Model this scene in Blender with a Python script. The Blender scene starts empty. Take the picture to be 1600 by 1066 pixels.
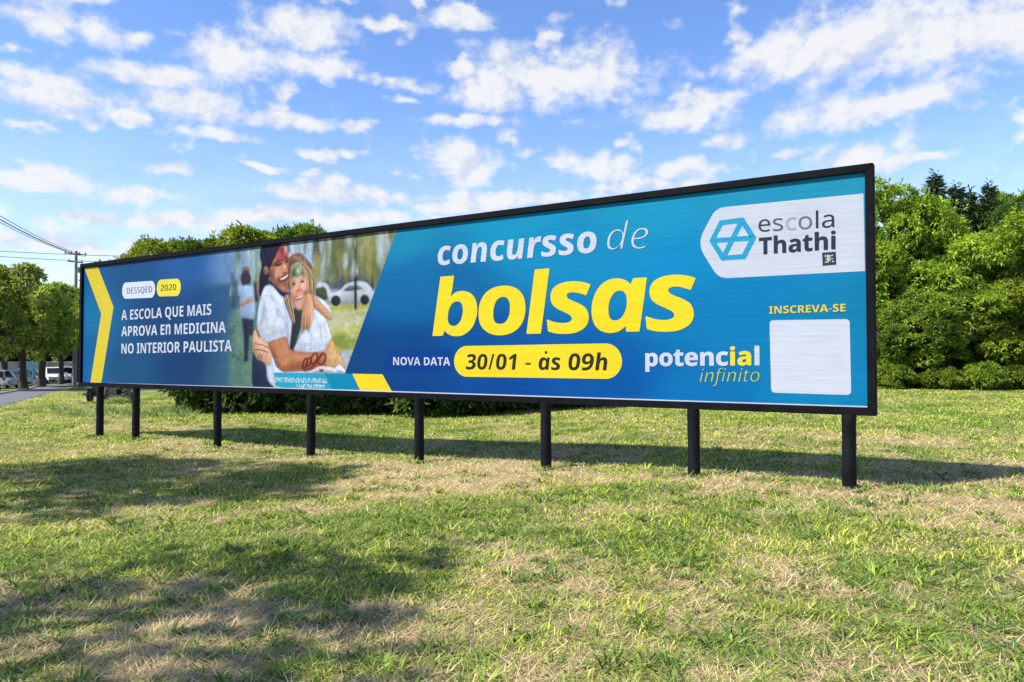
import bpy, bmesh, math, random
import numpy as np
from mathutils import Vector, Matrix
R = math.radians
scene = bpy.context.scene
COL = scene.collection

# ---------------------------------------------------------------- camera
EYE = 1.55
cam_data = bpy.data.cameras.new('camera')
cam = bpy.data.objects.new('camera', cam_data); COL.objects.link(cam)
cam.location = (0, 0, EYE)
cam.rotation_euler = (R(90) + 0.02334506, 0, 0)
cam_data.sensor_width = 36.0
cam_data.lens = 1155.0 * 36.0 / 1600.0
cam_data.clip_start = 0.05; cam_data.clip_end = 3000
scene.camera = cam

# ---------------------------------------------------------------- light
SUN_TO = Vector((-0.882, -0.367, 1.0)).normalized()      # direction towards the sun
SUN_EL = math.asin(SUN_TO.z); SUN_ROT = math.atan2(SUN_TO.x, SUN_TO.y)
sun_data = bpy.data.lights.new('sun', 'SUN'); sun_data.energy = 4.7; sun_data.angle = R(0.8)
sun_data.color = (1.0, 0.95, 0.86)
sun = bpy.data.objects.new('sun', sun_data); COL.objects.link(sun)
sun.rotation_euler = SUN_TO.to_track_quat('Z', 'Y').to_euler(); sun.location = (-30, -12, 40)

vs = scene.view_settings
vs.view_transform = 'Standard'; vs.look = 'None'; vs.exposure = 0.88; vs.gamma = 1.0; vs.use_curve_mapping = False
SKY_STRENGTH = 0.138
scene.cycles.max_bounces = 6; scene.cycles.transparent_max_bounces = 8
scene.cycles.use_denoising = True
PICTURE_BACK = 29
BLOTCH_AREAS = [[8.153,2.198,10.257,2.916],[8.51,0.38,9.703,1.621],[5.591,1.78,6.632,3.062],[5.72,-0.05,6.6,1.676]]
BOLSAS = [[0.001,0.203],[0.21,0.404],[0.409,0.499],[0.489,0.652],[0.656,0.846],[0.841,1.001]]
TEXTS = [["headline_lettering","concursso",3,11.1,2.223,14.0,2.219,0.8285,[207,215,234],0],["headline_lettering","de",2,14.163,2.235,14.807,2.207,0.82686,[207,215,234],-14],["headline_lettering","bolsas",3,10.982,1.054,15.467,1.059,1.8888,[250,222,45],6],["date_lettering","NOVA DATA",1,10.128,0.564,11.357,0.562,0.2808,[207,215,234],0],["date_lettering","30/01 - às 09h",3,11.667,0.504,14.167,0.509,0.50431,[45,50,45],0],["slogan_lettering","potencial",1,14.753,0.573,16.294,0.594,0.47732,[207,215,234],8],["slogan_lettering","infinito",2,15.515,0.364,16.301,0.381,0.35995,[205,215,60],-12],["call_lettering","INSCREVA-SE",1,16.424,1.247,17.32,1.246,0.19243,[235,212,60],6],["logo_lettering","escola",0,16.299,2.303,17.201,2.279,0.43388,[52,58,78],0],["logo_lettering","Thathi",1,16.305,2.011,17.213,2.01,0.44429,[52,58,78],0],["badge_lettering","DESSQED",1,1.981,2.17,2.991,2.158,0.31378,[90,98,122],-22],["badge_lettering","2020",1,3.302,2.173,3.883,2.166,0.30466,[85,90,50],-16],["slogan_lettering","A ESCOLA QUE MAIS",1,1.775,1.569,5.115,1.591,0.47763,[207,215,234],0],["slogan_lettering","APROVA En MEDICINA",1,1.783,1.192,5.593,1.21,0.47329,[207,215,234],0],["slogan_lettering","NO INTERIOR PAULISTA",1,1.792,0.788,5.792,0.824,0.48063,[207,215,234],0]]
SHAPES = {"chevron":[[0.124,2.894],[0.731,2.894],[1.433,1.892],[0.936,0.045],[0.453,0.045],[0.907,1.745]],"date_pill":[[11.434,0.879],[14.397,0.894],[14.395,0.385],[11.435,0.383]],"code_card":[[16.426,1.164],[17.362,1.153],[17.371,0.239],[16.441,0.245]],"plate":[[15.491,2.221],[15.749,2.673],[17.529,2.653],[17.536,1.721],[15.781,1.733]],"stamp":[[17.059,1.978],[17.216,1.978],[17.22,1.818],[17.065,1.814]],"hex":[[15.666,2.242],[15.803,2.494],[16.105,2.502],[16.263,2.231],[16.126,1.973],[15.826,1.973]],"badge":[[1.782,2.439],[3.093,2.422],[3.101,2.042],[1.791,2.064]],"year":[[3.154,2.43],[4.04,2.419],[4.047,2.038],[3.161,2.054]],"box":[[9.995,0.836],[11.408,0.837],[11.409,0.461],[9.893,0.457]],"band1":[[7.068,0.401],[8.447,0.408],[8.681,0.076],[7.642,0.067],[7.117,0.145]],"band2":[[8.447,0.408],[9.16,0.404],[9.381,0.072],[8.681,0.076]],"band3":[[9.16,0.404],[9.879,0.401],[10.125,0.074],[9.381,0.072]],"tiny1":[[7.097,0.3],[8.514,0.32],[8.515,0.232],[7.098,0.207]],"tiny2":[[7.729,0.194],[8.465,0.202],[8.466,0.131],[7.73,0.121]]}
GRAD = [[10.32,2.828,22,140,185],[12.536,2.828,10,150,195],[14.667,2.841,15,152,197],[16.416,2.893,28,150,192],[17.498,2.796,32,148,185],[10.467,1.882,10,108,168],[10.612,0.789,5,72,142],[10.474,0.245,8,68,138],[12.536,0.184,5,74,155],[14.167,0.313,2,85,165],[15.566,0.168,4,118,185],[17.151,0.095,10,135,188],[15.398,1.371,4,122,186],[14.167,0.588,0,92,168],[15.13,1.732,0,142,202],[15.999,1.433,2,130,190],[17.447,1.141,12,130,178],[11.288,1.84,8,105,165],[13.441,2.21,8,140,195],[12.054,0.986,4,82,155],[9.284,0.68,10,70,130],[1.972,2.837,22,80,135],[4.395,2.881,34,92,160],[5.784,2.91,62,125,190],[1.754,0.68,20,82,125],[4.434,0.543,18,60,112],[5.513,0.285,34,82,118],[3.256,1.536,18,66,118],[5.07,1.754,22,72,130],[0.055,2.808,10,92,152],[0.492,1.612,6,112,170],[0.237,0.211,12,100,165],[0.931,0.987,14,95,150]]
PICTURE = [[[172,196,226],8,1.0,0,[[4.481,3.354],[10.582,3.079],[10.587,1.807],[4.505,1.891]]],
[[120,150,190],10,1.0,0,[[4.485,3.11],[6.487,2.945],[6.446,2.298],[4.499,2.239]]],
[[60,100,130],12,1.0,0,[[4.499,2.239],[6.641,2.287],[6.669,-0.026],[4.539,-0.184]]],
[[92,128,118],14,1.0,0,[[5.698,1.576],[6.598,1.805],[6.621,-0.059],[5.721,-0.083]]],
[[105,140,95],10,0.8,0,[[6.389,2.921],[6.706,2.895],[6.693,1.994],[6.375,2.01]]],
[[165,185,190],4,0.8,0,[[6.384,2.855],[6.433,2.103],[6.521,2.101],[6.473,2.85]]],
[[165,185,190],4,0.8,0,[[6.542,2.842],[6.59,2.095],[6.677,2.093],[6.629,2.837]]],
[[40,55,75],1.5,1.0,0,[[5.938,3.023],[5.961,2.426],[5.981,1.699],[6.027,1.697],[6.007,2.423],[5.984,3.02]]],
[[50,70,60],3,0.8,0,[[7.393,2.929],[7.432,2.707],[7.532,2.707],[7.493,2.929]]],
[[120,125,90],4,0.8,0,[[7.88,2.956],[7.86,2.649],[7.957,2.638],[7.977,2.944]]],
[[120,125,100],3,0.4,0,[[7.617,2.888],[7.6,2.718],[7.78,2.695],[7.796,2.864]]],
[[85,100,70],2,1.0,0,[[8.241,2.984],[8.226,2.285],[8.278,2.281],[8.293,2.978]]],
[[95,110,90],3,0.7,0,[[8.383,2.941],[8.388,2.396],[8.43,2.393],[8.426,2.937]]],
[[150,150,90],5,1.0,0,[[8.615,2.95],[8.822,2.961],[9.067,2.821],[9.092,2.143],[8.663,2.168],[8.701,2.554]]],
[[85,100,70],3,1.0,0,[[8.631,2.98],[8.608,2.202],[8.7,2.195],[8.723,2.969]]],
[[175,175,110],3,0.8,0,[[8.843,2.899],[8.868,2.363],[8.949,2.359],[8.925,2.894]]],
[[142,146,88],9,0.85,0,[[9.306,2.976],[10.257,2.972],[10.039,2.342],[9.739,2.048],[9.232,2.106]]],
[[180,195,215],5,0.7,0,[[9.374,2.917],[9.337,2.571],[9.516,2.546],[9.553,2.89]]],
[[165,160,80],6,0.9,1,[[8.152,2.396],[9.699,2.322],[9.777,2.046],[8.154,2.152]]],
[[48,62,88],7,0.92,1,[[8.432,2.182],[8.662,2.303],[9.152,2.227],[9.388,2.503],[9.699,2.394],[9.777,2.103],[9.702,1.907],[8.497,1.953]]],
[[110,120,70],8,0.9,1,[[9.584,2.258],[9.851,2.355],[9.778,1.903],[9.625,1.911]]],
[[45,55,62],2,1.0,0,[[9.201,2.971],[9.19,2.225],[9.202,1.552],[9.27,1.55],[9.257,2.221],[9.268,2.964]]],
[[60,68,62],2,1.0,0,[[9.586,2.95],[9.606,2.199],[9.62,1.71],[9.67,1.708],[9.656,2.196],[9.636,2.946]]],
[[182,186,104],6,1.0,0,[[8.157,1.741],[9.779,1.703],[9.475,1.053],[8.923,0.385],[8.51,0.38],[8.163,1.073]]],
[[196,196,170],8,0.8,1,[[8.501,1.487],[9.589,1.496],[9.474,1.197],[8.629,1.185]]],
[[198,200,120],6,0.8,1,[[8.628,1.245],[9.357,1.257],[9.239,1.057],[8.672,1.05]]],
[[122,142,62],8,0.9,1,[[8.63,1.096],[9.259,1.085],[9.181,0.853],[8.838,0.841]]],
[[168,184,206],6,0.9,0,[[8.838,0.797],[9.181,0.824],[9.044,0.401],[8.677,0.397]]],
[[120,130,60],5,0.7,0,[[8.627,1.588],[9.037,1.597],[9.551,1.612],[9.547,1.641],[9.034,1.626],[8.624,1.618]]],
[[186,196,208],1.5,1.0,1,[[8.219,2.067],[8.433,2.085],[8.56,2.009],[8.623,1.901],[8.83,1.915],[8.992,2.025],[9.233,2.062],[9.469,2.034],[9.605,1.935],[9.656,1.875],[9.717,1.849],[9.687,1.707],[9.549,1.661],[8.625,1.68],[8.244,1.738]]],
[[70,80,60],2,1.0,0,[[8.22,1.982],[8.412,2.008],[8.497,1.953],[8.541,1.756],[8.222,1.745]]],
[[96,110,108],1.5,1.0,0,[[8.92,1.911],[9.073,1.983],[9.253,1.988],[9.431,1.915],[9.074,1.892]]],
[[38,44,52],2,1.0,1,[[8.864,1.724],[8.852,1.681],[8.818,1.647],[8.769,1.63],[8.714,1.632],[8.664,1.653],[8.629,1.69],[8.616,1.734],[8.628,1.778],[8.663,1.812],[8.712,1.829],[8.768,1.827],[8.817,1.805],[8.852,1.768]]],
[[38,44,52],2,1.0,1,[[9.564,1.712],[9.554,1.673],[9.524,1.642],[9.48,1.626],[9.432,1.628],[9.388,1.647],[9.357,1.681],[9.346,1.722],[9.356,1.761],[9.387,1.792],[9.431,1.808],[9.479,1.806],[9.523,1.786],[9.553,1.753]]],
[[42,50,58],1.5,1.0,0,[[9.199,2.108],[9.206,1.552],[9.266,1.55],[9.258,2.104]]],
[[120,105,80],4,1.0,1,[[6.335,2.452],[6.323,2.418],[6.287,2.393],[6.235,2.381],[6.177,2.385],[6.125,2.403],[6.088,2.433],[6.075,2.468],[6.087,2.502],[6.123,2.527],[6.175,2.539],[6.233,2.535],[6.286,2.516],[6.322,2.486]]],
[[52,50,66],4,1.0,1,[[6.377,2.27],[6.361,2.197],[6.315,2.141],[6.248,2.111],[6.172,2.115],[6.103,2.152],[6.055,2.214],[6.037,2.289],[6.053,2.363],[6.099,2.419],[6.168,2.448],[6.243,2.443],[6.312,2.406],[6.359,2.344]]],
[[150,178,212],3,1.0,1,[[6.049,2.107],[6.423,2.121],[6.49,1.874],[6.456,1.455],[6.098,1.481],[6.043,1.828]]],
[[178,130,112],3,1.0,0,[[6.062,1.708],[6.234,1.766],[6.489,1.837],[6.432,1.915],[6.173,1.844],[5.995,1.785]]],
[[36,46,70],3,1.0,0,[[6.087,1.498],[6.466,1.454],[6.45,1.131],[6.337,1.133],[6.294,0.614],[6.179,0.613],[6.162,1.136]]],
[[40,48,62],3,0.6,0,[[5.712,2.436],[5.768,2.104],[5.753,1.709],[5.907,1.7],[5.922,2.099],[5.866,2.437]]],
[[36,42,60],3,0.9,0,[[6.447,2.199],[6.481,1.808],[6.598,1.807],[6.564,2.196]]],
[[178,140,118],3,0.8,0,[[6.553,2.292],[6.548,1.969],[6.625,1.965],[6.631,2.287]]],
[[30,30,54],1.5,1.0,1,[[6.644,2.835],[6.72,2.919],[6.897,2.95],[7.166,2.953],[7.352,2.924],[7.399,2.807],[7.171,2.541],[6.984,2.458],[6.905,2.271],[6.921,2.095],[6.78,1.974],[6.626,1.917],[6.622,2.288],[6.687,2.503],[6.636,2.691]]],
[[174,116,90],1.2,1.0,1,[[7.287,2.914],[7.408,2.807],[7.475,2.566],[7.504,2.33],[7.489,2.065],[7.39,1.958],[7.204,2.026],[7.015,2.163],[6.91,2.297],[6.861,2.418],[6.955,2.498],[7.057,2.66],[7.149,2.827]]],
[[208,148,116],6,0.9,1,[[7.294,2.324],[7.282,2.278],[7.249,2.243],[7.201,2.225],[7.147,2.228],[7.098,2.252],[7.064,2.291],[7.051,2.339],[7.063,2.385],[7.096,2.421],[7.145,2.438],[7.199,2.435],[7.247,2.411],[7.281,2.371]]],
[[210,154,124],5,0.9,1,[[7.43,2.435],[7.423,2.4],[7.403,2.373],[7.374,2.359],[7.341,2.361],[7.312,2.379],[7.291,2.408],[7.283,2.444],[7.29,2.48],[7.31,2.507],[7.34,2.52],[7.372,2.518],[7.402,2.5],[7.423,2.471]]],
[[196,136,106],6,0.8,1,[[7.425,2.034],[7.414,2.016],[7.381,2.002],[7.333,1.996],[7.28,1.999],[7.231,2.01],[7.197,2.027],[7.185,2.046],[7.197,2.065],[7.23,2.079],[7.279,2.085],[7.332,2.082],[7.38,2.071],[7.413,2.054]]],
[[204,146,118],5,0.5,1,[[7.451,2.158],[7.444,2.145],[7.424,2.135],[7.395,2.131],[7.362,2.132],[7.333,2.14],[7.312,2.152],[7.305,2.166],[7.312,2.179],[7.332,2.189],[7.362,2.194],[7.394,2.192],[7.424,2.184],[7.444,2.172]]],
[[118,72,58],6,0.8,1,[[7.042,2.289],[7.036,2.234],[7.018,2.191],[6.992,2.168],[6.963,2.169],[6.936,2.195],[6.917,2.241],[6.91,2.297],[6.916,2.352],[6.934,2.395],[6.96,2.418],[6.989,2.416],[7.016,2.39],[7.035,2.344]]],
[[104,66,58],6,0.75,1,[[7.241,2.017],[7.213,2.007],[7.164,2.01],[7.102,2.027],[7.039,2.053],[6.989,2.084],[6.96,2.113],[6.96,2.135],[6.987,2.146],[7.037,2.142],[7.1,2.126],[7.162,2.099],[7.212,2.068],[7.24,2.039]]],
[[120,76,64],5,0.6,1,[[7.489,2.056],[7.484,2.024],[7.469,1.998],[7.447,1.985],[7.423,1.986],[7.401,2.002],[7.385,2.029],[7.379,2.062],[7.384,2.094],[7.399,2.119],[7.421,2.133],[7.446,2.131],[7.468,2.116],[7.483,2.089]]],
[[160,62,66],5,0.85,1,[[7.269,2.906],[7.399,2.801],[7.456,2.646],[7.457,2.514],[7.366,2.489],[7.291,2.583],[7.17,2.579],[7.104,2.628],[7.168,2.788]]],
[[138,42,52],5,0.75,1,[[7.335,2.743],[7.329,2.705],[7.312,2.676],[7.286,2.661],[7.257,2.663],[7.231,2.682],[7.212,2.714],[7.206,2.753],[7.212,2.791],[7.229,2.82],[7.255,2.835],[7.284,2.833],[7.31,2.814],[7.329,2.782]]],
[[212,176,170],3,0.8,1,[[7.413,2.775],[7.41,2.74],[7.4,2.712],[7.385,2.697],[7.369,2.699],[7.354,2.715],[7.344,2.745],[7.34,2.781],[7.343,2.816],[7.353,2.843],[7.367,2.858],[7.384,2.857],[7.399,2.84],[7.409,2.81]]],
[[184,82,84],4,0.65,1,[[7.467,2.451],[7.463,2.421],[7.454,2.398],[7.439,2.386],[7.423,2.387],[7.408,2.401],[7.397,2.426],[7.393,2.456],[7.397,2.486],[7.407,2.509],[7.421,2.521],[7.438,2.52],[7.452,2.506],[7.463,2.481]]],
[[196,96,92],5,0.5,1,[[7.262,2.673],[7.256,2.652],[7.238,2.635],[7.212,2.627],[7.183,2.63],[7.157,2.641],[7.138,2.66],[7.132,2.683],[7.138,2.704],[7.156,2.721],[7.182,2.728],[7.211,2.726],[7.237,2.714],[7.255,2.695]]],
[[26,26,44],2,0.85,0,[[7.141,2.867],[7.058,2.745],[7.02,2.638],[7.075,2.625],[7.111,2.729],[7.193,2.848]]],
[[26,26,44],2,0.85,0,[[7.188,2.915],[7.095,2.788],[7.048,2.682],[7.103,2.667],[7.147,2.77],[7.239,2.894]]],
[[26,26,44],2,0.85,0,[[7.245,2.931],[7.17,2.86],[7.114,2.774],[7.166,2.755],[7.22,2.838],[7.292,2.906]]],
[[26,26,44],2,0.85,0,[[7.039,2.715],[6.956,2.562],[6.919,2.494],[6.972,2.478],[7.009,2.545],[7.092,2.698]]],
[[26,26,44],2,0.85,0,[[6.908,2.531],[6.87,2.403],[6.881,2.272],[6.938,2.27],[6.927,2.396],[6.963,2.519]]],
[[46,28,36],1.6,0.95,0,[[7.039,2.469],[7.129,2.537],[7.223,2.56],[7.321,2.558],[7.316,2.59],[7.21,2.591],[7.1,2.564],[7.003,2.492]]],
[[70,50,58],2,0.9,1,[[7.276,2.522],[7.273,2.509],[7.252,2.494],[7.216,2.482],[7.173,2.474],[7.132,2.472],[7.1,2.477],[7.084,2.488],[7.087,2.501],[7.109,2.516],[7.145,2.528],[7.187,2.536],[7.229,2.537],[7.26,2.533]]],
[[30,20,28],1.2,0.95,0,[[7.089,2.48],[7.175,2.48],[7.279,2.505],[7.267,2.524],[7.167,2.499],[7.085,2.499]]],
[[214,166,144],2,0.7,1,[[7.279,2.451],[7.273,2.443],[7.251,2.434],[7.217,2.426],[7.177,2.42],[7.14,2.418],[7.113,2.42],[7.101,2.425],[7.107,2.433],[7.129,2.442],[7.164,2.45],[7.203,2.456],[7.24,2.458],[7.267,2.456]]],
[[50,26,36],1.6,0.95,0,[[7.336,2.62],[7.394,2.595],[7.452,2.555],[7.479,2.573],[7.418,2.616],[7.355,2.644]]],
[[60,34,44],2,0.85,1,[[7.461,2.542],[7.457,2.533],[7.446,2.526],[7.429,2.523],[7.411,2.524],[7.395,2.53],[7.383,2.538],[7.379,2.548],[7.383,2.557],[7.394,2.564],[7.411,2.567],[7.429,2.566],[7.446,2.561],[7.457,2.552]]],
[[30,18,28],1.2,0.9,0,[[7.372,2.531],[7.418,2.522],[7.464,2.513],[7.468,2.528],[7.422,2.537],[7.376,2.547]]],
[[222,160,134],2.5,0.9,1,[[7.384,2.415],[7.374,2.392],[7.36,2.375],[7.344,2.367],[7.33,2.369],[7.32,2.382],[7.317,2.403],[7.321,2.427],[7.331,2.45],[7.345,2.468],[7.361,2.475],[7.375,2.473],[7.385,2.46],[7.388,2.439]]],
[[112,64,52],1.5,0.85,0,[[7.284,2.343],[7.338,2.306],[7.427,2.32],[7.418,2.338],[7.342,2.324],[7.303,2.355]]],
[[70,36,36],1.2,0.9,1,[[7.395,2.321],[7.392,2.317],[7.385,2.314],[7.374,2.313],[7.361,2.314],[7.35,2.316],[7.343,2.32],[7.34,2.324],[7.342,2.328],[7.35,2.331],[7.361,2.332],[7.373,2.332],[7.384,2.329],[7.392,2.325]]],
[[124,72,54],2,0.75,0,[[7.058,2.41],[7.021,2.302],[7.077,2.205],[7.172,2.185],[7.177,2.2],[7.094,2.215],[7.044,2.302],[7.081,2.405]]],
[[120,66,52],2,0.7,0,[[7.199,2.297],[7.141,2.234],[7.161,2.154],[7.189,2.155],[7.169,2.229],[7.223,2.286]]],
[[96,40,42],1.5,0.95,1,[[7.174,2.23],[7.349,2.274],[7.468,2.323],[7.478,2.238],[7.36,2.15],[7.23,2.164]]],
[[236,226,222],1.0,0.95,1,[[7.221,2.218],[7.35,2.252],[7.455,2.299],[7.441,2.249],[7.341,2.199],[7.258,2.184]]],
[[176,90,84],1.5,0.8,0,[[7.24,2.154],[7.366,2.148],[7.47,2.213],[7.45,2.227],[7.354,2.166],[7.24,2.173]]],
[[120,74,62],3,0.7,0,[[7.26,2.079],[7.368,2.077],[7.455,2.115],[7.431,2.139],[7.354,2.105],[7.258,2.107]]],
[[178,118,92],2,1.0,1,[[6.88,2.401],[6.874,2.366],[6.855,2.34],[6.829,2.326],[6.799,2.328],[6.772,2.345],[6.753,2.374],[6.746,2.409],[6.752,2.444],[6.77,2.47],[6.797,2.484],[6.827,2.482],[6.854,2.465],[6.873,2.436]]],
[[126,76,62],2,0.7,1,[[6.851,2.396],[6.849,2.377],[6.841,2.362],[6.83,2.354],[6.817,2.355],[6.805,2.364],[6.797,2.38],[6.794,2.4],[6.797,2.419],[6.804,2.434],[6.816,2.442],[6.829,2.441],[6.84,2.432],[6.848,2.416]]],
[[30,28,40],1,1.0,1,[[6.891,2.266],[6.888,2.255],[6.88,2.246],[6.869,2.242],[6.856,2.243],[6.845,2.248],[6.837,2.258],[6.834,2.269],[6.836,2.28],[6.844,2.289],[6.856,2.293],[6.868,2.292],[6.88,2.286],[6.888,2.277]]],
[[58,62,96],3,0.55,0,[[6.693,2.83],[6.768,2.567],[6.761,2.376],[6.789,2.374],[6.797,2.567],[6.721,2.831]]],
[[58,62,96],3,0.55,0,[[6.86,2.883],[6.843,2.692],[6.816,2.534],[6.845,2.53],[6.872,2.688],[6.889,2.879]]],
[[58,62,96],3,0.55,0,[[7.05,2.901],[6.986,2.715],[6.921,2.56],[6.949,2.553],[7.013,2.708],[7.077,2.894]]],
[[58,62,96],3,0.55,0,[[7.238,2.92],[7.137,2.801],[7.053,2.693],[7.079,2.682],[7.162,2.79],[7.263,2.908]]],
[[30,36,56],1.5,1.0,1,[[6.91,2.239],[7.072,2.103],[7.307,1.971],[7.49,1.94],[7.514,1.799],[7.308,1.855],[7.121,1.958],[6.955,2.093]]],
[[206,216,236],1.5,1.0,1,[[6.778,2.08],[6.954,2.115],[7.097,2.022],[7.238,1.905],[7.4,1.829],[7.56,1.797],[7.595,1.392],[7.569,0.865],[7.501,0.896],[7.408,1.078],[6.896,0.971],[6.704,1.031],[6.566,1.226],[6.577,1.548],[6.646,1.835]]],
[[206,216,236],1.5,1.0,1,[[6.548,1.13],[6.896,0.981],[7.065,0.679],[7.193,0.49],[7.908,0.449],[7.866,0.158],[7.823,0.096],[7.118,0.074],[6.928,0.235],[6.844,0.551],[6.659,0.807]]],
[[164,176,206],4,0.7,0,[[7.309,1.771],[7.396,1.394],[7.417,1.083],[7.508,1.084],[7.486,1.398],[7.4,1.777]]],
[[164,176,206],4,0.7,0,[[7.109,1.648],[7.293,1.519],[7.386,1.269],[7.426,1.275],[7.33,1.531],[7.139,1.667]]],
[[164,176,206],4,0.7,0,[[6.753,1.802],[6.708,1.549],[6.615,1.296],[6.69,1.281],[6.784,1.537],[6.829,1.793]]],
[[164,176,206],4,0.7,0,[[6.932,1.909],[7.097,1.715],[7.155,1.464],[7.21,1.468],[7.15,1.725],[6.981,1.926]]],
[[164,176,206],4,0.7,0,[[6.905,1.106],[7.137,1.165],[7.411,1.191],[7.402,1.228],[7.122,1.202],[6.884,1.142]]],
[[164,176,206],4,0.7,0,[[6.911,0.672],[7.007,0.452],[7.056,0.202],[7.13,0.21],[7.081,0.463],[6.983,0.686]]],
[[164,176,206],4,0.7,0,[[7.307,0.351],[7.497,0.258],[7.773,0.23],[7.781,0.267],[7.517,0.293],[7.34,0.381]]],
[[44,56,60],1.5,1.0,1,[[7.638,1.639],[7.861,1.606],[7.82,1.263],[7.716,1.018],[7.673,0.818],[7.52,0.828],[7.565,1.237],[7.594,1.516]]],
[[206,216,236],1.5,1.0,1,[[8.15,1.596],[8.395,1.506],[8.553,1.276],[8.639,1.021],[8.506,0.858],[8.443,0.784],[7.673,0.787],[7.76,1.033],[7.944,1.214],[8.096,1.363]]],
[[168,180,208],4,0.65,0,[[8.133,1.489],[8.305,1.246],[8.37,0.946],[8.429,0.952],[8.362,1.257],[8.187,1.507]]],
[[168,180,208],4,0.65,0,[[8.007,1.253],[8.094,1.073],[8.053,0.833],[8.105,0.828],[8.146,1.074],[8.056,1.263]]],
[[168,180,208],4,0.65,0,[[8.393,1.366],[8.479,1.127],[8.447,0.89],[8.497,0.886],[8.529,1.128],[8.442,1.373]]],
[[168,180,208],4,0.65,0,[[7.825,0.877],[8.032,0.935],[8.327,0.843],[8.347,0.876],[8.036,0.971],[7.805,0.911]]],
[[120,88,70],2,1.0,1,[[7.465,2.576],[7.574,2.669],[7.798,2.683],[7.958,2.566],[8.126,2.389],[8.004,2.299],[7.8,2.497],[7.553,2.445],[7.478,2.238],[7.449,2.396]]],
[[168,130,98],1.5,0.7,0,[[7.514,2.614],[7.613,2.626],[7.662,2.546],[7.686,2.552],[7.626,2.642],[7.507,2.633]]],
[[96,70,58],1.5,0.7,0,[[7.562,2.616],[7.645,2.615],[7.701,2.531],[7.725,2.538],[7.661,2.628],[7.561,2.634]]],
[[200,168,130],1.5,0.7,0,[[7.609,2.618],[7.677,2.603],[7.741,2.517],[7.764,2.524],[7.696,2.615],[7.615,2.636]]],
[[168,130,98],1.5,0.7,0,[[7.655,2.621],[7.71,2.591],[7.78,2.502],[7.803,2.51],[7.731,2.601],[7.671,2.635]]],
[[96,70,58],1.5,0.7,0,[[7.702,2.626],[7.743,2.58],[7.819,2.488],[7.842,2.496],[7.766,2.588],[7.725,2.634]]],
[[200,168,130],1.5,0.7,0,[[7.752,2.611],[7.776,2.567],[7.859,2.473],[7.881,2.482],[7.799,2.575],[7.776,2.616]]],
[[168,130,98],1.5,0.7,0,[[7.801,2.596],[7.809,2.555],[7.898,2.459],[7.919,2.468],[7.833,2.562],[7.827,2.597]]],
[[96,70,58],1.5,0.7,0,[[7.851,2.582],[7.843,2.543],[7.936,2.445],[7.958,2.454],[7.867,2.549],[7.877,2.577]]],
[[200,168,130],1.5,0.7,0,[[7.903,2.568],[7.876,2.531],[7.975,2.43],[7.996,2.44],[7.9,2.537],[7.926,2.557]]],
[[176,146,112],1.5,1.0,1,[[7.733,2.514],[7.844,2.519],[7.999,2.416],[8.144,2.275],[8.215,2.088],[8.191,1.861],[8.079,1.83],[7.972,2.04],[7.926,2.273],[7.809,2.441]]],
[[96,70,56],1,0.85,0,[[7.727,2.51],[7.87,2.353],[7.985,2.139],[8.014,1.869],[8.038,1.869],[8.009,2.141],[7.892,2.359],[7.747,2.518]]],
[[226,206,170],1,0.85,0,[[7.737,2.507],[7.898,2.35],[7.984,2.138],[8.023,1.869],[8.047,1.869],[8.008,2.14],[7.92,2.356],[7.756,2.516]]],
[[150,116,88],1,0.85,0,[[7.747,2.505],[7.927,2.347],[8.009,2.136],[8.032,1.869],[8.056,1.869],[8.033,2.137],[7.949,2.353],[7.765,2.515]]],
[[206,178,140],1,0.85,0,[[7.755,2.504],[7.903,2.347],[8.008,2.134],[8.042,1.869],[8.066,1.869],[8.031,2.136],[7.924,2.353],[7.775,2.513]]],
[[120,88,68],1,0.85,0,[[7.765,2.502],[7.931,2.344],[8.033,2.132],[8.051,1.869],[8.075,1.869],[8.056,2.134],[7.953,2.351],[7.785,2.511]]],
[[96,70,56],1,0.85,0,[[7.775,2.5],[7.96,2.342],[8.031,2.131],[8.06,1.869],[8.084,1.869],[8.055,2.132],[7.981,2.348],[7.794,2.51]]],
[[226,206,170],1,0.85,0,[[7.784,2.499],[7.936,2.342],[8.056,2.128],[8.069,1.869],[8.093,1.868],[8.08,2.13],[7.957,2.348],[7.804,2.507]]],
[[150,116,88],1,0.85,0,[[7.794,2.497],[7.964,2.339],[8.055,2.128],[8.079,1.869],[8.102,1.869],[8.079,2.129],[7.985,2.345],[7.813,2.506]]],
[[206,178,140],1,0.85,0,[[7.804,2.495],[7.992,2.336],[8.08,2.125],[8.088,1.869],[8.112,1.868],[8.104,2.126],[8.014,2.343],[7.822,2.505]]],
[[120,88,68],1,0.85,0,[[7.812,2.494],[7.968,2.337],[8.079,2.124],[8.097,1.869],[8.121,1.868],[8.102,2.126],[7.989,2.343],[7.832,2.502]]],
[[96,70,56],1,0.85,0,[[7.822,2.491],[7.997,2.333],[8.104,2.122],[8.106,1.869],[8.13,1.868],[8.127,2.123],[8.018,2.34],[7.841,2.501]]],
[[226,206,170],1,0.85,0,[[7.832,2.489],[8.025,2.331],[8.102,2.121],[8.115,1.869],[8.139,1.868],[8.126,2.122],[8.046,2.337],[7.85,2.5]]],
[[150,116,88],1,0.85,0,[[7.841,2.488],[8.001,2.331],[8.127,2.118],[8.125,1.869],[8.148,1.868],[8.15,2.12],[8.022,2.338],[7.86,2.497]]],
[[206,178,140],1,0.85,0,[[7.85,2.486],[8.029,2.328],[8.126,2.117],[8.134,1.869],[8.158,1.868],[8.149,2.119],[8.05,2.335],[7.869,2.496]]],
[[120,88,68],1,0.85,0,[[7.86,2.484],[8.058,2.325],[8.15,2.115],[8.143,1.869],[8.167,1.867],[8.174,2.116],[8.078,2.332],[7.878,2.494]]],
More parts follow.
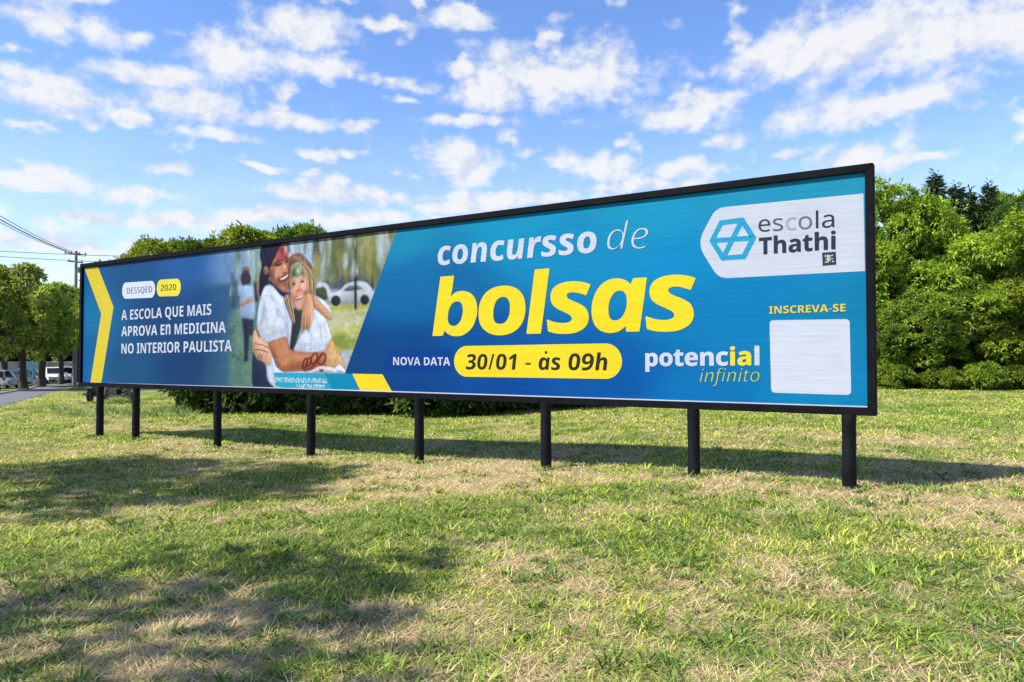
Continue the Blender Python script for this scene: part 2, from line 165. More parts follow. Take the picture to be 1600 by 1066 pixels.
[[96,70,56],1,0.85,0,[[7.869,2.483],[8.033,2.326],[8.149,2.114],[8.152,1.869],[8.176,1.868],[8.173,2.115],[8.054,2.333],[7.888,2.492]]],
[[226,206,170],1,0.85,0,[[7.879,2.481],[8.062,2.323],[8.174,2.112],[8.161,1.869],[8.185,1.867],[8.197,2.113],[8.082,2.33],[7.897,2.491]]],
[[150,116,88],1,0.85,0,[[7.888,2.479],[8.09,2.32],[8.173,2.111],[8.17,1.869],[8.194,1.867],[8.196,2.111],[8.111,2.327],[7.906,2.489]]],
[[150,120,96],1.5,1.0,1,[[7.335,1.853],[7.5,1.899],[7.593,1.64],[7.659,1.353],[7.568,1.38],[7.439,1.615]]],
[[92,66,58],1,0.85,0,[[7.343,1.851],[7.437,1.612],[7.558,1.372],[7.579,1.376],[7.459,1.616],[7.365,1.854]]],
[[214,190,156],1,0.85,0,[[7.364,1.856],[7.47,1.614],[7.569,1.372],[7.591,1.375],[7.492,1.617],[7.386,1.86]]],
[[136,102,82],1,0.85,0,[[7.385,1.862],[7.476,1.617],[7.581,1.371],[7.603,1.375],[7.498,1.62],[7.407,1.865]]],
[[92,66,58],1,0.85,0,[[7.406,1.867],[7.509,1.618],[7.592,1.371],[7.614,1.374],[7.531,1.621],[7.428,1.87]]],
[[214,190,156],1,0.85,0,[[7.426,1.873],[7.515,1.621],[7.604,1.371],[7.626,1.374],[7.537,1.624],[7.449,1.875]]],
[[136,102,82],1,0.85,0,[[7.447,1.878],[7.548,1.622],[7.615,1.371],[7.638,1.373],[7.57,1.625],[7.469,1.881]]],
[[92,66,58],1,0.85,0,[[7.468,1.883],[7.554,1.625],[7.627,1.371],[7.649,1.373],[7.576,1.627],[7.49,1.886]]],
[[214,190,156],1,0.85,0,[[7.489,1.889],[7.586,1.627],[7.639,1.371],[7.661,1.372],[7.609,1.629],[7.511,1.891]]],
[[212,158,132],1.2,1.0,1,[[7.531,2.384],[7.657,2.47],[7.809,2.465],[7.934,2.303],[7.994,2.054],[7.982,1.896],[7.896,1.654],[7.782,1.584],[7.638,1.663],[7.527,1.845],[7.48,2.081]]],
[[236,192,168],5,0.85,1,[[7.91,2.083],[7.897,2.007],[7.861,1.946],[7.808,1.914],[7.749,1.917],[7.695,1.954],[7.657,2.019],[7.642,2.098],[7.655,2.175],[7.692,2.236],[7.745,2.267],[7.805,2.263],[7.859,2.226],[7.896,2.161]]],
[[230,182,158],5,0.85,1,[[7.852,1.698],[7.842,1.669],[7.815,1.647],[7.776,1.635],[7.733,1.637],[7.693,1.651],[7.665,1.676],[7.655,1.706],[7.665,1.735],[7.692,1.758],[7.731,1.769],[7.775,1.768],[7.814,1.753],[7.842,1.728]]],
[[172,114,96],5,0.75,1,[[7.586,1.92],[7.582,1.848],[7.572,1.79],[7.556,1.758],[7.537,1.759],[7.521,1.792],[7.509,1.851],[7.504,1.924],[7.507,1.997],[7.518,2.055],[7.534,2.087],[7.552,2.086],[7.569,2.052],[7.581,1.993]]],
[[176,118,98],5,0.75,1,[[7.991,1.846],[7.988,1.775],[7.979,1.717],[7.965,1.686],[7.95,1.687],[7.935,1.719],[7.925,1.777],[7.921,1.849],[7.924,1.921],[7.933,1.978],[7.947,2.01],[7.962,2.009],[7.977,1.976],[7.987,1.918]]],
[[232,170,150],5,0.6,1,[[7.653,1.948],[7.647,1.927],[7.63,1.91],[7.604,1.902],[7.576,1.903],[7.551,1.914],[7.533,1.932],[7.526,1.954],[7.532,1.976],[7.55,1.992],[7.575,2.0],[7.603,1.999],[7.629,1.988],[7.646,1.97]]],
[[90,132,98],3.5,0.88,1,[[7.532,2.341],[7.612,2.448],[7.791,2.479],[7.89,2.343],[7.917,2.212],[7.82,2.261],[7.731,2.211],[7.632,2.235],[7.533,2.172]]],
[[206,212,182],3,0.85,1,[[7.761,2.314],[7.758,2.282],[7.75,2.257],[7.738,2.243],[7.724,2.244],[7.711,2.259],[7.702,2.285],[7.699,2.318],[7.701,2.35],[7.71,2.375],[7.722,2.389],[7.736,2.388],[7.749,2.373],[7.758,2.346]]],
[[52,98,70],3,0.7,1,[[7.649,2.315],[7.646,2.285],[7.636,2.262],[7.622,2.25],[7.606,2.251],[7.591,2.265],[7.581,2.289],[7.577,2.319],[7.58,2.349],[7.59,2.372],[7.605,2.384],[7.621,2.383],[7.635,2.369],[7.645,2.345]]],
[[56,102,74],3,0.7,1,[[7.881,2.325],[7.878,2.29],[7.87,2.263],[7.858,2.248],[7.844,2.249],[7.831,2.265],[7.822,2.294],[7.819,2.329],[7.822,2.364],[7.83,2.391],[7.842,2.406],[7.856,2.405],[7.869,2.388],[7.878,2.36]]],
[[212,216,190],2,0.6,0,[[7.771,2.442],[7.799,2.342],[7.791,2.276],[7.813,2.273],[7.821,2.342],[7.793,2.443]]],
[[84,60,52],2,0.8,0,[[7.51,2.432],[7.471,2.27],[7.469,2.019],[7.507,1.853],[7.548,1.856],[7.51,2.018],[7.512,2.266],[7.551,2.424]]],
[[176,140,110],1.5,0.7,0,[[7.547,2.447],[7.507,2.28],[7.5,2.081],[7.523,2.079],[7.53,2.278],[7.569,2.443]]],
[[206,92,88],4,0.8,1,[[7.689,1.971],[7.768,2.041],[7.876,1.962],[7.929,1.916],[7.814,1.934],[7.698,1.915]]],
[[150,60,58],3,0.7,1,[[7.991,1.907],[7.986,1.896],[7.974,1.887],[7.957,1.882],[7.937,1.883],[7.919,1.889],[7.907,1.899],[7.903,1.912],[7.907,1.923],[7.919,1.932],[7.937,1.937],[7.956,1.936],[7.974,1.93],[7.986,1.92]]],
[[184,112,96],2,0.7,0,[[7.761,2.159],[7.78,2.042],[7.741,1.997],[7.761,1.989],[7.802,2.039],[7.783,2.159]]],
[[128,62,58],1.5,0.8,1,[[7.765,1.971],[7.762,1.967],[7.756,1.964],[7.747,1.962],[7.737,1.963],[7.728,1.965],[7.722,1.969],[7.72,1.973],[7.722,1.977],[7.728,1.98],[7.737,1.981],[7.747,1.98],[7.756,1.978],[7.762,1.975]]],
[[128,62,58],1.5,0.8,1,[[7.822,1.977],[7.821,1.973],[7.816,1.97],[7.809,1.969],[7.801,1.969],[7.794,1.971],[7.789,1.975],[7.787,1.979],[7.789,1.983],[7.793,1.986],[7.801,1.987],[7.808,1.987],[7.816,1.985],[7.821,1.981]]],
[[244,206,184],2,0.7,1,[[7.791,2.016],[7.789,2.006],[7.783,1.999],[7.774,1.995],[7.764,1.996],[7.755,2.0],[7.749,2.008],[7.746,2.018],[7.748,2.027],[7.755,2.034],[7.763,2.038],[7.773,2.038],[7.782,2.033],[7.789,2.025]]],
[[190,120,104],2,0.6,0,[[7.627,1.92],[7.6,1.858],[7.609,1.794],[7.627,1.795],[7.618,1.856],[7.644,1.916]]],
[[190,120,104],2,0.6,0,[[7.885,1.972],[7.92,1.904],[7.895,1.84],[7.912,1.836],[7.938,1.904],[7.901,1.975]]],
[[58,50,56],2,0.9,1,[[7.665,2.091],[7.661,2.083],[7.647,2.076],[7.626,2.072],[7.602,2.072],[7.58,2.075],[7.564,2.081],[7.557,2.089],[7.561,2.097],[7.575,2.104],[7.596,2.108],[7.62,2.108],[7.642,2.105],[7.658,2.099]]],
[[58,50,56],2,0.9,1,[[7.903,2.138],[7.902,2.128],[7.891,2.118],[7.872,2.111],[7.85,2.107],[7.828,2.108],[7.81,2.113],[7.801,2.121],[7.802,2.131],[7.813,2.141],[7.832,2.148],[7.854,2.152],[7.876,2.151],[7.893,2.146]]],
[[50,36,36],1.2,0.9,0,[[7.555,2.103],[7.61,2.112],[7.665,2.088],[7.674,2.098],[7.612,2.124],[7.549,2.115]]],
[[50,36,36],1.2,0.9,0,[[7.798,2.136],[7.851,2.151],[7.905,2.127],[7.913,2.138],[7.852,2.163],[7.79,2.148]]],
[[40,36,42],1,1.0,1,[[7.638,2.089],[7.636,2.082],[7.63,2.077],[7.621,2.074],[7.611,2.075],[7.602,2.078],[7.595,2.084],[7.593,2.091],[7.595,2.098],[7.601,2.103],[7.61,2.105],[7.62,2.105],[7.629,2.101],[7.636,2.095]]],
[[40,36,42],1,1.0,1,[[7.878,2.128],[7.876,2.121],[7.87,2.116],[7.861,2.114],[7.852,2.115],[7.843,2.118],[7.836,2.124],[7.834,2.131],[7.836,2.137],[7.842,2.142],[7.851,2.145],[7.861,2.144],[7.87,2.141],[7.876,2.135]]],
[[110,82,68],2,0.8,0,[[7.539,2.128],[7.607,2.151],[7.674,2.126],[7.682,2.14],[7.605,2.167],[7.528,2.142]]],
[[110,82,68],2,0.8,0,[[7.791,2.176],[7.856,2.205],[7.912,2.175],[7.924,2.187],[7.855,2.22],[7.778,2.189]]],
[[160,70,70],2,0.9,1,[[7.618,1.838],[7.734,1.855],[7.894,1.9],[7.881,1.845],[7.789,1.784],[7.681,1.789]]],
[[232,222,218],1.4,0.95,1,[[7.645,1.831],[7.744,1.842],[7.872,1.882],[7.855,1.849],[7.771,1.81],[7.69,1.81]]],
[[180,116,100],3,0.5,0,[[7.694,1.711],[7.79,1.701],[7.875,1.743],[7.853,1.764],[7.779,1.725],[7.697,1.735]]],
[[210,220,238],1.5,1.0,1,[[8.148,1.863],[8.414,1.755],[8.592,1.604],[8.639,1.438],[8.5,1.547],[8.244,1.738]]],
[[205,152,120],1.3,1.0,1,[[8.078,1.891],[8.243,1.792],[8.479,1.608],[8.635,1.453],[8.619,1.385],[8.501,1.412],[8.266,1.579],[8.149,1.666]]],
[[208,160,126],1.3,1.0,1,[[7.982,1.908],[8.104,1.865],[8.158,1.68],[8.151,1.438],[8.109,1.317],[8.024,1.173],[7.988,1.213],[7.918,1.23],[7.848,1.164],[7.828,1.385],[7.87,1.63],[7.93,1.812]]],
[[130,80,60],1,0.9,0,[[7.904,1.506],[7.889,1.261],[7.911,1.26],[7.926,1.505]]],
[[130,80,60],1,0.9,0,[[7.983,1.504],[7.977,1.229],[7.999,1.228],[8.005,1.503]]],
[[130,80,60],1,0.9,0,[[8.062,1.502],[8.029,1.259],[8.051,1.257],[8.084,1.5]]],
[[150,100,76],1.5,0.8,0,[[8.126,1.832],[8.173,1.646],[8.366,1.485],[8.579,1.387],[8.592,1.402],[8.382,1.498],[8.196,1.653],[8.152,1.834]]],
[[212,168,140],1.3,1.0,1,[[6.44,1.131],[6.532,1.265],[6.581,1.187],[6.665,1.08],[6.887,0.971],[7.002,0.805],[6.958,0.545],[6.815,0.558],[6.573,0.659],[6.445,0.788]]],
[[88,56,52],1,0.85,0,[[6.455,0.83],[6.656,0.842],[6.918,0.781],[6.927,0.799],[6.66,0.861],[6.452,0.85]]],
[[88,56,52],1,0.85,0,[[6.484,0.96],[6.725,0.932],[6.939,0.861],[6.951,0.878],[6.734,0.95],[6.489,0.979]]],
[[88,56,52],1,0.85,0,[[6.601,0.659],[6.672,0.771],[6.646,0.779],[6.574,0.666]]],
[[88,56,52],1,0.85,0,[[6.685,0.612],[6.731,0.74],[6.703,0.745],[6.656,0.617]]],
[[160,70,60],2,0.8,0,[[6.515,1.251],[6.614,1.088],[6.677,1.104],[6.578,1.266]]],
[[34,46,76],1.5,1.0,1,[[6.445,0.776],[6.573,0.653],[6.815,0.558],[6.881,0.265],[7.086,0.067],[6.483,0.053]]],
[[92,56,46],1.5,0.8,0,[[6.893,0.966],[7.009,0.736],[7.174,0.497],[7.366,0.401],[7.951,0.431],[8.508,0.407],[8.511,0.437],[7.952,0.462],[7.372,0.432],[7.212,0.515],[7.053,0.748],[6.938,0.976]]],
[[178,112,78],1.3,1.0,1,[[6.906,0.971],[7.131,1.032],[7.408,1.084],[7.464,0.943],[7.569,0.84],[7.816,0.795],[8.166,0.782],[8.506,0.81],[8.674,0.768],[8.859,0.752],[8.84,0.584],[8.676,0.456],[8.51,0.428],[7.951,0.459],[7.369,0.423],[7.193,0.506],[7.031,0.742]]],
[[206,146,108],7,0.8,1,[[8.381,0.685],[8.335,0.661],[8.204,0.642],[8.013,0.631],[7.798,0.631],[7.6,0.641],[7.462,0.661],[7.412,0.685],[7.461,0.709],[7.599,0.728],[7.797,0.739],[8.012,0.738],[8.203,0.727],[8.334,0.708]]],
[[140,84,60],7,0.7,1,[[8.509,0.499],[8.455,0.483],[8.302,0.47],[8.078,0.461],[7.824,0.459],[7.591,0.464],[7.427,0.476],[7.368,0.491],[7.427,0.508],[7.59,0.522],[7.823,0.53],[8.077,0.532],[8.301,0.526],[8.455,0.515]]],
[[200,138,100],5,0.6,1,[[7.085,0.963],[7.363,1.022],[7.456,0.803],[7.504,0.617],[7.322,0.522],[7.191,0.679]]],
[[214,172,120],1.3,1.0,1,[[8.456,0.814],[8.547,0.962],[8.622,1.024],[8.722,0.94],[8.839,0.767],[8.954,0.591],[8.971,0.459],[8.84,0.555],[8.693,0.456],[8.517,0.514]]],
[[140,96,70],1.2,0.8,0,[[8.61,1.009],[8.557,0.891],[8.496,0.818],[8.517,0.809],[8.58,0.884],[8.634,1.003]]],
[[150,110,80],1.2,0.8,0,[[8.725,0.885],[8.788,0.709],[8.708,0.624],[8.725,0.615],[8.808,0.708],[8.745,0.888]]],
[[222,222,236],1.5,1.0,1,[[8.758,0.531],[8.84,0.567],[8.955,0.488],[8.996,0.409],[8.66,0.405]]],
[[216,210,224],2,0.9,1,[[8.126,0.451],[8.34,0.528],[8.676,0.501],[8.677,0.406],[7.908,0.397]]],
[[142,40,40],1,1.0,0,[[7.98,0.585],[7.964,0.551],[7.943,0.524],[7.921,0.507],[7.909,0.503],[7.905,0.505],[7.898,0.518],[7.896,0.545],[7.904,0.577],[7.919,0.611],[7.94,0.638],[7.961,0.655],[7.974,0.659],[7.977,0.657],[7.985,0.643],[7.987,0.617],[7.979,0.583],[8.018,0.579],[8.026,0.615],[8.024,0.648],[8.008,0.674],[7.973,0.686],[7.937,0.677],[7.907,0.653],[7.883,0.621],[7.865,0.584],[7.856,0.546],[7.859,0.513],[7.874,0.487],[7.909,0.475],[7.946,0.485],[7.975,0.509],[8.0,0.541],[8.017,0.577]]],
[[142,40,40],1,1.0,0,[[8.08,0.616],[8.066,0.587],[8.048,0.564],[8.029,0.55],[8.018,0.546],[8.015,0.547],[8.009,0.558],[8.007,0.581],[8.013,0.608],[8.026,0.636],[8.045,0.66],[8.063,0.674],[8.074,0.677],[8.077,0.676],[8.083,0.665],[8.085,0.643],[8.079,0.614],[8.118,0.61],[8.124,0.641],[8.121,0.671],[8.106,0.694],[8.074,0.705],[8.04,0.696],[8.013,0.676],[7.99,0.647],[7.975,0.615],[7.967,0.582],[7.97,0.553],[7.986,0.529],[8.019,0.519],[8.052,0.528],[8.08,0.548],[8.102,0.576],[8.117,0.608]]],
[[142,40,40],1,1.0,0,[[8.239,0.677],[8.22,0.639],[8.195,0.608],[8.168,0.589],[8.148,0.583],[8.137,0.587],[8.126,0.603],[8.122,0.633],[8.13,0.669],[8.148,0.706],[8.173,0.737],[8.2,0.757],[8.22,0.762],[8.231,0.758],[8.242,0.742],[8.246,0.713],[8.238,0.675],[8.276,0.671],[8.284,0.711],[8.28,0.749],[8.259,0.777],[8.22,0.789],[8.178,0.779],[8.142,0.754],[8.112,0.718],[8.092,0.676],[8.083,0.634],[8.088,0.596],[8.109,0.568],[8.149,0.556],[8.19,0.566],[8.226,0.592],[8.256,0.628],[8.275,0.668]]],
[[142,40,40],1,1.0,0,[[8.465,0.666],[8.445,0.628],[8.416,0.598],[8.383,0.578],[8.354,0.572],[8.333,0.577],[8.316,0.593],[8.309,0.622],[8.314,0.657],[8.334,0.694],[8.363,0.724],[8.396,0.743],[8.425,0.749],[8.446,0.744],[8.462,0.728],[8.47,0.699],[8.464,0.662],[8.501,0.659],[8.508,0.7],[8.498,0.738],[8.469,0.766],[8.424,0.776],[8.377,0.767],[8.334,0.742],[8.299,0.706],[8.277,0.664],[8.27,0.621],[8.28,0.583],[8.31,0.555],[8.354,0.545],[8.402,0.555],[8.445,0.58],[8.479,0.616],[8.5,0.656]]],
[[150,44,44],1,0.9,0,[[7.913,0.436],[8.137,0.486],[8.311,0.64],[8.438,0.761],[8.407,0.777],[8.281,0.657],[8.114,0.508],[7.902,0.462]]],
[[60,50,66],1.5,1.0,1,[[8.433,0.454],[8.428,0.444],[8.411,0.435],[8.388,0.43],[8.361,0.43],[8.337,0.434],[8.321,0.443],[8.315,0.453],[8.32,0.463],[8.337,0.472],[8.361,0.477],[8.387,0.477],[8.411,0.473],[8.428,0.464]]]]
DIAG = [[10.225,2.97],[8.97,0.402]]
FADE = [5.942,4.811]
CLOUDS = [[3.5,21.07,9.14,2.87,1.0],[-2.0,20.12,3.96,1.74,1.0],[27.29,21.42,10.19,3.44,1.0],[33.62,20.74,5.5,2.89,1.0],[20.82,21.2,4.77,2.09,1.0],[26.44,17.14,8.75,1.69,1.0],[21.43,16.93,3.44,1.2,1.0],[12.3,17.85,4.74,1.26,1.0],[14.67,18.65,2.79,0.96,1.0],[-21.47,20.99,3.44,2.08,1.0],[-16.1,23.4,4.58,2.0,1.0],[-15.15,21.2,4.16,1.24,1.0],[-32.39,21.45,3.36,1.26,1.0],[-29.62,21.38,2.25,1.08,1.0],[-31.79,16.91,4.48,2.02,1.0],[-25.66,19.02,4.43,0.98,1.0],[-23.57,17.4,5.0,1.55,1.0],[-17.43,17.11,4.06,0.85,1.0],[-26.89,21.3,1.78,0.8,1.0],[-22.28,15.76,4.25,0.73,1.0],[-32.44,11.7,3.71,1.05,1.0],[-27.17,11.2,2.36,0.88,1.0],[-3.74,14.84,3.95,1.98,1.0],[7.2,14.34,4.15,1.48,1.0],[12.76,14.01,3.3,0.97,1.0],[3.99,15.16,2.47,0.79,1.0],[-13.22,12.32,5.64,1.26,1.0],[-9.87,11.99,2.89,1.08,1.0],[25.19,13.64,3.66,1.62,1.0],[29.14,13.68,2.65,0.61,1.0],[-13.71,15.15,3.51,0.48,1.0],[-3.24,17.85,4.2,0.64,1.0],[-11.82,17.07,1.9,0.63,1.0],[-24.74,9.5,4.91,1.08,1.0],[-31.31,7.69,6.16,1.27,1.0],[-17.83,10.55,5.39,1.04,1.0],[-11.79,10.6,7.13,0.97,1.0],[-4.97,11.5,5.91,0.89,1.0],[16.96,15.82,2.04,0.76,1.0],[-9.92,24.13,2.41,0.68,1.0],[-4.5,25.01,2.96,0.99,1.0],[-7.95,20.3,2.43,0.79,1.0],[-24.77,13.25,2.86,0.63,1.0],[-18.76,13.89,2.0,0.38,1.0],[0.0,12.27,9.92,0.79,1.0],[9.87,13.03,7.7,0.78,1.0],[-29.85,9.33,3.36,0.69,1.0],[-28.01,16.1,2.32,0.61,1.0],[-34.46,19.26,1.01,0.49,1.0],[-33.53,14.85,3.1,0.58,1.0],[-8.44,19.26,1.46,0.49,1.0],[20.54,14.63,2.18,0.46,1.0],[-32.87,17.88,3.5,0.67,1.0]]
PHOTO_U = [5.07,10.268]
GLYPH_ROWS = [
[3,99,324,[[[189,-7,166,-7,141,-7],[118,-2,97,7,76,16],[60,31,48,50,36,70],[30,96,30,128,30,161],[34,193,42,222,51,251],[63,277,80,300,96,323],[117,341,141,354,165,367],[193,373,224,373,246,373],[265,371,282,367,300,363],[316,358,331,350,321,325],[311,300,301,275,289,280],[278,284,266,288,255,292],[242,293,228,293,207,293],[189,286,175,270,160,255],[149,235,141,211,133,187],[130,162,130,136,130,116],[135,100,144,89,154,79],[168,73,186,73,203,73],[218,76,232,81,246,86],[261,92,276,100,276,73],[276,46,276,19,261,11],[244,5,227,0,209,-4]]]],
[3,111,393,[[[203,-7,170,-7,143,-7],[118,-1,97,10,76,22],[59,38,47,59,35,80],[30,105,30,134,30,167],[34,197,42,226,50,255],[62,280,78,303,94,325],[114,342,139,355,163,367],[192,373,224,373,267,373],[301,361,326,335,351,310],[363,274,363,228,363,197],[360,168,352,140,344,111],[333,86,317,64,301,43],[281,25,256,12,232,0]],[[145,74,178,74,196,74],[212,81,225,96,237,111],[247,130,254,153,261,177],[264,202,264,228,264,247],[260,262,254,274,247,287],[234,293,217,293,202,293],[189,288,178,278,167,268],[158,255,150,238,143,222],[138,205,134,187,131,168],[129,151,129,134,129,94]]]],
[3,110,406,[[[45,0,12,0,38,122],[64,244,90,367,115,367],[140,367,165,367,163,344],[161,321,158,299,159,299],[160,299,161,299,176,321],[192,339,211,353,229,366],[251,373,277,373,308,373],[332,364,348,345,364,326],[371,300,371,268,371,252],[369,232,364,209,349,139],[335,70,320,0,287,0],[255,0,222,0,237,71],[252,143,267,214,270,230],[272,243,272,253,272,280],[260,293,236,293,222,293],[208,287,196,274,184,262],[174,244,165,223,156,201],[149,178,143,152,132,101],[122,51,111,0,78,0]]]],
[3,117,406,[[[155,-7,130,-7,98,-7],[75,3,59,22,44,41],[36,66,36,99,36,107],[37,117,38,130,40,143],[42,156,44,169,58,235],[72,301,86,367,119,367],[152,367,185,367,170,295],[155,224,140,152,136,137],[134,124,134,113,134,87],[146,73,170,73,185,73],[199,80,211,92,222,105],[233,122,242,144,251,165],[258,189,263,215,274,266],[285,316,296,367,328,367],[361,367,394,367,368,244],[342,122,316,0,291,0],[266,0,241,0,243,23],[246,45,248,68,247,68],[246,68,244,68,231,46],[214,28,196,14,177,0]]]],
[3,114,283,[[[45,0,12,0,38,122],[64,244,90,367,115,367],[140,367,165,367,163,344],[161,321,158,299,160,299],[161,299,162,299,177,322],[193,340,212,354,231,367],[252,373,276,373,281,373],[287,373,293,372,299,372],[304,371,308,370,300,338],[293,306,286,275,283,276],[278,277,272,278,266,279],[260,280,253,280,229,280],[207,270,187,251,168,231],[154,202,146,164,134,109],[122,55,111,0,78,0]]]],
[3,115,318,[[[165,-7,118,-7,94,-7],[74,-5,56,-2,39,2],[23,7,7,15,7,42],[7,69,7,96,24,87],[41,79,58,74,76,69],[94,66,112,66,128,66],[142,70,154,76,166,83],[172,93,172,106,172,115],[168,123,161,130,154,137],[139,147,117,160,94,173],[76,186,64,200,52,215],[46,233,46,257,46,295],[58,324,83,344,108,363],[142,373,185,373,206,373],[227,371,246,366,266,362],[285,354,304,343,293,319],[283,296,272,272,259,280],[245,286,231,291,216,297],[202,300,187,300,177,300],[167,297,158,292,150,287],[146,279,146,269,146,260],[149,253,156,246,164,240],[176,231,195,222,218,210],[236,197,251,182,265,166],[272,146,272,121,272,79],[258,47,230,26,202,4]]]],
[3,108,199,[[[45,0,12,0,48,170],[84,340,120,510,153,510],[186,510,219,510,183,340],[147,170,111,0,78,0]]]],
[3,97,399,[[[156,-7,133,-7,116,-7],[99,-2,83,6,67,15],[54,29,44,49,34,68],[30,94,30,126,30,156],[34,186,42,215,50,244],[61,271,76,294,91,318],[108,338,129,352,150,366],[173,373,199,373,223,373],[242,368,256,359,271,349],[282,336,290,320,291,320],[292,320,293,320,299,335],[305,351,312,367,337,367],[362,367,388,367,362,244],[336,122,310,0,285,0],[260,0,236,0,237,16],[239,32,240,48,240,48],[239,48,238,48,225,32],[210,18,193,8,176,-2]],[[144,73,172,73,185,73],[198,79,210,89,221,100],[231,114,239,131,248,148],[254,166,257,185,260,201],[262,219,262,240,262,255],[258,268,250,278,242,288],[231,293,216,293,204,293],[193,289,182,279,172,269],[163,257,155,241,147,225],[141,208,136,189,132,169],[130,150,130,131,130,92]]]],
[3,98,399,[[[226,-7,200,-7,177,-7],[158,-2,143,8,129,18],[118,31,109,47,109,47],[108,47,107,47,101,31],[94,16,88,0,63,0],[37,0,12,0,48,170],[84,340,120,510,153,510],[186,510,219,510,212,479],[206,447,199,416,197,407],[195,396,191,384,188,373],[185,361,181,349,178,337],[174,327,171,318,172,318],[173,318,174,318,186,332],[198,345,212,357,226,368],[244,373,267,373,285,373],[301,369,317,360,333,352],[345,337,355,318,365,299],[370,273,370,240,370,210],[366,181,358,152,350,123],[338,96,324,72,309,48],[291,29,270,15,249,0]],[[169,73,183,73,195,73],[207,78,217,88,228,97],[237,110,245,126,253,141],[259,159,263,178,268,197],[270,216,270,236,270,274],[256,293,227,293,211,293],[197,288,186,276,175,264],[166,250,158,232,151,214],[146,196,143,178,139,160],[138,144,138,131,138,113],[142,100,150,89,158,78]]]],
[3,104,406,[[[45,0,12,0,48,170],[84,340,120,510,153,510],[186,510,219,510,213,481],[206,451,200,422,197,408],[194,394,190,379,185,364],[182,351,178,340,175,329],[173,321,171,318,172,318],[173,318,174,318,187,335],[202,348,219,358,236,368],[255,373,277,373,308,373],[332,364,348,345,364,326],[371,300,371,268,371,252],[369,232,364,209,349,139],[335,70,320,0,287,0],[255,0,222,0,237,71],[252,143,267,214,270,230],[272,243,272,253,272,280],[260,293,236,293,222,293],[208,287,196,274,184,262],[174,244,165,223,156,201],[149,178,143,152,132,101],[122,51,111,0,78,0]]]],
[3,48,384,[[[233,-7,191,-7,134,-7],[91,15,64,59,38,102],[24,163,24,240,24,292],[30,336,40,373,51,409],[69,438,93,457,118,477],[151,487,191,487,249,487],[291,465,318,422,346,378],[359,318,359,240,359,188],[354,144,343,107,332,71],[314,43,290,23,265,3]],[[166,75,191,75,216,75],[234,89,244,116,254,143],[259,185,259,240,259,294],[254,336,244,363,234,391],[216,405,191,405,166,405],[148,391,139,363,130,336],[125,294,125,240,125,185],[130,144,139,117,148,89]]]],
[3,51,384,[[[209,-7,164,-7,112,-7],[66,2,26,19,26,48],[26,77,26,105,46,95],[68,87,90,82,113,77],[134,74,153,74,189,74],[215,80,229,93,244,105],[251,123,251,146,251,159],[248,170,241,180,234,189],[223,196,206,200,189,205],[166,208,136,208,124,208],[111,208,99,208,99,233],[99,259,99,285,112,285],[124,285,136,285,166,285],[188,288,204,294,219,299],[230,307,235,317,241,326],[244,337,244,350,244,367],[239,380,228,390,217,399],[200,404,175,404,152,404],[133,400,116,393,99,385],[85,377,73,369,58,393],[42,416,26,439,45,453],[67,464,92,473,118,482],[148,486,183,486,232,486],[271,476,300,456,329,436],[343,408,343,372,343,339],[333,313,313,293,293,273],[269,260,240,253,240,252],[240,251,240,251,278,246],[307,234,327,216,347,197],[357,171,357,140,357,112],[350,87,337,65,323,43],[302,25,274,12,245,0]]]],
[3,57,384,[[[159,-7,120,-7,110,-7],[99,-6,87,-6,74,-5],[64,-4,55,-2,55,25],[55,52,55,79,64,77],[73,76,83,75,93,73],[103,73,113,73,153,73],[183,79,205,92,227,104],[242,122,251,144,260,167],[265,193,267,222,265,222],[264,222,263,222,253,207],[241,193,225,183,210,172],[187,167,156,167,116,167],[83,180,58,206,34,233],[21,270,21,318,21,370],[36,411,65,441,95,470],[135,485,185,485,217,485],[247,477,273,462,300,447],[321,424,336,393,352,362],[360,323,360,275,360,247],[358,220,354,193,350,166],[343,140,333,117,323,93],[309,71,290,53,272,34],[249,20,221,9,193,-1]],[[163,244,185,244,200,244],[213,248,224,255,235,261],[244,270,250,280,256,290],[259,300,259,311,259,326],[257,340,251,355,246,369],[238,381,227,390,216,399],[203,404,187,404,167,404],[151,397,138,383,126,370],[120,349,120,320,120,296],[125,278,136,265,146,251]]]],
[3,47,250,[[[26,0,7,0,66,160],[126,320,185,480,205,480],[224,480,243,480,184,320],[124,160,64,0,45,0]]]],
[3,49,384,[[[210,0,176,0,176,92],[176,185,176,277,176,289],[176,304,177,323,178,342],[178,358,179,373,176,370],[172,365,164,358,157,351],[150,345,144,340,125,325],[107,310,89,296,72,316],[56,336,40,357,91,398],[143,439,194,480,222,480],[250,480,277,480,277,320],[277,160,277,0,244,0]]]],
[3,45,216,[[[81,154,27,154,27,171],[27,189,27,206,81,206],[135,206,189,206,189,189],[189,171,189,154,135,154]]]],
[1,65,463,[[[36,0,0,0,56,161],[113,321,169,482,211,482],[252,482,293,482,350,321],[407,161,463,0,427,0],[390,0,354,0,342,38],[331,76,319,114,261,114],[203,114,144,114,133,76],[121,38,109,0,73,0]],[[181,237,170,199,212,199],[253,199,295,199,283,237],[271,274,259,311,257,319],[254,328,251,340,247,351],[244,363,240,375,237,388],[234,398,232,407,229,398],[226,387,223,374,219,361],[215,348,212,336,209,324],[206,316,204,311,193,274]]]],
[1,80,422,[[[94,0,60,0,60,160],[60,320,60,480,111,480],[163,480,214,480,275,480],[320,466,349,440,377,413],[392,376,392,330,392,302],[386,276,374,252,362,227],[343,208,316,193,289,178],[252,171,206,171,191,171],[176,171,162,171,162,114],[162,57,162,0,128,0]],[[162,301,162,254,173,254],[184,254,195,254,224,254],[247,260,264,271,280,282],[289,301,289,326,289,373],[262,396,208,396,193,396],[177,396,162,396,162,349]]]],
